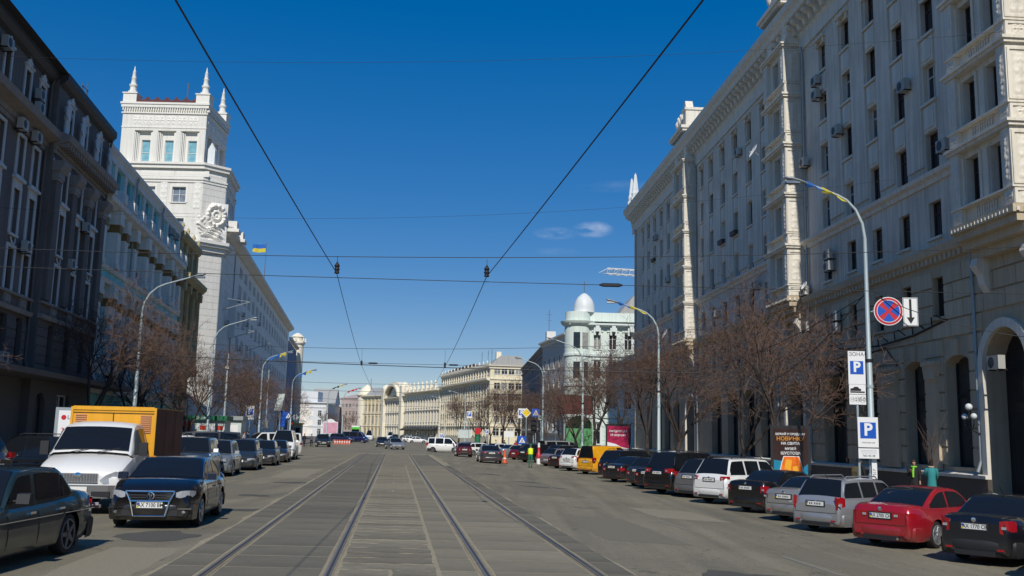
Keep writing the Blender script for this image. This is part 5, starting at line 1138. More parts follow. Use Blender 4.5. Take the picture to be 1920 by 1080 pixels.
tree('bare tree right of the orange truck, in front of the turquoise house', -17.2, 71.0, 1, 1.2, 4.4)
tree('bare tree in front of the olive house and the foot of the white tower', -17.4, 79.0, 3, 1.4, 5.5)
tree('bare tree at the foot of the white tower, right of the second left lamp', -17.6, 89.0, 0, 1.2, .3)
tree('bare tree standing before the near end of the white wing', -17.6, 100, 1, 1.15, 1.7)
tree('bare tree beside the blue parking sign on the left pavement', -17.4, 112, 3, 1.35, 3.3)
tree('bare tree in front of the middle of the white wing', -17.6, 124, 2, 1.1, 4.9)
tree('furthest bare tree before the white wing, near the tilted white board', -17.4, 138, 1, 1.15, .6)
tree('bare tree at the left edge of the picture, only branch tips showing', -18.6, 38.5, 1, 1.05, 3.9)
for k, (x, y, v, lab) in enumerate(((-71, 395, 0, 'bare tree far off in front of the yellow corner house'), (-76, 400, 2, 'bare tree far off before the pink block'), (-57, 360, 1, 'bare tree far off before the arched gable front'))):
    tree(lab, x+.1167*y, y, v, 1.2, k*2.1, 0)
# young planted tree by the facade
rn = random.Random(4); mb = MB(); mb.tube([(0, 0, 0), (.03, 0, 1.2), (0, .02, 2.6)], [.035, .03, .022], 6)
yt_ = thing('young_tree', 'thin young leafless tree in front of the woman in the teal coat', 'tree', (18.35, 42.2, -.27)); mb.build('trunk', M['bark'], yt_, smooth=60)
mb = MB()
for k in range(26):
    a = rn.random()*6.28; z = rn.uniform(.9, 2.6); l = rn.uniform(.7, 1.5); r_ = rn.uniform(.2, .75)
    mb.tube([(0, 0, z), (r_*.5*math.cos(a), r_*.5*math.sin(a), z+l*.45), (r_*math.cos(a+.2), r_*math.sin(a+.2), z+l)], [.012, .009, .006], 3)
mb.build('crown', M['twig'], yt_)

# ------------------------------------------------------------------ street lamps
def lamp(label, u, y, side, h=11.6, reach=2.8, flg=None, z0=None, rot=0.):
    x = sx_of(u, y); t = thing('street_lamp', label, 'street lamp', (x, y, (-.27 if u > 0 else .13) if z0 is None else z0), rot, 'street lamps on curved poles')
    s = side; mb = MB(); mb.tube([(0, 0, 0), (0, 0, 1.2), (0, 0, 1.25), (0, 0, 5.6), (0, 0, 5.65), (0, 0, h-2.6)], [.17, .16, .13, .11, .09, .075], 10, cap=False)
    mb.build('pole', M['pole'], t, smooth=40)
    pts = [(0, 0, h-2.6)]+[(s*reach*(1-math.cos(R(a)))*.62, 0, h-2.6+2.0*math.sin(R(a))*.92) for a in (20, 40, 58, 74)]+[(s*reach, 0, h-.35)]
    MB().tube(pts, [.075, .07, .062, .055, .05, .045], 8).build('arm', M['pole'], t, smooth=50)
    hd = MB(); n = 10; prof = [(0, .03), (.15, .10), (.4, .15), (.7, .16), (.9, .12), (1.0, .02)]; dx, dz = s*math.cos(R(14)), math.sin(R(14))
    i = len(hd.v)
    for q, r_ in prof:
        for j in range(n):
            a = 2*math.pi*j/n; hd.v.append((s*reach-s*.1+dx*q, r_*1.15*math.cos(a), h-.38+dz*q+r_*.55*math.sin(a)))
    for k in range(len(prof)-1):
        for j in range(n): hd.f.append((i+k*n+j, i+k*n+(j+1) % n, i+(k+1)*n+(j+1) % n, i+(k+1)*n+j))
    hd.build('lamp_head', M['pipe'], t, smooth=60); 
    MB().box(*sorted((s*reach+s*.25, s*reach+s*.8)), -.13, .13, h-.40, h-.30).build('lamp_glass', M['greyglass'], t)
    for z in (4.5, 5.5): MB().tube([(0, 0, z), (0, 0, z+.12)], .135, 10).build('pole_band', M['black'] if z == 5.5 else M['pole'], t)
    if flg:
        f = bpy.data.objects.new('flag', None); COL.objects.link(f); f.parent = t
        a, b = Vector(pts[4]), Vector(pts[5]); m1 = (a+b)/2
        for k, (p, q, mm) in enumerate(((Vector(pts[3]), m1, flg[0]), (m1, b, flg[1]))):
            mb = MB(); rows = []
            for i in range(6):
                c = p+(q-p)*i/5; dd = .30+.12*math.sin(i*1.7+k)
                rows.append([(c.x, c.y-.02+.05*math.sin(j*1.3+i*.9), c.z+.07-.6*dd*j/3*(flg[2] if len(flg) > 2 else 1)) for j in range(4)])
            mb.grid(rows); mb.grid([[(v[0], v[1]+.02, v[2]) for v in r_] for r_ in rows]); mb.build('flag_half', M[mm], f, smooth=60)
    return t
l1_ = lamp('tall street lamp nearest on the right, yellow and blue flag on its arm', 18.35, 37.4, -1, 13.0, 2.3, ('flagyel', 'flagblue', .8))
lamp('street lamp with a flag on its arm behind the dark parked cars on the right', 17.9, 66.0, -1, 12.0, 2.8, ('flagyel', 'flagblue', .9))
lamp('third street lamp on the right, before the mint corner house', 17.9, 93.0, -1, 12.0, 2.7)
lamp('fourth street lamp on the right beside the traffic light', 17.7, 117, -1, 12.0, 2.7)
lamp('street lamp behind the white van in the far middle of the right side', 14.8, 208, -1, 12.0, 2.9, z0=-.4)
lamp('street lamp before the pale yellow block, furthest on the right', 12.5, 246, -1, 12.2, 2.9, z0=-.4)
lamp('nearest street lamp on the left, rising behind the orange truck', -15.9, 58.8, 1, 11.6, 2.9)
lamp('second street lamp on the left, in front of the white tower', -15.8, 81.5, 1, 11.6, 2.8)
lamp('third street lamp on the left with a yellow and blue flag', -16.6, 118, 1, 11.8, 2.8, ('flagblue', 'flagyel', 2.0))
lamp('fourth street lamp on the left with a drooping flag near the blue wrap', -16.2, 149, 1, 11.6, 2.8, ('flagblue', 'flagyel', 2.2))
lamp('fifth street lamp on the left with a small dark flag, over the far crossing', -13.5, 190, 1, 11.6, 2.8, ('black', 'flagyel', 1.6), z0=0)
lamp('furthest street lamp on the left with a red flag, over the far crossing', -11.3, 205, 1, 11.6, 2.8, ('signred', 'flagred', 1.8), z0=0)
# grey concrete poles in the second row on the left (for the wires)
for k, (u, y, h) in enumerate(((-17.0, 96, 9.5), (-17.4, 130, 10))):
    t = thing('wire_pole', ('slim grey wire pole right of the second left street lamp', 'slim grey wire pole in front of the middle of the white wing')[k], 'pole', (sx_of(u, y), y, .13)); MB().tube([(0, 0, 0), (0, 0, h)], [.14, .09], 8).build('pole', M['pole'], t, smooth=50); MB().box(-.2, .2, -.2, .2, h-1.6, h-1.3).build('clamp', M['ac'], t); MB().box(-.4, .4, -.3, .3, 2.2, 3.2).build('control_box', M['ac'], t)

# ------------------------------------------------------------------ overhead wires
def catenary(p, q, sag, n=14): return [tuple(Vector(p).lerp(Vector(q), k/n)-Vector((0, 0, 4*sag*(k/n)*(1-k/n)))) for k in range(n+1)]
UL, UR = -1.66, 2.22; ZW = 6.1
for nm, u, lab in (('l', UL, 'black tram contact wire over the left-hand track'), ('r', UR, 'black tram contact wire over the right-hand track')):
    t = thing('contact_wire', lab, 'overhead wire', (0, 0, 0))
    ys = [-9, 24.2, 58, 98, 140]; off = [-1.1, 0, -.55, -.6, -.7] if nm == 'l' else [.85, -.05, .6, .9, .9]
    pts = []
    for i in range(len(ys)-1):
        a, b = (sx_of(u+off[i], ys[i]), ys[i], ZW), (sx_of(u+off[i+1], ys[i+1]), ys[i+1], ZW); c = catenary(a, b, .10, 10); pts += c if i == 0 else c[1:]
    MB().tube(pts, .010, 6).build('wire', M['cable'], t)
def span(label, y, zl, zr, sag, r_=.009, ul=-16, ur=18.5, ins=()):
    t = thing('span_wire', label, 'overhead wire', (0, 0, 0)); a, b = (sx_of(ul, y), y, zl), (sx_of(ur, y), y, zr); MB().tube(catenary(a, b, sag, 24), r_, 5).build('wire', M['cable'], t)
    for f in ins:
        p = Vector(a).lerp(Vector(b), f)-Vector((0, 0, 4*sag*f*(1-f))); MB().lathe([(.02, -.3), (.05, -.2), (.05, .2), (.02, .3)], (0, 0, 0), 6).build('insulator', M['cable'], t, p).rotation_euler = (0, R(90), 0)
    return t
span('upper span wire of the nearest crossing, carrying both contact wires', 24.2, 6.7, 7.35, .45)
span('lower span wire of the nearest crossing with a long insulator', 24.4, 6.2, 6.0, .10, ins=(.62,))
span('upper span wire of the second crossing', 58, 7.3, 8.0, .5, .013); span('thick lower bundle of wires at the second crossing', 58.3, 6.5, 6.1, .2, .026); span('thin lower span wire of the second crossing with two insulators', 57.6, 6.25, 6.25, .05, .012, ins=(.42, .56))
span('third crossing span wire far off', 98, 7.2, 7.6, .4, .016); span('lower wire of the third crossing far off', 98.3, 6.3, 6.3, .1, .018); span('furthest span wire over the street', 140, 7.0, 7.0, .4, .02); span('furthest lower wire over the street', 140.4, 6.1, 6.2, .2, .02)
span('faint high wire across the top of the sky', 36, 16.8, 18.4, 1.1, .006, -26, 24); span('faint wire crossing the middle of the sky', 46, 13.0, 15.0, 1.5, .006, -26, 24)
for y, dl, dr, z1 in ((24.2, 0, -.05, 6.45), (58, -.55, .6, 7.0)):
    for u in (UL+dl, UR+dr):
        t = thing('wire_hanger', 'insulated hanger holding the %s contact wire at the %s crossing' % ('left' if u < 0 else 'right', 'nearest' if y < 30 else 'second'), 'wire hanger', (sx_of(u, y), y, ZW))
        MB().lathe([(.015, -.02), (.07, .0), (.05, .06), (.075, .1), (.05, .15), (.075, .19), (.04, .25), (.012, .3)], n=8).build('insulator', M['cable'], t, smooth=50); MB().tube([(0, 0, .28), (0, 0, z1-ZW+.1)], .009, 4).build('rod', M['cable'], t)
# strands from the lamp post to the facade
t = thing('cable_run', 'loose black cables strung from the nearest right lamp post to the facade', 'cable', (0, 0, 0))
lx_, ly_ = sx_of(18.35, 37.4), 37.4
for p, q, s_ in (((lx_, ly_, 8.0), (20.6, 34, 5.9), .5), ((lx_, ly_, 8.0), (14.5, 62, 5.2), 1.0), ((lx_, ly_, 8.0), (19.0, 50, 6.9), .7), ((lx_, ly_, 7.9), (sx_of(17.9, 66), 66, 6.6), .9)): MB().tube(catenary(p, q, s_, 10), .018, 4).build('cable_strand', M['cable'], t)
# ------------------------------------------------------------------ vehicles
def interp(pts, x):
    if x <= pts[0][0]: return pts[0][1]
    for (a, b), (c, d) in zip(pts, pts[1:]):
        if x <= c:
            t = (x-a)/(c-a) if c > a else 1; return b+(d-b)*t
    return pts[-1][1]
def smooth_interp(pts, x):
    if x <= pts[0][0]: return pts[0][1]
    if x >= pts[-1][0]: return pts[-1][1]
    for i in range(len(pts)-1):
        a, b = pts[i], pts[i+1]
        if x <= b[0]:
            h = b[0]-a[0]; t = (x-a[0])/h
            s0 = (b[1]-a[1])/h; p = pts[i-1] if i > 0 else None; n = pts[i+2] if i+2 < len(pts) else None
            sp_ = (a[1]-p[1])/(a[0]-p[0]) if p else s0; sn = (n[1]-b[1])/(n[0]-b[0]) if n else s0
            m0 = 0 if sp_*s0 <= 0 else 2*sp_*s0/(sp_+s0); m1 = 0 if sn*s0 <= 0 else 2*sn*s0/(sn+s0)
            return (2*t**3-3*t*t+1)*a[1]+(t**3-2*t*t+t)*h*m0+(-2*t**3+3*t*t)*b[1]+(t**3-t*t)*h*m1
YF = [(0, .90), (.06, .955), (.2, .985), (.42, 1.0), (.62, .995), (.8, .97), (.92, .93), (1.0, .86)]
class Car:
    """x forward from the middle, y to the car's left, z up; the profile points are fractions of length and height"""
    T = {  # windscreen foot, windscreen top, rear roof end, rear glass foot (fractions of half length, front = +1); hood front, hood back, belt, trunk (m)
        'sedan': dict(ws=(.40, .10), rw=(-.36, -.70), hood=(.66, .92), trunk=(1.02, .98), belt=.93),
        'hatch': dict(ws=(.50, .14), rw=(-.66, -.90), hood=(.72, .98), trunk=(1.02, .96), belt=.96),
        'wagon': dict(ws=(.42, .12), rw=(-.78, -.93), hood=(.66, .93), trunk=(.98, .92), belt=.94),
        'suv': dict(ws=(.42, .16), rw=(-.78, -.95), hood=(.86, 1.13), trunk=(1.14, 1.08), belt=1.12),
        'van': dict(ws=(.66, .28), rw=(-.93, -.985), hood=(.78, 1.05), trunk=(1.06, 1.02), belt=1.04),
        'bigvan': dict(ws=(.74, .44), rw=(-.97, -.99), hood=(.85, 1.25), trunk=(1.3, 1.25), belt=1.25)}
    def __init__(s, kind, L, W, H, wb, wr=.315, clear=.19, front=.88, detail=True, tumble=.30, sq=.0, over=None):
        p = dict(Car.T[kind]); p.update(over or {}); s.k = kind; s.L, s.W, s.H, s.wb, s.wr = L, W, H, wb, wr; h = L/2; s.h = h; s.w = W/2
        s.xf = h-front; s.xr = s.xf-wb; s.clear = clear; s.detail = detail
        s.ws = [v*h for v in p['ws']]; s.rw = [v*h for v in p['rw']]; s.hood = p['hood']; s.trunk = p['trunk']; s.belt = p['belt']; s.tum = tumble; s.sq = sq
        lo = s.trunk; f0, f1 = s.hood
        s.top = [(-h, lo[1]-.10), (-h+.06, lo[1]-.01), (s.rw[1]-.05, lo[0]), (s.rw[1]+.1, s.belt+.02), (s.ws[0]-.2, f1-.02), (s.ws[0]+.1, f1-.01), ((s.ws[0]+h)/2, (f0+f1)/2+.07), (h-.22, f0+.04), (h-.05, f0-.06), (h, f0-.16)]
        cr = .03
        s.gh = [(s.rw[1], s.belt-.02), (s.rw[1]*.6+s.rw[0]*.4, s.belt-.02+(H-cr-s.belt)*.47), (s.rw[0], H-cr-.03), (s.rw[0]*.55+s.ws[1]*.45, H-cr), (s.ws[1], H-cr-.035), (s.ws[1]*.55+s.ws[0]*.45, s.belt+(H-s.belt)*.56), (s.ws[0], f1-.03)]
    def wid(s, x):
        h, w = s.h, s.w; a = abs(x)/h; k = .15-.07*s.sq
        d = max(0, (a-.62)/.38); out = w*(1-k*d**2.4)
        for c in (s.xf, s.xr):
            t = abs(x-c)/(s.wr+.16)
            if t < 1: out += .018*(1-t*t)
        return out
    def ytop(s, z): return s.w*.90-(z-s.belt)*s.tum
    def gz_(s, x): return smooth_interp(s.gh, x)
    def section(s, x, sc=1., flat=False):
        zt = interp(s.top, x) if False else smooth_interp(s.top, x); zl = s.clear+(.05 if abs(x) > s.h-.35 else 0); zb = zl
        for c in (s.xf, s.xr):
            r = s.wr+.055
            if abs(x-c) < r: zb = max(zb, s.wr+math.sqrt(max(0, r*r-(x-c)**2))*1.0)
        zb = min(zb, zt-.12); W = s.wid(x); out = []
        for f, yf in YF:
            z = zl+f*(zt-zl); z2 = max(z, zb); ff = (z2-zl)/(zt-zl); out.append((W*interp(YF, ff), z2))
        out += [(W*.70, zt+.022), (W*.35, zt+.038), (0, zt+.043)]
        if sc != 1:
            cz = (zl+zt)/2; out = [(y*(.5+.5*sc), cz+(z-cz)*sc) for y, z in out]
        return out
    def side(s, x, z):
        """outer half width of the lower body at x, z"""
        zt = smooth_interp(s.top, x); zl = s.clear; return s.wid(x)*interp(YF, min(1, max(0, (z-zl)/(zt-zl))))
    def build(s, root, pm, opt=None):
        o = opt or {}; h = s.h; body = MB()
        st = {-h+.0, -h+.05, -h+.15, -h+.3, h-.3, h-.15, h-.05, h}
        for c in (s.xf, s.xr):
            r = s.wr+.055
            for k in range(-6, 7): st.add(c+r*math.sin(math.pi/2*k/6))
            st.add(c-r-.02); st.add(c+r+.02)
        x = -h+.45
        while x < h-.4: st.add(round(x, 2)); x += .28
        for a in (s.ws[0], s.ws[0]+.1, s.rw[1]): st.add(a)
        st = sorted(st); st2 = [st[0]]
        for x in st[1:]:
            if x-st2[-1] > .012: st2.append(x)
        rows = []
        def ring(x, sec): return [(x, y, z) for y, z in sec]+[(x, -y, z) for y, z in reversed(sec[:-1])]
        rows.append(ring(-h-.035, s.section(-h, .86)))
        for x in st2: rows.append(ring(x, s.section(x)))
        rows.append(ring(h+.045, s.section(h, .84)))
        body.grid(rows); n = len(rows[0]); m_ = len(rows)
        body.f.append(tuple(range(n))); body.f.append(tuple((m_-1)*n+k for k in range(n-1, -1, -1)))
        body.build('body', pm, root, smooth=38)
        # underside and wheel wells
        u = MB(); u.box(-h+.25, h-.25, -s.w*.80, s.w*.80, s.clear+.02, s.belt-.25); u.build('underbody', M['cardark'], root)
        # glasshouse
        g = MB(); xs = [s.rw[1]+(s.rw[0]-s.rw[1])*k/5 for k in range(6)]+[s.rw[0]+(s.ws[1]-s.rw[0])*k/7 for k in range(1, 8)]+[s.ws[1]+(s.ws[0]-s.ws[1])*k/5 for k in range(1, 6)]
        rows = []
        def gsec(x):
            zt = s.gz_(x); z0 = s.belt-.06; W0 = min(s.w*.90, s.wid(x)*.92); out = []
            red = 1-.09*max(0, (abs(x)/h-.35))**1.5
            for f in (0, .35, .7, .9):
                z = z0+(zt-z0)*f; out.append(((s.ytop(z)-.0)*red, z))
            yt = s.ytop(zt)*red; out += [(yt-.012, zt-.012), (yt-.07, zt+.004), (yt*.55, zt+.024), (0, zt+.03)]
            return [(min(y, W0), z) for y, z in out]
        for x in xs: rows.append(ring(x, gsec(x)))
        g.grid(rows); g.build('cabin', o.get('roofm', pm), root, smooth=40)
        red = lambda x: 1-.09*max(0, (abs(x)/h-.35))**1.5
        # side windows
        z0 = s.belt+.035
        doors = o.get('doors'); xa, xb = s.rw[1], s.ws[0]
        lim = lambda x: s.gz_(x)-.075
        spans = o.get('spans') or {'sedan': [(-.58, -.20), (-.16, .26)], 'hatch': [(-.80, -.52), (-.48, -.08), (-.04, .40)], 'wagon': [(-.88, -.50), (-.46, -.12), (-.08, .30)], 'suv': [(-.88, -.50), (-.46, -.10), (-.06, .32)], 'van': [(-.92, -.50), (-.46, -.02), (.04, .54)], 'bigvan': [(-.9, -.45), (-.4, .2), (.28, .64)]}[s.k]
        gm = o.get('glass', M['carglass'])
        for a, b in spans:
            if not s.detail and False: pass
            for sd in (1, -1):
                q = MB(); top_ = []; bot = []
                for k in range(9):
                    x = (a+(b-a)*k/8)*h; zt = lim(x)
                    zt = max(zt, z0+.012); top_.append((x, sd*(s.ytop(zt)*red(x)+.006), zt)); bot.append((x, sd*(s.ytop(z0)*red(x)+.006), z0))
                q.grid([bot, top_] if sd > 0 else [top_, bot]); q.build('side_window', gm, root)
        # windscreen and rear window on the sloping ends
        def pane(x0, x1, nm, mar=.11, m_=None):
            rows = []; nrm = 1 if x1 > x0 else -1
            for k in range(9):
                t = .05+.90*k/8; x = x1+(x0-x1)*t; zt = s.gz_(x); sl = (s.gz_(x+.01)-s.gz_(x-.01))/.02; nx, nz = -sl/math.hypot(1, sl), 1/math.hypot(1, sl)
                yw = s.ytop(zt)*red(x)-mar*.6
                r_ = []
                for j in range(9):
                    f = -1+2*j/8; y = yw*f; a = abs(y)/max(.01, s.ytop(zt)*red(x)); zz = zt+.030*(1-a**2)+.002
                    r_.append((x+nx*.010, y, zz+nz*.010))
                rows.append(r_)
            q = MB().grid(rows); return q.build(nm, m_ or gm, root, smooth=60)
        if not o.get('norearglass'): pane(s.rw[0], s.rw[1], 'rear_window')
        ws = pane(s.ws[1], s.ws[0], 'windscreen')
        # doors as slightly raised skins with gaps, and their handles
        dd = o.get('dd') or {'sedan': [(-.43, -.145), (-.13, .36)], 'hatch': [(-.44, -.09), (-.07, .42)], 'wagon': [(-.43, -.11), (-.10, .36)], 'suv': [(-.43, -.09), (-.07, .40)], 'van': [(-.52, -.02), (0, .42)], 'bigvan': [(-.4, .2), (.25, .5)]}[s.k]
        if s.detail:
            for a, b in dd:
                for sd in (1, -1):
                    q = MB(); rows = []
                    for j in range(7):
                        r_ = []
                        for k in range(7):
                            x = (a+(b-a)*k/6)*h; z = .30+s.clear-.19+(s.belt-.05-.30)*j/6
                            if abs(x-s.xr) < s.wr+.10: 
                                zc = s.wr+math.sqrt(max(0, (s.wr+.10)**2-(x-s.xr)**2)); z = max(z, min(zc, s.belt-.08))
                            r_.append((x, sd*(s.side(x, z)+.007), z))
                        rows.append(r_ if sd > 0 else r_[::-1])
                    d = q.grid(rows).build('door', pm, root, smooth=60)
                    xh = (a*.80+b*.20)*h; z = s.belt-.14; y = s.side(xh, z)
                    MB().box(xh-.09, xh+.09, *sorted((sd*(y+.005), sd*(y+.04))), z-.018, z+.018).build('door_handle', o.get('handle', pm), d)
                q = None
            for sd in (1, -1):
                x = s.ws[0]-.28; z = s.belt+.08; y = s.ytop(z)
                q = MB(); q.tube([(x, sd*y, z-.02), (x, sd*(y+.14), z+.0)], .02, 5); mm = q.build('mirror', M['cardark'], root)
                MB().prism([(x-.06, z-.06), (x+.08, z-.05), (x+.05, z+.09), (x-.06, z+.10)], *sorted((sd*(y+.08), sd*(y+.27))), 'y').build('mirror_cap', o.get('mirror', pm), mm)
        # wheels
        tw_ = .20
        for x in (s.xf, s.xr):
            for sd in (1, -1):
                y1 = s.w-.02; r = s.wr
                wk = ('wheel', r, o.get('rim', 'rim'), s.detail)
                if wk not in Car.wc:
                    ty = MB(); pr = [(r-.10, 0), (r-.02, .0), (r, .03), (r, tw_-.03), (r-.02, tw_), (r-.10, tw_)]
                    ty.lathe(pr, n=22); rm = MB(); rr = r-.095
                    rm.lathe([(rr+.012, 0), (rr+.008, -.012), (rr-.02, -.008), (rr-.025, .03)], n=22)
                    hb = MB(); hb.lathe([(rr, .06), (rr*.4, .055), (.02, .05)], n=16)
                    for k in range(5):
                        a = 2*math.pi*k/5; ca_, sa_ = math.cos(a), math.sin(a); i = len(rm.v)
                        for q, wdt in ((.03, .045), (rr-.01, .028)):
                            for zz in (-.012, .03): rm.v += [(ca_*q-sa_*wdt, sa_*q+ca_*wdt, zz), (ca_*q+sa_*wdt, sa_*q-ca_*wdt, zz)]
                        rm.f += [(i, i+1, i+5, i+4), (i, i+4, i+6, i+2), (i+1, i+3, i+7, i+5)]
                    rm.lathe([(.05, .02), (.05, -.02), (.02, -.028)], n=8)
                    Car.wc[wk] = (ty.mesh('wheel', smooth=40), rm.mesh('rim', smooth=40), hb.mesh('brake_disc'))
                ty, rm, hb = Car.wc[wk]
                wo_ = inst('wheel', ty, M['tyre'], root, (x, sd*y1, r)); wo_.rotation_euler = (sd*math.pi/2, 0, 0)
                inst('rim', rm, M[o.get('rim', 'rim')], wo_); inst('brake_disc', hb, M['cardark'], wo_)
        # corner lights as wedges that follow the bodywork
        def corner(sgn, sd, y0f, z0, z1, back, m_, nm, par=root, pr=.012, inner=.25):
            e = s.h+.045 if sgn > 0 else s.h+.035; yy = s.w; poly = []
            xw = [e-back*t for t in (0, .12, .3, .6, 1)]
            outer = [(sgn*(e+pr-.02*0), sd*y0f*yy)]
            for x in xw[1:]:
                outer.append((sgn*x, sd*(s.side(sgn*min(x, s.h), (z0+z1)/2)+pr)))
            outer.insert(1, (sgn*(e+pr-.02), sd*(s.side(sgn*s.h, (z0+z1)/2)*.93)))
            inn = [(sgn*(e-back), sd*(s.side(sgn*(s.h-back), z0)-.10)), (sgn*(e-.16), sd*y0f*yy)]
            q = MB(); poly = outer+inn
            i = len(q.v); n_ = len(poly); hh = z1-z0
            zb_ = [.28, .06, .0, .05, .22, .5, .5, .28]; zt_ = [.80, .97, 1, 1, .97, .88, .88, .80]
            if sgn < 0: zb_ = [.12, .0, .0, .05, .15, .3, .3, .12]; zt_ = [.92, 1, 1, 1, 1, .9, .9, .92]
            q.v += [(x, y, z0+hh*zb_[k]) for k, (x, y) in enumerate(poly)]+[(x, y, z0+hh*zt_[k]) for k, (x, y) in enumerate(poly)]
            q.f += [tuple(range(i, i+n_)), tuple(range(i+2*n_-1, i+n_-1, -1))]+[(i+k, i+(k+1) % n_, i+n_+(k+1) % n_, i+n_+k) for k in range(n_)]
            return q.build(nm, m_, par, fix=True)
        hz = s.hood[0]; e = s.h+.045
        lz = o.get('lz', (hz-.24, hz-.07))
        for sd in (1, -1):
            hl = corner(1, sd, o.get('hly', .50), lz[0], lz[1], .34, M['lamp'], 'headlight')
            tz = o.get('tz', (s.trunk[1]-.36, s.trunk[1]-.16)); tl = corner(-1, sd, o.get('tly', .52), tz[0], tz[1], .24, M['tail'], 'tail_light')
            if s.detail: 
                zz = (tz[0]+tz[1])/2; ya_ = (o.get('tly', .52)+.05)*s.w; MB().box(-(s.h+.035+.020), -(s.h+.035), *sorted((sd*ya_, sd*(ya_+.09))), zz-.03, zz+.025).build('reversing_lamp', M['lamp'], tl)
        # grille, plates, badge, bumper lines
        q = MB(); gw = o.get('gw', .42); g0, g1 = o.get('gz', (hz-.27, hz-.09)); q.prism([(-gw*s.w, g1), (gw*s.w, g1), (gw*s.w*.9, g0), (-gw*s.w*.9, g0)], 0, .02, 'y')
        q.v = [(e+.02-y*1, x, z) for x, y, z in q.v]; gr = q.build('grille', M['cardark'], root, fix=True)
        if s.detail:
            for k in range(3): zz = g0+(g1-g0)*(k+.5)/3; MB().box(e+.018, e+.028, -gw*s.w*.9, gw*s.w*.9, zz-.008, zz+.008).build('grille_bar', M['chrome'], gr)
            MB().lathe([(.062, 0), (.062, .012), (.01, .016)], n=14).build('badge', M['chrome'], gr, (e+.026, 0, (g0+g1)/2)).rotation_euler = (0, R(90), 0)
            MB().box(e-.03, e+.012, -s.w*.62, s.w*.62, .28+s.clear-.19, .40+s.clear-.19).build('lower_intake', M['cardark'], root)
        eb = -(s.h+.035)
        bz = .44+s.clear-.19
        for sgn, nm in ((1, 'front_bumper'), (-1, 'rear_bumper')):
            q = MB(); pts = []; ee = (s.h+.045) if sgn > 0 else s.h+.035
            for t in range(11):
                y = -1+2*t/10; pts.append((ee+.035-.16*abs(y)**3.2, y*s.w*.93))
            pts = [(s.h-.42, -(s.side(sgn*(s.h-.42), .4)+.012))]+pts+[(s.h-.42, s.side(sgn*(s.h-.42), .4)+.012)]
            rows = [[(sgn*x*1.0-sgn*ins, y*(1-ins*.3), z) for x, y in pts] for z, ins in ((s.clear+.0, .07), (s.clear+.05, .02), (bz-.02, 0), (bz+.05, .0), (bz+.085, .03))]
            q.grid(rows if sgn > 0 else [r_[::-1] for r_ in rows]); q.build(nm, o.get('bumper', pm), root, smooth=50)
        pz = o.get('pz', s.trunk[1]-.30); plates = []
        for sgn, x, z, tx in ((1, e+.045, o.get('pf', .50+s.clear-.19), o.get('ptext') if o.get('pside') == 'f' else None), (-1, eb-.012-(.04 if pz < .55 else 0), pz, o.get('ptext') if o.get('pside') == 'r' else None)):
            p = MB().box(-.26, .26, -.008, .008, -.056, .056).build('number_plate', M['plate'], root, (x, 0, z), sgn*math.pi/2)
            if s.detail:
                MB().box(-.30, .30, .0, .012, -.085, .085).build('plate_holder', M['cardark'], p)
                MB().box(-.256, -.215, -.0095, -.0082, -.05, .05).build('yellow_strip', M['plateyel'], p); MB().box(-.256, -.215, -.0097, -.0096, 0, .05).build('blue_strip', M['signblue'], p)
                if not tx: q = MB(); [q.box(-.18+j_*.052, -.18+j_*.052+(.030 if j_ not in (2, 7) else .006), -.0100, -.0083, -.028, .028) for j_ in range(8)]; stuff(q.build('plate_marks', M['acdark'], p))
                if tx: text(p, tx, .115, M['signblack'], (.02, -.010, 0), name='plate_number', ext=.0005, sx=.86, bold=.0015)
        if s.detail:
            zb1 = bz+.12; sm = MB(); yb_ = s.w*.74
            sm.box(eb-.004, eb+.02, -yb_, yb_, zb1-.006, zb1+.006)
            for sd in (1, -1): sm.box(eb-.004, eb+.02, *sorted((sd*yb_, sd*(yb_-.012))), zb1, s.trunk[1]-.12)
            sm.build('boot_seam', M['black'], root); MB().box(eb-.045, eb-.0, -s.w*.5, s.w*.5, s.clear+.02, s.clear+.12).build('bumper_insert', M['cardark'], root)
            for sd in (1, -1): MB().box(eb-.036, eb-.03, *sorted((sd*s.w*.55, sd*s.w*.72)), s.clear+.14, s.clear+.18).build('reflector', M['tail'], root)
        if s.detail and not o.get('norearbadge'):
            MB().lathe([(.05, 0), (.05, .01), (.01, .014)], n=12).build('badge', M['chrome'], root, (eb-.004, 0, min(pz+.16, s.trunk[1]-.06))).rotation_euler = (0, R(-90), 0)
        if s.k in ('suv', 'wagon') and o.get('rails', 1):
            for sd in (1, -1): yy = s.ytop(s.H)-.08; MB().tube([(s.rw[0]+.1, sd*yy, s.H-.02), (s.rw[0]+.25, sd*yy, s.H+.05), (s.ws[1]-.25, sd*yy, s.H+.045), (s.ws[1]-.1, sd*yy, s.H-.03)], .018, 6).build('roof_rail', M[o.get('railm', 'cardark')], root)
        if o.get('exhaust'): MB().tube([(-h+.1, -.45, .25), (-h-.09, -.45, .25)], .035, 10).build('exhaust', M['chrome'], root)
        if s.detail and s.k != 'bigvan': MB().tube([(s.rw[0]+.15, 0, s.H-.02), (s.rw[0]-.05, 0, s.H+.18)], .008, 4).build('aerial', M['black'], root)
        return root
Car.wc = {}
SIZES = {'sedan': (4.55, 1.78, 1.46, 2.65, .315), 'hatch': (4.15, 1.76, 1.50, 2.55, .31), 'wagon': (4.60, 1.76, 1.50, 2.62, .315), 'suv': (4.70, 1.90, 1.76, 2.75, .36), 'van': (4.4, 1.80, 1.82, 2.7, .31), 'bigvan': (5.3, 1.95, 2.4, 3.1, .33)}
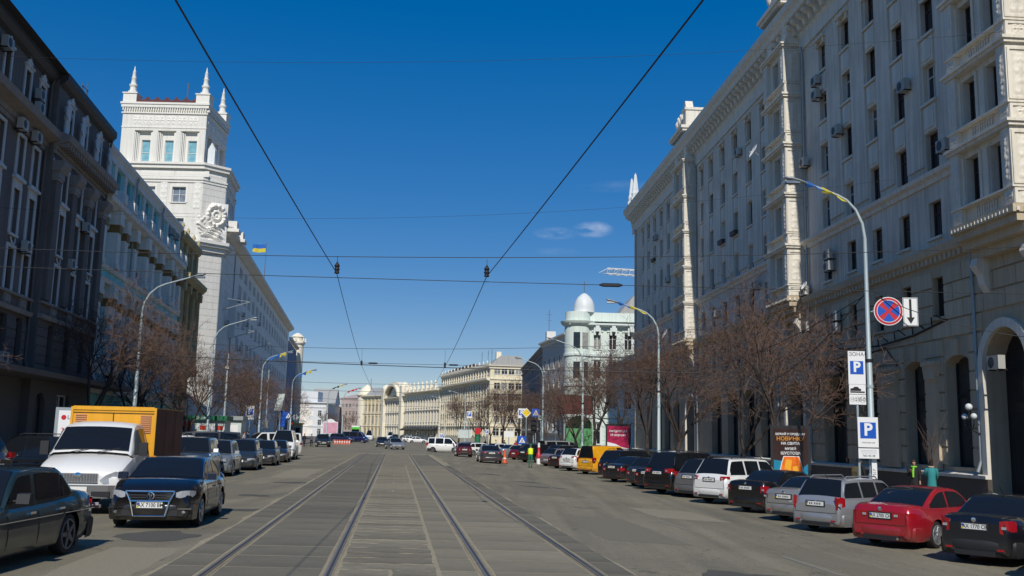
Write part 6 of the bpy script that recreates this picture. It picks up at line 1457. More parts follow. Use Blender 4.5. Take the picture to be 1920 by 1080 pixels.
def car(kind, label, x, y, head, col, rough=.28, metal=.4, cat=None, size=None, detail=True, opt=None, z=None, tilt=True, group=None, over=None, **kw):
    """head: direction the car points, degrees clockwise from straight down the street (+y); x, y is the middle of the car"""
    names = {'sedan': 'sedan', 'hatch': 'hatchback', 'wagon': 'estate_car', 'suv': 'off_road_car', 'van': 'small_van', 'bigvan': 'minibus'}
    t = thing(names[kind], label, cat or ('van' if kind in ('van', 'bigvan') else 'car'), (x, y, gz(x, y) if z is None else z), R(90-head), group)
    u = x+.1167*y
    if 3.5 < u < 12: pass
    L, W, H, wb, wr = size or SIZES[kind]; pm = paint('%s_car_paint' % '_'.join(label.split()[:0] or ['c%d%d%d' % tuple(int(c*255) for c in col)]), col, rough, metal)
    Car(kind, L, W, H, wb, wr, clear=.19 if kind not in ('suv',) else .25, detail=detail, over=over, **kw).build(t, pm, opt or {})
    return t
BLK = (.008, .008, .010); SIL = (.42, .43, .44); DG = (.055, .058, .062); WHT = (.78, .78, .76)
def parked(kind, label, wx, wy, col, head=50, **k):
    """wx, wy: where the rear wheel nearest the tracks stands"""
    L, W, H, wb, wr = k.get('size') or SIZES[kind]; a = R(head); f = Vector((math.sin(a), math.cos(a))); lft = Vector((-f.y, f.x))
    p = Vector((wx, wy))-lft*(W/2-.1)+f*(L/2-(L-.88-wb)); return car(kind, label, p.x, p.y, head, col, group='cars parked at an angle along the right kerb', **k)
parked('sedan', 'pale blue-grey sedan cut off by the right edge of the picture, nearest parked car', 10.62, 19.35, (.25, .30, .34), 50, opt=dict(tly=.45), metal=.5)
parked('sedan', 'black sedan with number plate AX 1770 CB, second from the right edge', 10.25, 22.2, (.010, .011, .016), 49, size=(4.4, 1.70, 1.44, 2.5, .30), opt=dict(ptext='AX 1770 CB', pside='r', pz=.80, tz=(.66, .96), tly=.62, bumper=M['cardark'], rim='rimdark'), over=dict(trunk=(1.03, 1.0)))
parked('sedan', 'bright red sedan with number plate AX 2705 CH among the parked cars', 9.45, 25.3, (.36, .006, .016), 49, size=(4.66, 1.76, 1.45, 2.67, .325), opt=dict(ptext='AX 2705 CH', pside='r', pz=.77, tz=(.72, .86), tly=.36, exhaust=1), metal=.15, over=dict(trunk=(1.03, 1.0), ws=(.42, .10), rw=(-.30, -.74)))
parked('wagon', 'silver estate car with tall red tail lights, parked left of the red sedan', 9.0, 28.9, SIL, 49, size=(4.55, 1.73, 1.5, 2.6, .31), opt=dict(tz=(.62, 1.0), tly=.80, pz=.80, railm='rim'), metal=.55)
parked('sedan', 'silver-beige sedan half hidden behind the silver estate car', 9.1, 32.3, (.36, .35, .33), 49, size=(4.48, 1.66, 1.40, 2.52, .29), opt=dict(tz=(.70, .84), tly=.70, pz=.78, rim='rimdark'), metal=.5)
parked('sedan', 'black sedan with bright red tail lights between the silver-beige sedan and the white SUV', 8.75, 35.9, BLK, 49, size=(4.8, 1.82, 1.47, 2.76, .325), opt=dict(tz=(.68, .95), tly=.70, pz=.86), over=dict(trunk=(1.10, 1.08)))
parked('suv', 'white off-road car with dark roof rails, the largest white one parked on the right', 8.2, 40.0, WHT, 50, size=(4.8, 1.93, 1.80, 2.9, .37), opt=dict(tz=(.92, 1.10), tly=.58, pz=.95), metal=.05)
parked('hatch', 'grey hatchback parked directly left of the white off-road car', 8.05, 43.6, (.20, .20, .21), 50, size=(4.5, 1.8, 1.68, 2.6, .33), opt=dict(tz=(.90, 1.12), tly=.78, pz=.90), metal=.45)
parked('suv', 'tall black off-road car with chrome roof rack and wide dark red tail lights', 7.2, 45.9, BLK, 50, size=(5.0, 1.97, 1.92, 2.85, .39), opt=dict(tz=(.98, 1.18), tly=.48, pz=.98, railm='chrome'))
parked('sedan', 'black sedan with silver window line left of the tall black off-road car', 7.15, 49.9, BLK, 51, opt=dict(pz=.82))
parked('hatch', 'dark grey hatchback tucked between two black sedans on the right', 6.75, 51.9, (.03, .035, .04), 50, opt=dict(pz=.85))
parked('sedan', 'black sedan with a bright plate, right of the black off-road car beside the yellow van', 6.2, 57.0, (.015, .015, .018), 50, opt=dict(pz=.85))
parked('suv', 'black off-road car with sloping tail immediately right of the yellow van', 6.35, 61.2, (.010, .012, .022), 50, opt=dict(pz=.85))
parked('van', 'yellow panel van with two dark rear windows', 5.35, 67.6, (.78, .36, .006), 50, size=(4.4, 1.9, 1.95, 2.7, .32), opt=dict(tz=(.75, 1.15), tly=.88, pz=.85, spans=[(.08, .54)], handle=M['cardark']), metal=.0)
parked('suv', 'pearl white crossover with wraparound tail lights left of the yellow van', 4.6, 73.4, WHT, 48, size=(4.75, 1.88, 1.68, 2.74, .36), opt=dict(tz=(.98, 1.10), tly=.55, pz=.80, rails=0), metal=.05)
parked('sedan', 'dark wine-coloured sedan left of the pearl white crossover', 3.9, 78.4, (.035, .008, .012), 48, opt=dict(pz=.85))
parked('hatch', 'mauve-silver hatchback just right of the street worker', 3.2, 83.2, (.26, .23, .25), 48, opt=dict(pz=.55))
parked('suv', 'dark blue-grey off-road car behind the mauve hatchback', 4.0, 88, (.02, .03, .045), 50, detail=False)
parked('suv', 'black off-road car with orange-red tail light left of the street worker', 1.6, 94, (.012, .012, .014), 48, detail=False, opt=dict(pz=.95))
parked('hatch', 'dark red hatchback behind the moving grey sedan', .6, 103, (.22, .01, .02), 50, detail=False)
parked('bigvan', 'grey and white minibus roof seen behind the street worker', 3.6, 97, (.5, .5, .5), 50, detail=False, size=(5.2, 1.9, 2.1, 3.0, .33))
parked('sedan', 'silver sedan parked furthest along the right-hand kerb', -.8, 112, SIL, 50, detail=False)
parked('hatch', 'white hatchback with dark roof line before the crossing on the right', -2.4, 122, WHT, 50, detail=False)
# moving traffic ahead
car('sedan', 'dark grey metallic sedan driving away beside the traffic cone', -1.65, 82.8, -7, (.075, .072, .078), size=(4.7, 1.86, 1.47, 2.8, .33), opt=dict(pz=.84, tz=(.80, .95), tly=.50), metal=.6)
car('hatch', 'dark red hatchback driving away left of the grey sedan', -4.7, 101, -7, (.09, .006, .012), opt=dict(pz=.75, bumper=M['cardark'], tz=(.66, .80)), size=(4.0, 1.66, 1.42, 2.45, .29), metal=.1)
car('hatch', 'white car with black window line turning behind the dark red hatchback', -3.3, 113, 60, WHT, detail=False, metal=0.)
car('van', 'white family van with grey bumpers crossing the street sideways', -7.6, 117, 96, WHT, size=(4.25, 1.72, 1.82, 2.6, .32), opt=dict(bumper=M['cardark'], handle=M['cardark'], mirror=M['cardark'], rim='rimdark', spans=[(-.90, -.56), (-.50, -.06), (0, .46)], tz=(.8, 1.2), tly=.9), metal=0.)
car('hatch', 'dark car roof passing behind the white family van', -4.6, 126, 80, (.05, .05, .055), detail=False)
car('sedan', 'silver sedan coming towards the camera in the middle of the road', -14.9, 127, 158, (.34, .36, .38), opt=dict(), size=(4.7, 1.8, 1.46, 2.7, .32), metal=.5)
car('hatch', 'dark car following close behind the oncoming silver sedan', -19.0, 146, 172, (.02, .022, .028), detail=False)
car('van', 'small teal-blue van standing far off before the shop awnings', -27.5, 236, 178, (.03, .13, .17), detail=False)
car('hatch', 'tiny white car far off right of the teal van', -23.8, 236, 100, WHT, detail=False, metal=0.); car('sedan', 'tiny white sedan far off, turning left of the family van', -20.5, 218, 80, WHT, detail=False, metal=0.)
car('sedan', 'dark grey sedan far off just right of the oncoming silver sedan', -24.5, 206, 176, DG, detail=False)
car('bigvan', 'white minibus coming from the far end of the street', -37.5, 262, 176, WHT, detail=False, metal=0., size=(6.0, 2.1, 2.7, 3.4, .36)); car('bigvan', 'second white minibus right of the first, far off', -36.5, 300, 178, WHT, detail=False, metal=0.)
car('sedan', 'dark red sedan far off at the left of the green tram', -44, 262, 178, (.16, .01, .015), detail=False)
car('suv', 'black off-road car facing the camera left of the red and white barrier', -25.6, 134, 165, (.02, .02, .023), opt=dict(), metal=.3)
car('suv', 'dark blue off-road car behind the red and white barrier', -32.6, 190, 100, (.01, .025, .09), detail=False); car('bigvan', 'dark blue box van right of the blue off-road car', -30.2, 192, 98, (.008, .018, .10), detail=False, size=(5, 1.95, 2.2, 3.0, .34))
# green tram at the far end
tr_ = thing('tram', 'bright green and white tram far down the street', 'tram', (-43.6, 276, 0), SLOPE)
gp = paint('green_tram_paint', (.10, .55, .05), .35, 0)
MB().prism([(-1.25, .4), (1.25, .4), (1.25, 2.2), (1.1, 3.5), (-1.1, 3.5), (-1.25, 2.2)], 0, 14, 'y').build('tram_body', gp, tr_); MB().prism([(-1.15, 1.75), (1.15, 1.75), (1.02, 2.9), (-1.02, 2.9)], -.03, .02, 'y').build('windscreen', M['carglass'], tr_); MB().box(-1.1, 1.1, 0.2, 13.8, 3.5, 3.9).build('roof_box', M['signwhite'], tr_)
for s in (-1, 1): MB().box(s*.9-.15, s*.9+.15, -.04, 0, .9, 1.1).build('headlight', M['lamp'], tr_); MB().lathe([(.35, -.1), (.35, .1)], n=12).build('wheel', M['tyre'], tr_, (s*.9, 1.8, .35)).rotation_euler = (0, R(90), 0)
for k in range(5): MB().box(1.2, 1.26, 1+k*2.6, 3+k*2.6, 1.5, 2.6).build('side_window', M['carglass'], tr_)
# left-hand side
GRN = (.012, .030, .032)
t = car('sedan', 'dark green-black old sedan cut off by the left edge, nearest car on the left', -8.11, 15.10, 178.5, GRN, size=(4.9, 1.80, 1.46, 2.8, .335), opt=dict(ptext=None, tz=(.60, .86), tly=.80, pz=.70, bumper=M['cardark'], rim='rimdark', handle=M['chrome'], mirror=M['cardark'], dd=[(-.43, -.04), (-.02, .36)], spans=[(-.56, -.44), (-.42, -.06), (0, .32)]), metal=.3, tumble=.22, over=dict(trunk=(1.0, .94), belt=.92, rw=(-.42, -.66), ws=(.36, .14)))
MB().box(-2.55, -2.44, -.88, .88, .66, .71).build('bumper_strip', M['chrome'], t)
for sd in (-1, 1): MB().box(-2.2, 2.1, *sorted((sd*.895, sd*.905)), .685, .70).build('side_trim', M['chrome'], t); MB().box(-1.72, -1.60, *sorted((sd*.62, sd*.86)), .10, .34).build('mud_flap', M['cardark'], t)
t = car('sedan', 'glossy black sedan with chrome-framed grille and number plate AX 7100 BM', -7.80, 22.95, 172, (.006, .006, .009), rough=.2, size=(4.77, 1.82, 1.47, 2.71, .33), opt=dict(ptext='AX 7100 BM', pside='f', pf=.50, lz=(.62, .80), hly=.56, gz=(.61, .76), gw=.52), metal=.3, over=dict(hood=(.84, 1.0), ws=(.46, .10)))
e = 4.77/2+.045
q = MB(); fr = [(-.49, .785), (.49, .785), (.39, .57), (.32, .28), (-.32, .28), (-.39, .57)]
for (a, b), (c, d) in zip(fr, fr[1:]+fr[:1]): q.tube([(e+.055, a, b), (e+.055, c, d)], .016, 5)
q.tube([(e+.055, -.39, .585), (e+.055, .39, .585)], .02, 5); q.build('chrome_frame', M['chrome'], t)
MB().lathe([(.085, 0), (.085, .012), (.068, .014), (.066, .004)], n=20).build('badge_ring', M['chrome'], t, (e+.04, 0, .69)).rotation_euler = (0, R(90), 0)
bd = MB()
for pts in (((-.045, .045), (0, -.05), (.045, .045)), ((-.03, .06), (0, .0), (.03, .06))): bd.tube([(e+.062, y, .69+z) for y, z in pts], .008, 4)
bd.build('badge_emblem', M['chrome'], t)
for s in (-1, 1):
    MB().lathe([(.045, 0), (.03, .02)], n=10).build('fog_lamp', M['lamp'], t, (e-.02, s*.68, .36)).rotation_euler = (0, R(90), 0); MB().box(e-.06, e+.005, *sorted((s*.55, s*.83)), .42, .435).build('chrome_blade', M['chrome'], t)
    MB().tube([(.70, s*.835, .975), (.3, s*.78, 1.25), (-.2, s*.70, 1.405), (-.8, s*.70, 1.36), (-1.45, s*.80, 1.03)], .008, 4).build('chrome_window_line', M['chrome'], t)
# orange box truck with white cab
tk = thing('box_truck', 'light truck with a white cab and an orange box body behind the black sedan', 'truck', (-10.62, 26.2, 0), R(-84))
wp = paint('white_truck_paint', (.74, .73, .70), .4, 0.); op = mat('orange_truck_box', (.78, .37, .012), .55, var=.08, dirt=.15, streak=.12); rp_ = mat('rusty_red_brown_side', (.16, .055, .028), .75, var=.5, scale=1.4, dirt=.35, streak=.3)
# cab: loft along x (front at +2.6)
prof = [(2.62, .48, .62, 1.00), (2.60, .42, .98, 1.0), (2.50, .42, 1.12, 1.02), (1.95, .42, 1.36, 1.03), (1.85, .42, 1.42, 1.03)]
MBc = MB(); rows = []
for x, zl, zt, wd in ((2.66, .55, .86, .92), (2.62, .44, 1.00, .97), (2.48, .40, 1.12, 1.02), (2.2, .40, 1.24, 1.04), (1.78, .40, 1.38, 1.05), (1.4, .40, 1.42, 1.05), (.7, .40, 1.42, 1.05), (.35, .40, 1.42, 1.05)):
    sec = [(wd*.96, zl), (wd, zl+.12), (wd, zt-.22), (wd*.96, zt-.06), (wd*.86, zt), (wd*.4, zt+.04), (0, zt+.05)]; rows.append([(x, y, z) for y, z in sec]+[(x, -y, z) for y, z in sec[-2::-1]])
MBc.grid(rows); n = len(rows[0]); MBc.f.append(tuple(range(n-1, -1, -1))); MBc.build('cab', wp, tk, smooth=35, fix=True)
MBr = MB(); rows = []
for x, zt, wr_ in ((1.86, 1.44, .96), (1.62, 1.72, .92), (1.36, 2.02, .87), (1.18, 2.14, .84), (.95, 2.20, .82), (.45, 2.19, .82), (.33, 2.16, .82)):
    sec = [(1.0, 1.36), ((1.0+wr_)/2+.01, (1.36+zt)/2), (wr_, zt-.05), (wr_-.07, zt), (wr_*.5, zt+.03), (0, zt+.04)]; rows.append([(x, y, z) for y, z in sec]+[(x, -y, z) for y, z in sec[-2::-1]])
MBr.grid(rows); MBr.f.append(tuple(range((len(rows)-1)*len(rows[0]), len(rows)*len(rows[0])))); MBr.build('cab_roof', wp, tk, smooth=35)
q = MB(); rows = []
for k in range(6):
    t_ = k/5; x = 1.80-.52*t_+.012; z = 1.50+.555*t_; yw = .90-.09*t_; rows.append([(x+.035+.0*abs(f), yw*f, z+.02+.03*(1-f*f)) for f in [-1+2*j/6 for j in range(7)]])
q.grid(rows); ws_ = q.build('windscreen', M['carglass'], tk, smooth=60)
for yy in (-.45, .15): MB().tube([(1.92, yy, 1.47), (1.80, yy+.55, 1.58)], .012, 4).build('wiper', M['black'], ws_)
for yy in (-.55, .5): MB().box(1.70, 1.72, yy-.14, yy+.14, 1.625, 1.66).build('paper', M['signwhite'], ws_)
for sd in (1, -1):
    q = MB(); pts = [(.55, 1.42), (1.72, 1.42), (1.30, 2.0), (.98, 2.06), (.55, 2.06)]
    q.quad(*[(x, sd*(1.012-(z-1.36)*.19+.008), z) for x, z in pts]); q.build('side_window', M['carglass'], tk)
    d = MB().grid([[(x, sd*1.058, z) for x in (.5, 1.0, 1.72)] for z in (.48, .9, 1.36)]).build('door', wp, tk); MB().box(.58, .78, *sorted((sd*1.06, sd*1.09)), 1.18, 1.23).build('door_handle', M['cardark'], d)
    m_ = MB().tube([(1.55, sd*1.0, 1.42), (1.6, sd*1.2, 1.5)], .02, 5).build('mirror_arm', M['black'], tk); MB().box(1.56, 1.64, *sorted((sd*1.10, sd*1.30)), 1.38, 1.72).build('mirror', M['cardark'], m_)
    # headlights: slanted ovals
    pts = [(sd*.52, .82), (sd*.60, .74), (sd*.86, .72), (sd*1.0, .82), (sd*.98, 1.0), (sd*.86, 1.03), (sd*.66, .95)]
    q = MB(); q.prism(pts, 0, .03, 'y'); q.v = [(2.69-y-.18*max(0, abs(x)-.5)**1.3, x, z) for x, y, z in q.v]; hl = q.build('headlight', M['lamp'], tk, fix=True); MB().lathe([(.085, 0), (.07, .02), (.02, .03)], n=14).build('reflector', M['chrome'], hl, (2.60, sd*.80, .86)).rotation_euler = (0, R(90), 0)
MB().box(2.655, 2.70, -.47, .47, .76, .98).build('grille', M['chrome'], tk)
for k in range(14): MB().box(2.70, 2.712, -.44+k*.066, -.40+k*.066, .78, .96).build('grille_bar', M['rimdark'], tk)
MB().lathe([(.10, 0), (.09, .02), (.02, .03)], n=14, sx=.7).build('badge', M['chrome'], tk, (2.705, 0, .93)).rotation_euler = (0, R(90), 0)
MB().prism([(2.3, -1.04), (2.64, -.98), (2.78, -.75), (2.82, 0), (2.78, .75), (2.64, .98), (2.3, 1.04)], .40, .70).build('front_bumper', mat('grey_plastic_bumper', (.13, .13, .13), .6), tk)
for s in (-1, 1): MB().box(2.74, 2.80, *sorted((s*.36, s*.80)), .44, .56).build('bumper_slot', M['black'], tk)
MB().box(2.815, 2.835, -.28, .28, .56, .67).build('number_plate', M['plate'], tk)
MB().box(-2.9, .20, -1.05, 1.05, .80, 1.0).build('chassis_frame', M['black'], tk)
bx = MB().box(-2.95, .18, -1.10, 1.10, 1.0, 2.62).build('box_body', op, tk)
MB().box(-2.94, .17, -1.108, -1.1, 1.02, 2.60).build('side_panel', rp_, tk); MB().box(-2.94, .17, 1.1, 1.108, 1.02, 2.60).build('side_panel', rp_, tk)
for y in (-1.11, 1.05): MB().box(.18, .21, y, y+.06, 1.0, 2.62).build('corner_post', op, bx)
MB().box(.182, .21, -1.05, 1.05, 2.54, 2.64).build('top_rail', op, bx); MB().box(.182, .20, -1.04, 1.04, 2.46, 2.475).build('seam', M['black'], bx); MB().box(.182, .20, -.02, .0, 1.1, 2.46).build('seam', M['black'], bx)
lv = mat('louvre_pinkish', (.55, .26, .14), .6)
for s in (-1, 1):
    for k in range(9): MB().box(.182, .205, s*.84-.14, s*.84+.14, 1.95+k*.055, 1.98+k*.055).build('louvre', lv, bx)
for sd in (-1, 1):
    for k in range(2): MB().box(-2.0+k*1.1, -1.98+k*1.1, *sorted((sd*1.108, sd*1.115)), 1.02, 2.6).build('rib', rp_, bx)
for x in (1.85, -1.75):
    for sd in (1, -1):
        ty, rm, hb = Car.wc[('wheel', .36, 'rim', True)] if ('wheel', .36, 'rim', True) in Car.wc else list(Car.wc.values())[0]
        w_ = inst('wheel', ty, M['tyre'], tk, (x, sd*.98, .355)); w_.rotation_euler = (sd*math.pi/2, 0, 0); inst('rim', rm, M['rimdark'], w_)
MB().box(1.2, 2.3, -.8, .8, .42, .9).build('underbody', M['cardark'], tk)
# dark vehicles at the left kerb behind the truck and the row beyond the black sedan
car('suv', 'dark blue-black off-road car with a chrome-edged red tail light, behind the truck at the left', -18.9, 31.8, -86, (.010, .014, .022), size=(4.8, 1.9, 1.85, 2.8, .38), opt=dict(tz=(1.0, 1.2), tly=.9))
car('wagon', 'black estate car beside the LG advertisement, mostly hidden by the truck', -17.4, 35.6, -82, (.008, .010, .013), size=(4.7, 1.85, 1.75, 2.7, .33))
lx__ = [('suv', 'dark grey off-road car behind the roof of the black sedan', -13.3, 41.2, (.06, .065, .07), dict(mirror=M['rim']), None, 1.72),
        ('hatch', 'silver-grey crossover with black lower air intakes behind the black sedan', -13.6, 45.7, (.22, .24, .25), dict(lz=(.66, .80)), (4.6, 1.8, 1.62, 2.75, .35), 0),
        ('hatch', 'dark blue-grey hatchback with a large silver lower grille in the left row', -14.3, 52.6, (.035, .045, .055), dict(), (4.3, 1.8, 1.6, 2.6, .33), 0),
        ('hatch', 'charcoal hatchback third in the left row, in front of the white van', -15.0, 59.7, (.025, .027, .03), dict(), None, 0),
        ('sedan', 'dark sedan in the left row directly before the white van', -15.8, 66.3, (.04, .038, .035), dict(), None, 0)]
for kind, lab, x, y, c_, op_, sz, _ in lx__: car(kind, lab, x, y, 171, c_, opt=op_, size=sz, group='cars in the left-hand row facing the camera')
car('bigvan', 'white high-roofed van at the far end of the left row', -16.7, 72.6, 171, WHT, metal=0., size=(4.9, 1.85, 2.15, 3.0, .33), opt=dict(bumper=M['cardark']), group='cars in the left-hand row facing the camera')
for kind, lab, x, y, c_, hd in (('suv', 'white off-road car with black roof rails showing behind the dark grey off-road car', -19.0, 52.5, WHT, 225), ('bigvan', 'black minivan with its dark roof above the left row', -20.0, 63.5, (.02, .022, .024), 250),
                                ('hatch', 'blue-grey car showing between the black minivan and the white van', -19.6, 71.5, (.08, .12, .15), 230), ('bigvan', 'long white van behind the white high-roofed van', -20.0, 82, WHT, 235), ('hatch', 'silver hatchback at the left kerb behind the black minivan', -21.0, 58, SIL, 230), ('sedan', 'black sedan at the left kerb right of the orange truck', -18.2, 46.8, (.01, .01, .012), 225)):
    car(kind, lab, x, y, hd, c_, detail=False, metal=.1 if c_ == WHT else .4, group='cars parked at the left kerb', size=(4.8, 1.9, 1.95, 2.9, .33) if kind == 'bigvan' else None)
# ------------------------------------------------------------------ signs, advertisements, kiosks, traffic lights
RF = 0
def disc(mb, r, y0, y1, n=28, c=(0, 0)): return mb.prism([(c[0]+r*math.cos(2*math.pi*k/n), c[1]+r*math.sin(2*math.pi*k/n)) for k in range(n)], y0, y1, 'y')
def ringp(mb, r0, r1, y, n=28, a0=0, a1=360):
    for k in range(n):
        t0, t1 = R(a0+(a1-a0)*k/n), R(a0+(a1-a0)*(k+1)/n); mb.quad((r0*math.cos(t0), y, r0*math.sin(t0)), (r1*math.cos(t0), y, r1*math.sin(t0)), (r1*math.cos(t1), y, r1*math.sin(t1)), (r0*math.cos(t1), y, r0*math.sin(t1)))
    return mb
px_, py_ = 14.0, 37.4
ns = thing('no_stopping_sign', 'round blue no-stopping sign with red rim and cross on the nearest right lamp post', 'road sign', (px_+.72, py_-.25, 7.22), R(-6))
disc(MB(), .56, -.012, .012).build('sign_plate', M['signwhite'], ns); disc(MB(), .53, -.018, -.0125).build('red_disc', M['signred'], ns); 
for k in range(4):
    a0 = -45+k*90+5.5+0; pts = [(.07*math.cos(R(a0+39.5)), .07*math.sin(R(a0+39.5)))]+[(.43*math.cos(R(a0+8+j*8.9)), .43*math.sin(R(a0+8+j*8.9))) for j in range(8)]
    MB().prism([(x*1.0, z) for x, z in pts], -.024, -.0185, 'y').build('blue_sector', M['signblue'], ns)
ringp(MB(), .425, .445, -.0245, 32).build('white_line', M['signwhite'], ns); MB().tube([(-.6, .06, 0), (.4, .06, 0)], .025, 6).build('mounting_bracket', M['pole'], ns)
ar = thing('arrow_sign', 'white rectangular plate with a black downward arrow right of the no-stopping sign', 'road sign', (px_+1.60, py_-.2, 7.22), R(-6))
MB().box(-.28, .28, -.012, .012, -.56, .56).build('sign_plate', M['signwhite'], ar); MB().prism([(-.045, .50), (.045, .50), (.045, -.22), (.15, -.22), (0, -.48), (-.15, -.22), (-.045, -.22)], -.018, -.0125, 'y').build('arrow', M['signblack'], ar)
q = MB(); [q.box(a, b, -.0175, -.0126, c, d) for a, b, c, d in ((-.265, .265, .53, .545), (-.265, .265, -.545, -.53), (-.265, -.25, -.53, .53), (.25, .265, -.53, .53))]; q.build('border_line', M['signblack'], ar); MB().tube([(-1.5, .06, 0), (.2, .06, 0)], .025, 6).build('mounting_bracket', M['pole'], ar)
def psign(label, x, y, z, w_, h, zone=False, rz=0., pole=None, small=False, ps=1.):
    t = thing('parking_sign', label, 'road sign', (x, y, z), rz)
    MB().box(-w_/2, w_/2, -.015, .015, 0, h).build('sign_plate', M['signwhite'], t)
    s = w_*.78; cz = h*(.50 if zone else .56)
    MB().box(-s/2, s/2, -.020, -.0155, cz-s*.5, cz+s*.5).build('blue_panel', M['signblue'], t)
    text(t, 'P', s*1.05, M['signwhite'], (0, -.022, cz+.02*s), ext=.001, bold=.02*ps)
    if pole is not None: MB().tube([(0, .05, pole), (0, .05, h)], .045, 8).build('post', M['pole'], t)
    return t
t = psign('white and blue zone parking sign with prices, left of the nearest right lamp post', 13.42, 37.2, 4.35, .66, 1.28, True, pole=-4.6)
text(t, '·ЗОНА·', .21, M['signblack'], (0, -.0175, 1.15), ext=.001)
MB().box(-.32, .32, -.015, .015, -.38, -.01).build('pictogram_plate', M['signwhite'], t); MB().prism([(-.28, -.26), (-.27, -.17), (-.16, -.15), (-.12, -.10), (.02, -.10), (.06, -.16), (.14, -.18), (.14, -.26)], -.02, -.0155, 'y').build('car_pictogram', M['signblack'], t); MB().box(-.28, .28, -.02, -.0156, -.33, -.275).build('kerb_pictogram', M['signblack'], t)
pp = MB().box(-.32, .32, -.015, .015, -.78, -.40).build('price_plate', M['signwhite'], t)
for k, (s_, sz) in enumerate((('10', .13), ('25', .17), ('50', .21))): 
    text(pp, s_, sz, M['signblack'], (-.20+k*.195, -.018, -.59), ext=.001); o = ringp(MB(), (.10, .105, .125)[k]-.008, (.10, .105, .125)[k], 0, 18).build('coin_ring', M['signblack'], pp, (-.20+k*.195, -.0165, -.59))
t = psign('square parking sign board lower on the nearest right lamp post', 13.72, 37.05, 1.95, .78, 1.14); text(t, 'ПАРКУВАННЯ', .075, M['signblack'], (0, -.0175, .17), ext=.001)
b_ = MB().box(-.39, .39, -.015, .015, -.42, -.04).build('phone_plate', M['signwhite'], t); text(b_, '760-40-48', .12, M['signblack'], (0, -.0175, -.32), ext=.001); [MB().box(-.3, .3, -.018, -.0156, -.12-k*.05, -.11-k*.05).build('print_line', M['pipe'], b_) for k in range(3)]
# sheets posted on the lamp post
MB().box(-.10, .10, -.185, -.178, 1.0, 1.9).build('poster_strip', M['signwhite'], l1_, (0, 0, 0)); text(l1_, '7517', .16, M['signblack'], (0, -.188, 1.25), rot=(R(90), R(-90), 0))
# black drink advertisement
def adbox(label, x, y, z, w_, h, rz, leg=.55, frame='black'):
    t = thing('advertising_display', label, 'advertisement', (x, y, z), rz); MB().box(-w_/2-.14, w_/2+.14, -.1, .1, leg, leg+h+.28).build('frame', M[frame], t)
    for s in (-1, 1): MB().box(s*(w_/2-.1)-.09, s*(w_/2-.1)+.09, -.08, .08, 0, leg).build('leg', M[frame], t)
    return t
M['adbrown'] = mat('advert_dark_brown', (.035, .012, .008), .3, var=.5, scale=2); M['adteal'] = mat('advert_teal', (.01, .22, .36), .35, var=.4, scale=3); M['adorange'] = mat('advert_orange_drink', (.85, .17, .008), .3, var=.55, scale=3.5); M['adgold'] = mat('advert_gold_text', (.70, .28, .02), .4); M['adpink'] = mat('advert_magenta', (.42, .01, .07), .4, var=.2); M['adyel'] = mat('advert_amber', (.9, .42, .03), .3)
t = adbox('black drink advertisement with an orange glass and white Cyrillic lettering on the right pavement', 13.45, 46.4, -.27, 1.55, 2.35, R(-14), .5)
q = MB().box(-.78, .78, -.108, -.101, .62, 2.98).build('poster', M['adbrown'], t)
MB().prism([(-.78, .62), (-.35, .62), (-.35, 1.45), (-.78, 1.5)], -.112, -.1085, 'y').build('teal_patch', M['adteal'], q); MB().prism([(.52, .62), (.78, .62), (.78, 1.35), (.55, 1.15)], -.112, -.1085, 'y').build('teal_patch', M['adteal'], q)
gl = [(-.30+0, 1.66), (.36, 1.66), (.46, 1.35), (.52, 1.05), (.44, .74), (.25, .62), (-.22, .62), (-.40, .74), (-.46, 1.05), (-.40, 1.35)]; cxg = .03
MB().prism([(cxg+(x-cxg)*1.08, 1.14+(z-1.14)*1.06) for x, z in gl], -.1145, -.1125, 'y').build('glass_rim', M['signwhite'], q); MB().prism(gl, -.118, -.115, 'y').build('orange_drink', M['adorange'], q)
MB().prism([(-.3, 1.1), (0, 1.0), (.05, 1.5), (-.22, 1.55)], -.1195, -.1185, 'y').build('ice_cube', M['adyel'], q); MB().prism([(.1, .85), (.36, .9), (.33, 1.25), (.08, 1.2)], -.1195, -.1185, 'y').build('ice_cube', M['adyel'], q)
for s_, sz, z, mm in (('ЩУКАЙ У ПРОДАЖУ', .135, 2.72, 'signwhite'), ('НОВИНКУ', .26, 2.50, 'adgold'), ('НА СВЯТА', .17, 2.28, 'signwhite'), ('МУЗЕЙ', .15, 2.03, 'signwhite'), ('ШУСТОВА', .18, 1.82, 'signwhite')): text(q, s_, sz, M[mm], (0, -.114, z), ext=.001, bold=.004)
t = adbox('magenta red billboard with white lettering in front of the mint house', 9.05, 80.5, -.35, 1.75, 2.4, R(-4), .9)
q = MB().box(-.88, .88, -.108, -.101, 1.02, 3.42).build('poster', M['adpink'], t); text(q, 'Вигідно і до', .26, M['signwhite'], (-.0, -.112, 3.0), ext=.001, bold=.006); text(q, '10 серпня!', .26, M['signwhite'], (.0, -.112, 2.68), ext=.001, bold=.006)
MB().prism([(-.88, 1.02), (.88, 1.02), (.88, 1.6), (.3, 1.7), (-.2, 1.95), (-.88, 2.1)], -.112, -.1085, 'y').build('white_swoosh', M['signwhite'], q)
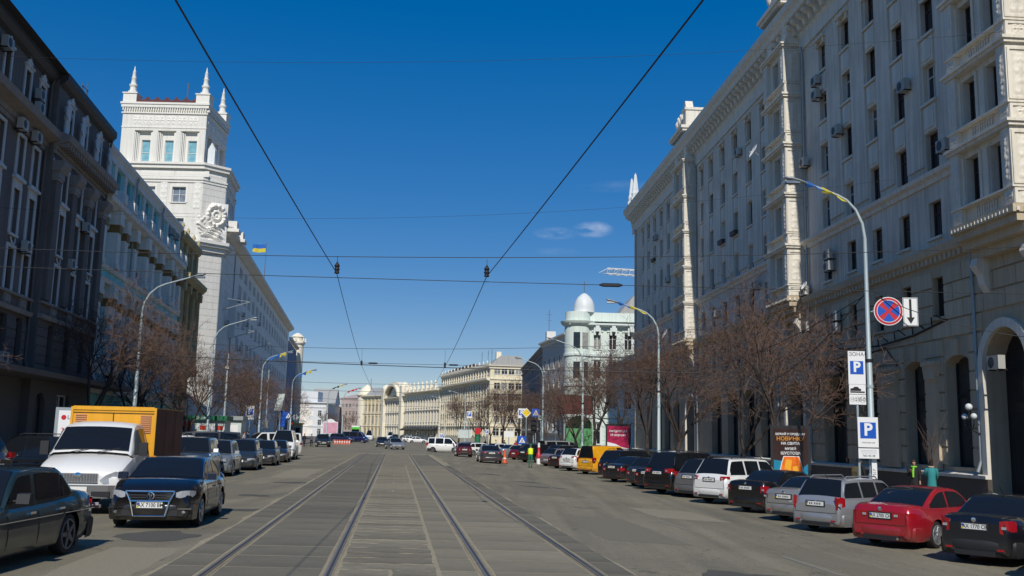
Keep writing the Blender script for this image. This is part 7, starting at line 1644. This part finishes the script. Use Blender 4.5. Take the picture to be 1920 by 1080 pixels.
# LG board by the dark house
t = adbox('tall white advertising board with a round logo and the letters LG beside the dark house', -15.75, 35.4, .13, 1.2, 1.6, R(8), .75, 'pipe')
q = MB().box(-.62, .62, -.108, -.101, .87, 2.52).build('poster', M['signwhite'], t); disc(MB(), .09, -.113, -.1085, 20, (-.44, 2.27)).build('round_logo', M['signred'], q); text(q, 'LG', .19, M['pipe'], (-.20, -.112, 2.27), ext=.001, bold=.008)
text(q, '3333', .24, M['signred'], (-.26, -.112, 1.80), ext=.001, bold=.006); text(q, 'телефон', .12, M['pipe'], (0, -.112, 1.98), ext=.001)
MB().prism([(-.45, 1.5), (.5, 1.5), (.5, 1.43), (-.38, 1.43), (-.38, 1.0), (-.45, 1.0)], -.112, -.1085, 'y').build('black_bracket', M['signblack'], q); MB().prism([(-.3, 1.38), (-.05, 1.38), (-.2, 1.1), (-.3, 1.1)], -.112, -.1085, 'y').build('red_mark', M['signred'], q)
# blue parking signs
def smallp(label, x, y, z, w_=.9, h=1.3, g=-.27, rz=0): return psign(label, x, y, z, w_, h, False, rz, pole=g-z)
smallp('blue parking sign before the white wing on the left pavement', sx_of(-16.0, 106), 106, 3.2, .9, 1.5, .13)
smallp('blue parking sign left of the yellow diamond at the far right crossing', sx_of(15.8, 122), 122, 4.3, .85, 1.2, -.35)
smallp('blue parking sign beside the white van in the far middle', -6.6, 160, 4.8, .85, 1.1, -.3); smallp('low blue parking sign left of the white family van', -11.8, 170, 1.4, .6, .8, -.2); smallp('round-cornered blue parking sign behind the dark red hatchback', -3.4, 150, 2.3, .6, .65, -.3)
def postsign(nm, label, cat, x, y, z, g): t = thing(nm, label, cat, (x, y, z)); MB().tube([(0, .06, g-z), (0, .06, 0)], .05, 6).build('post', M['pole'], t); return t
t = postsign('priority_road_sign', 'yellow diamond road sign over the far right crossing', 'road sign', 2.15, 121.5, 4.95, -.35); MB().prism([(-.62, 0), (0, -.62), (.62, 0), (0, .62)], -.02, .02, 'y').build('sign_plate', M['signwhite'], t); MB().prism([(-.5, 0), (0, -.5), (.5, 0), (0, .5)], -.03, -.021, 'y').build('yellow_diamond', M['signyel'], t)
def ped(label, x, y, z, s, g):
    t = postsign('pedestrian_crossing_sign', label, 'road sign', x, y, z, g); MB().box(-s/2, s/2, -.02, .02, -s/2, s/2).build('sign_plate', M['signblue'], t)
    MB().prism([(-.38*s, -.32*s), (.38*s, -.32*s), (0, .36*s)], -.026, -.021, 'y').build('white_triangle', M['signwhite'], t); q = MB().tube([(-.15*s, -.03, -.3*s), (0, -.03, -.05*s), (0, -.03, .12*s)], .03*s, 5).tube([(.14*s, -.03, -.3*s), (0, -.03, -.05*s)], .03*s, 5).tube([(-.1*s, -.03, .02*s), (.12*s, -.03, .06*s)], .02*s, 5); q.build('walking_figure', M['signblack'], t); return t
ped('blue pedestrian crossing sign high beside the right traffic light', 3.35, 121.8, 5.0, 1.0, -.35); ped('low blue pedestrian crossing sign behind the street worker', 1.55, 112, 1.6, .95, -.35); ped('blue pedestrian crossing sign on the left of the far crossing', -34.6, 152, 4.4, 1.1, .1)
t = postsign('diamond_sign_back', 'grey back of a diamond road sign beside the left crossing sign', 'road sign', -33.6, 152.5, 4.2, .1); MB().prism([(-.6, 0), (0, -.6), (.6, 0), (0, .6)], -.02, .02, 'y').build('sign_plate', M['pipe'], t)
def tlight(label, x, y, z, g, on='signred', s=1.):
    t = thing('traffic_light', label, 'traffic light', (x, y, z)); MB().box(-.2*s, .2*s, -.14, .14, -.5*s, .6*s).build('housing', M['black'], t); MB().tube([(0, .2, g-z), (0, .2, .5)], .06, 6).build('post', M['pole'], t)
    for k in range(3): disc(MB(), .13*s, -.16, -.141, 14, (0, .38*s-k*.34*s)).build('lens', M[on] if k == 0 else M['acdark'], t); MB().prism([(-.16*s, .40*s-k*.34*s), (.16*s, .40*s-k*.34*s), (.14*s, .53*s-k*.34*s), (-.14*s, .53*s-k*.34*s)], -.36, -.14, 'y').build('visor', M['black'], t)
    return t
M['redlit'] = mat('lit_red_signal', (.8, .02, .02), .4, emit=.6)
tlight('traffic light with dark housing on the right before the crossing', 3.0, 118, 3.3, -.35, 'acdark', 1.7); tlight('traffic light showing red on the left of the far crossing', -33.6, 150, 2.6, .1, 'redlit', 1.7)
t = thing('sign_box', 'small green and white direction plate right of the traffic light', 'sign', (3.85, 117.6, 4.3)); MB().box(-.3, .3, -.05, .05, -.25, .25).build('plate', M['signwhite'], t); MB().box(-.2, .2, -.056, -.051, -.15, .15).build('green_field', mat('sign_green', (.02, .3, .12), .4), t); MB().tube([(0, .08, -4.6), (0, .08, .2)], .05, 6).build('post', M['pole'], t)
# kiosks and advert columns on the left
def kiosk(label, x, y, w_, h, body, top, items):
    t = thing('kiosk', label, 'kiosk', (x, y, .13), R(3)); MB().box(-w_/2, w_/2, 0, 2, 0, h).build('booth', M[body], t); MB().box(-w_/2-.2, w_/2+.2, -.3, 2.1, h, h+.4).build('roof', M[top], t)
    for k, (a, b, c, d, m_) in enumerate(items): MB().box(a, b, -.05, -.003, c, d).build('front_panel', M[m_], t)
    return t
M['kgreen'] = mat('kiosk_green', (.02, .16, .08), .5); M['kposter'] = mat('poster_pale', (.55, .62, .60), .4, var=.3, scale=3); M['kred'] = mat('poster_red', (.55, .05, .03), .4, var=.4, scale=3)
kiosk('kiosk with a white and red poster left of the second left lamp post', sx_of(-18.0, 72), 72, 3.0, 2.9, 'signwhite', 'black', [(-1.4, -.5, .4, 2.7, 'kposter'), (-.45, .4, .4, 2.7, 'kred'), (.45, 1.4, .4, 2.7, 'kposter')])
t = kiosk('green-roofed newspaper kiosk right of the second left lamp post', sx_of(-16.6, 84), 84, 3.6, 2.7, 'kposter', 'kgreen', [(-1.7, -1.1, .2, 2.6, 'kred')]+[(-1+j*.7, -.45+j*.7, .4+k*.5, .75+k*.5, 'signwhite' if (j+k) % 2 else 'kred') for j in range(4) for k in range(4)]); text(t, 'Ятрань', .34, M['signwhite'], (0, -.31, 2.9), ext=.01)
kiosk('pale kiosk with grey shutters behind the blue parking sign on the left', sx_of(-16.8, 98), 98, 2.4, 2.9, 'kposter', 'pipe', [(-.9, .9, .4, 2.4, 'signwhite')])
t = kiosk('yellow-topped kiosk far off before the white distant block', -55, 250, 3.2, 3.6, 'yell', 'signyel', [(-1.2, 1.2, .4, 2.8, 'shop')])
t = thing('tilted_banner', 'tilted white panelled board hanging above the left pavement near the blue wrap', 'sign', (-30.5, 128, 4.7), 0); q = MB().prism([(-.6, 0), (.35, 0), (.75, 2.2), (-.1, 2.2)], -.08, .08, 'y').build('board', M['kposter'], t)
for k in range(2): MB().box(-.55+k*.08, .36+k*.06, -.09, -.081, .35+k*.35, .40+k*.35).build('dark_seam', M['black'], q)
MB().tube([(.2, .2, -4.6), (.2, .2, 2)], .07, 6).build('post', M['pole'], t); bb = thing('blue_banner', 'vertical dark blue banner under the tilted white board', 'banner', (-30.0, 128.5, 2.6)); MB().box(-.3, .3, -.05, .05, 0, 2.1).build('cloth', M['signblue'], bb); MB().tube([(0, .1, -2.5), (0, .1, 2.2)], .05, 6).build('post', M['pole'], bb)
# pink and white billboard, far
t = thing('billboard', 'pink and white floral billboard with a curved top at the far end of the street', 'billboard', (-48.2, 262, 0)); q = MB().box(-2.0, 2.0, -.2, .2, 1.5, 4.7).build('panel', M['signwhite'], t); MB().box(-1.85, 1.85, -.24, -.21, 1.65, 4.5).build('poster', mat('pink_floral_poster', (.62, .32, .42), .5, var=.6, scale=.9), q); MB().prism([(-1.4, 4.7), (1.4, 4.7), (.7, 5.3), (0, 5.5), (-.7, 5.3)], -.2, .2, 'y').build('crest', M['signwhite'], t); MB().box(-.25, .25, -.2, .3, 0, 1.5).build('leg', M['pole'], t)
t = thing('white_hoarding', 'white blank-looking hoarding before the bare trees in the far middle', 'billboard', (-7.7, 170, -.3)); MB().box(-1.15, 1.15, -.15, .15, 1.8, 3.3).build('panel', M['kposter'], t); MB().box(-.1, .1, -.1, .1, 0, 1.8).build('leg', M['pole'], t); q = MB().box(-1.2, 1.2, -.17, -.151, 3.2, 3.3).build('rim', M['pipe'], t)
t = thing('white_hoarding', 'second white hoarding right of the first, above the parked cars', 'billboard', (.0, 150, -.35)); MB().box(-.75, .75, -.1, .1, 2.2, 3.1).build('panel', M['signwhite'], t); MB().box(-.1, .1, -.1, .1, 0, 2.2).build('leg', M['pole'], t)
t = thing('advert_column', 'red-topped green advertising column in the far middle', 'advertisement', (-5.6, 175, -.3)); MB().lathe([(.5, 0), (.5, 2.3), (.6, 2.4), (.6, 2.5)], n=14).build('column', M['kgreen'], t, smooth=40); MB().box(-.5, .5, -.1, .1, 2.5, 3.6).build('red_plate', M['signred'], t)
gr_ = thing('green_arch_shelter', 'green mesh arch shelter against the grey stucco house on the right', 'shelter', (9.0, 124, -.27)); MB().prism([(-1.7, 0), (1.7, 0)]+[(1.7*math.cos(R(a)), 3.6+1.5*math.sin(R(a))) for a in range(0, 181, 20)], -.2, 2, 'y').build('green_panel', mat('green_net', (.10, .30, .12), .8, var=.5, scale=4), gr_)
t = thing('dark_red_banner', 'dark red banner over the pavement before the mint corner house', 'banner', (8.2, 122, 4.9)); MB().box(-2.3, 2.3, -.1, .1, 0, 2.4).build('cloth', mat('dark_red_cloth', (.12, .02, .02), .8, var=.3), t); MB().tube([(-2.3, .15, -5.1), (-2.3, .15, 2.4)], .06, 6).build('post', M['pole'], t)
# barriers, cone
b0 = None
for k in range(7):
    lab = 'red and white plastic barrier block, number %s from the left in the row before the blue vehicles' % ('one two three four five six seven'.split()[k])
    if b0 is None:
        b0 = thing('traffic_barrier', 'leftmost of the red and white barrier blocks before the blue vehicles', 'barrier', (-29.6, 166, 0), 0, 'plastic barrier blocks in a row'); MB().prism([(-.20, 0), (.20, 0), (.10, .45), (.08, .75), (-.08, .75), (-.10, .45)], -.15, .15, 'x').build('block', mat('barrier_red', (.62, .10, .05), .5), b0); MB().box(-.13, .13, -.16, -.13, .3, .5).build('white_band', M['signwhite'], b0)
    else: dup(b0, (-29.6+k*.40, 166+k*.05, 0), 0, label=['second from the left of the red and white barrier blocks', 'third from the left of the red and white barrier blocks', 'middle one of the seven red and white barrier blocks', 'third from the right of the red and white barrier blocks', 'second from the right of the red and white barrier blocks', 'rightmost of the red and white barrier blocks'][k-1])
def cone(label, x, y, s=1.): t = thing('traffic_cone', label, 'traffic cone', (x, y, gz(x, y))); MB().box(-.22*s, .22*s, -.22*s, .22*s, 0, .05).build('base', M['cardark'], t); MB().lathe([(.17*s, .05), (.04*s, .95*s), (.03*s, 1.0*s)], n=12).build('cone', mat('cone_orange', (.80, .12, .03), .5), t, smooth=50); MB().lathe([(.128*s, .35*s), (.095*s, .55*s)], n=12).build('white_band', M['signwhite'], t); return t
cone('orange and white traffic cone beside the driving grey sedan', -.30, 83.0, 1.15); t = thing('barrier_post', 'tall red and white striped post behind the street worker', 'post', (2.75, 88.0, -.4)); MB().lathe([(.2, 0), (.2, .9), (.12, 1.0), (.10, 1.9)], n=10).build('post', M['signwhite'], t, smooth=50); MB().lathe([(.205, .5), (.205, .9), (.13, 1.0), (.11, 1.5)], n=10).build('red_band', M['signred'], t, smooth=50)

# ------------------------------------------------------------------ people
SKIN = mat('skin', (.42, .23, .16), .6)
def cloth(n, c): return mat(n, c, .85, var=.12, scale=8)
def skin_mesh(name, verts, edges, rad, root=0, sub=1):
    me = bpy.data.meshes.new(name); me.from_pydata(verts, edges, []); o = bpy.data.objects.new('tmp', me); COL.objects.link(o)
    m1 = o.modifiers.new('s', 'SKIN'); sv = me.skin_vertices[0].data
    for i, r in enumerate(rad): sv[i].radius = (r, r) if not hasattr(r, '__len__') else r
    for i in range(len(verts)): sv[i].use_root = (i == root)
    m1.use_smooth_shade = True
    m2 = o.modifiers.new('b', 'SUBSURF'); m2.levels = sub; m2.render_levels = sub
    dg = bpy.context.evaluated_depsgraph_get(); out = bpy.data.meshes.new_from_object(o.evaluated_get(dg)); out.name = name
    bpy.data.objects.remove(o); return out
def person(label, x, y, z, face, top, legs, shoes, hair, h=1.72, stride=.0, arms=((.10, .0), (.10, .0)), coat=None, hat=None, vest=None, scarf=None, fingers=True, bag=None, hairlen=0):
    """face: direction looked in, degrees clockwise from +y; local frame looks along -y; arms: forward swing of upper arm and bend of forearm"""
    t = thing('person', label, 'person', (x, y, z), R(180-face)); k = h/1.75
    V = []; E = []; Rr = []; mats_ = []
    def add(p, r, par=None):
        V.append(tuple(c*k for c in p)); Rr.append(r*k if not hasattr(r, '__len__') else tuple(q*k for q in r)); i = len(V)-1
        if par is not None: E.append((par, i))
        return i
    pel = add((0, 0, .95), (.155, .12)); wst = add((0, 0, 1.10), (.135, .105), pel); ch = add((0, 0, 1.32), (.165, .12), wst); nk = add((0, .0, 1.46), .06, ch); n2 = add((0, -.015, 1.54), .052, nk)
    h1 = add((0, -.03, 1.63), (.078, .09), n2); h2 = add((0, -.02, 1.71), (.07, .08), h1)
    for s, st_ in ((1, stride), (-1, -stride)):
        hip = add((s*.095, 0, .88), .098, pel); kn = add((s*.10, -st_*.5-.02, .50), .062, hip); an = add((s*.10, -st_+.02, .10), .042, kn); to_ = add((s*.11, -st_-.13, .045), .038, an)
    for s, (sw, bd) in ((1, arms[0]), (-1, arms[1])):
        sh = add((s*.185, 0, 1.40), .062, ch); a1 = sw; el = (s*.235, -math.sin(a1)*.28, 1.40-math.cos(a1)*.28); eli = add(el, .045, sh); a2 = a1+bd
        wr = (s*(.245-.10*min(1, bd)), el[1]-math.sin(a2)*.25, el[2]-math.cos(a2)*.25); wi = add(wr, .030, eli); hd = (wr[0], wr[1]-math.sin(a2)*.085, wr[2]-math.cos(a2)*.085); hi = add(hd, (.034, .02), wi)
        if fingers:
            for f, (dx, ln) in enumerate(((-.026, .07), (-.009, .08), (.009, .076), (.025, .06))):
                p = (hd[0]+dx, hd[1]-math.sin(a2)*ln*.5, hd[2]-math.cos(a2)*ln*.5); a_ = add(p, .0085, hi); add((p[0], p[1]-math.sin(a2+.4)*ln*.5, p[2]-math.cos(a2+.4)*ln*.5), .0075, a_)
            p = (wr[0]-s*.035, wr[1]-math.sin(a2+.2)*.055, wr[2]-math.cos(a2+.2)*.055); add(p, .010, wi)
    me = skin_mesh('body', V, E, Rr, 0)
    for m_ in (SKIN, top, legs, shoes, hair): me.materials.append(m_)
    for p in me.polygons:
        c = p.center/k; p.use_smooth = True
        if c.z < .085: p.material_index = 3
        elif c.z < .97 and abs(c.x) < .19 and not (abs(c.x) > .175 and c.z > .5): p.material_index = 2
        elif c.z > 1.50: p.material_index = 0
        else:
            hand = False
            for s, (sw, bd) in ((1, arms[0]), (-1, arms[1])):
                a2 = sw+bd; ey, ez = -math.sin(sw)*.28, 1.40-math.cos(sw)*.28; wy, wz = ey-math.sin(a2)*.245, ez-math.cos(a2)*.245
                if s*c.x > .06 and ((c.y-wy)*(-math.sin(a2))+(c.z-wz)*(-math.cos(a2))) > 0 and math.hypot(c.y-wy, c.z-wz) < .25: hand = True
            p.material_index = 0 if hand else 1
    o = bpy.data.objects.new('body', me); COL.objects.link(o); o.parent = t
    # face features and hair
    fm = MB(); fm.prism([(-.012*k, 1.645*k), (.012*k, 1.645*k), (.015*k, 1.60*k), (-.015*k, 1.60*k)], -.135*k, -.10*k, 'y'); fm.build('nose', SKIN, t)
    for s in (-1, 1): MB().lathe([(.009*k, 0), (.005*k, .006*k)], n=6).build('eye', M['signblack'], t, (s*.03*k, -.118*k, 1.652*k)).rotation_euler = (R(90), 0, 0)
    hm = MB(); hm.lathe([(.100*k, -.02*k-hairlen*k), (.106*k, .03*k), (.098*k, .08*k), (.07*k, .115*k), (.02*k, .13*k)], (0, .005*k, 1.66*k), 14, sx=.86); hm.v = [(x_, y_+.012*k if z_ > 1.70*k else max(y_, -.02*k), z_) for x_, y_, z_ in hm.v]; hm.build('hair' if not hat else 'cap', hat or hair, t, smooth=60)
    if coat:
        cm = MB(); rows = []
        for z_, rx_, ry_ in ((coat[1], .20, .155), (coat[1]+.12, .19, .15), (1.05, .165, .135), (1.25, .185, .15), (1.40, .17, .12), (1.47, .085, .08)):
            rows.append([(rx_*k*math.cos(R(a)), ry_*k*math.sin(R(a)), z_*k) for a in range(0, 361, 24)])
        cm.grid(rows); cm.build('coat', coat[0], t, smooth=60)
        for s, (sw, bd) in ((1, arms[0]), (-1, arms[1])):
            a2 = sw+bd; el = Vector((s*.235, -math.sin(sw)*.28, 1.40-math.cos(sw)*.28)); wr = Vector((s*(.245-.10*min(1, bd)), el.y-math.sin(a2)*.23, el.z-math.cos(a2)*.23))
            MB().tube([Vector((s*.15, 0, 1.42))*k, Vector((s*.2, 0, 1.36))*k, el*k, wr*k], [.07*k, .078*k, .062*k, .052*k], 8).build('sleeve', coat[0], t, smooth=60)
    if vest:
        vm = MB(); rows = []
        for z_, rx_, ry_ in ((1.0, .19, .155), (1.2, .195, .165), (1.38, .19, .15), (1.46, .12, .10)): rows.append([(rx_*k*math.cos(R(a)), ry_*k*math.sin(R(a)), z_*k) for a in range(0, 361, 24)])
        vm.grid(rows); vm.build('vest', vest, t, smooth=60)
    if scarf:
        MB().tube([(.10*k*math.cos(R(a)), -.01+.085*k*math.sin(R(a)), 1.49*k) for a in range(0, 361, 30)], .035*k, 8).tube([(-.02*k, -.12*k, 1.46*k), (-.05*k, -.165*k, 1.3*k), (-.05*k, -.17*k, 1.05*k)], [.035*k, .045*k, .04*k], 6).build('scarf', scarf, t, smooth=60)
    if bag:
        b = thing('backpack', bag[1], 'backpack', (0, 0, 0)); b.location = (x, y, z); b.rotation_euler = t.rotation_euler; MB().prism([(.12*k, .98*k), (.30*k, 1.0*k), (.32*k, 1.2*k), (.26*k, 1.42*k), (.13*k, 1.42*k)], -.15*k, .15*k, 'x').build('bag', bag[0], b)
    return t
BK = cloth('black_cloth', (.012, .012, .014)); DB = cloth('dark_blue_cloth', (.02, .03, .06)); TEAL = cloth('teal_cloth', (.03, .24, .25)); GREEN = cloth('green_work_cloth', (.015, .17, .085)); LIME = mat('lime_green_cloth', (.22, .62, .04), .8); VEST = mat('fluorescent_yellow_vest', (.78, .95, .02), .7); BRN = cloth('brown_hair', (.05, .028, .016)); DHA = cloth('dark_hair', (.014, .010, .008)); JEANS = cloth('blue_jeans', (.05, .08, .14)); GREY = cloth('grey_cloth', (.10, .10, .11)); SHOE = cloth('dark_shoes', (.02, .018, .016)); REDC = cloth('red_cloth', (.35, .03, .03)); PINK = cloth('pale_cloth', (.45, .38, .36)); FUR = cloth('beige_fur', (.45, .36, .24))
person('woman in a black coat with a bright lime green scarf walking on the right pavement', 16.9, 40.6, -.27, 200, BK, BK, SHOE, BRN, 1.70, .12, ((.1, .3), (.5, 1.7)), (BK, .70), scarf=LIME, hairlen=.04)
person('woman in a teal padded coat with a beige fur collar seen from behind', 17.75, 40.9, -.27, 20, TEAL, BK, SHOE, DHA, 1.70, .10, ((.3, .9), (.2, .6)), (TEAL, .62), scarf=FUR, hairlen=.06)
person('person in dark clothes standing left of the nearest right lamp post', 14.95, 41.5, -.27, 60, BK, BK, SHOE, DHA, 1.72, .05, coat=(BK, .75), bag=(mat('patterned_bag', (.12, .09, .04), .8, var=.7, scale=9), 'patterned dark backpack on the person left of the lamp post'))
person('street worker in green overalls and a yellow-green vest standing in the road', 1.72, 75.5, gz(1.72, 75.5), 8, GREEN, GREEN, SHOE, GREEN, 1.80, .07, ((.15, .4), (.9, 1.2)), vest=VEST, hat=GREEN, fingers=True)
for i, (x, y, f, tp, lg, lab) in enumerate(((-27.9, 128, 190, DB, JEANS, 'person in dark blue jacket and jeans, leftmost of the group at the far left'), (-27.0, 128.6, 200, BK, BK, 'person all in black in the middle of the group crossing at the far left'), (-26.2, 129.3, 170, GREY, BK, 'person in a grey jacket at the right of the group crossing at the far left'),
        (-23.6, 62.5, 120, REDC, BK, 'person in red passing behind the orange truck'), (-26.0, 86, 100, BK, JEANS, 'person in black before the newspaper kiosk'), (-26.8, 98.5, 90, PINK, JEANS, 'person in a pale jacket near the blue parking sign on the left'), (-27.9, 104, 270, BK, BK, 'person in black right of the blue parking sign on the left'),
        (1.0, 138, 200, REDC, BK, 'person in a red jacket on the right pavement near the crossing'), (-.6, 141, 20, DB, BK, 'person in dark blue near the crossing on the right'), (-3.6, 152, 180, BK, BK, 'person in black beneath the bare trees in the far middle'), (-1.9, 146, 90, PINK, JEANS, 'person in a pale top beneath the second white hoarding'), (2.6, 133, 150, GREY, BK, 'person in grey beside the low crossing sign'))):
    person(lab, x, y, (.0 if -29 < x < -25.9 and y > 120 else .13) if x < -5 else -.35, f, tp, lg, SHOE, DHA, 1.74, .16, ((.3, .3), (-.25, .2)), fingers=False, coat=(tp, .8) if i % 2 else None)
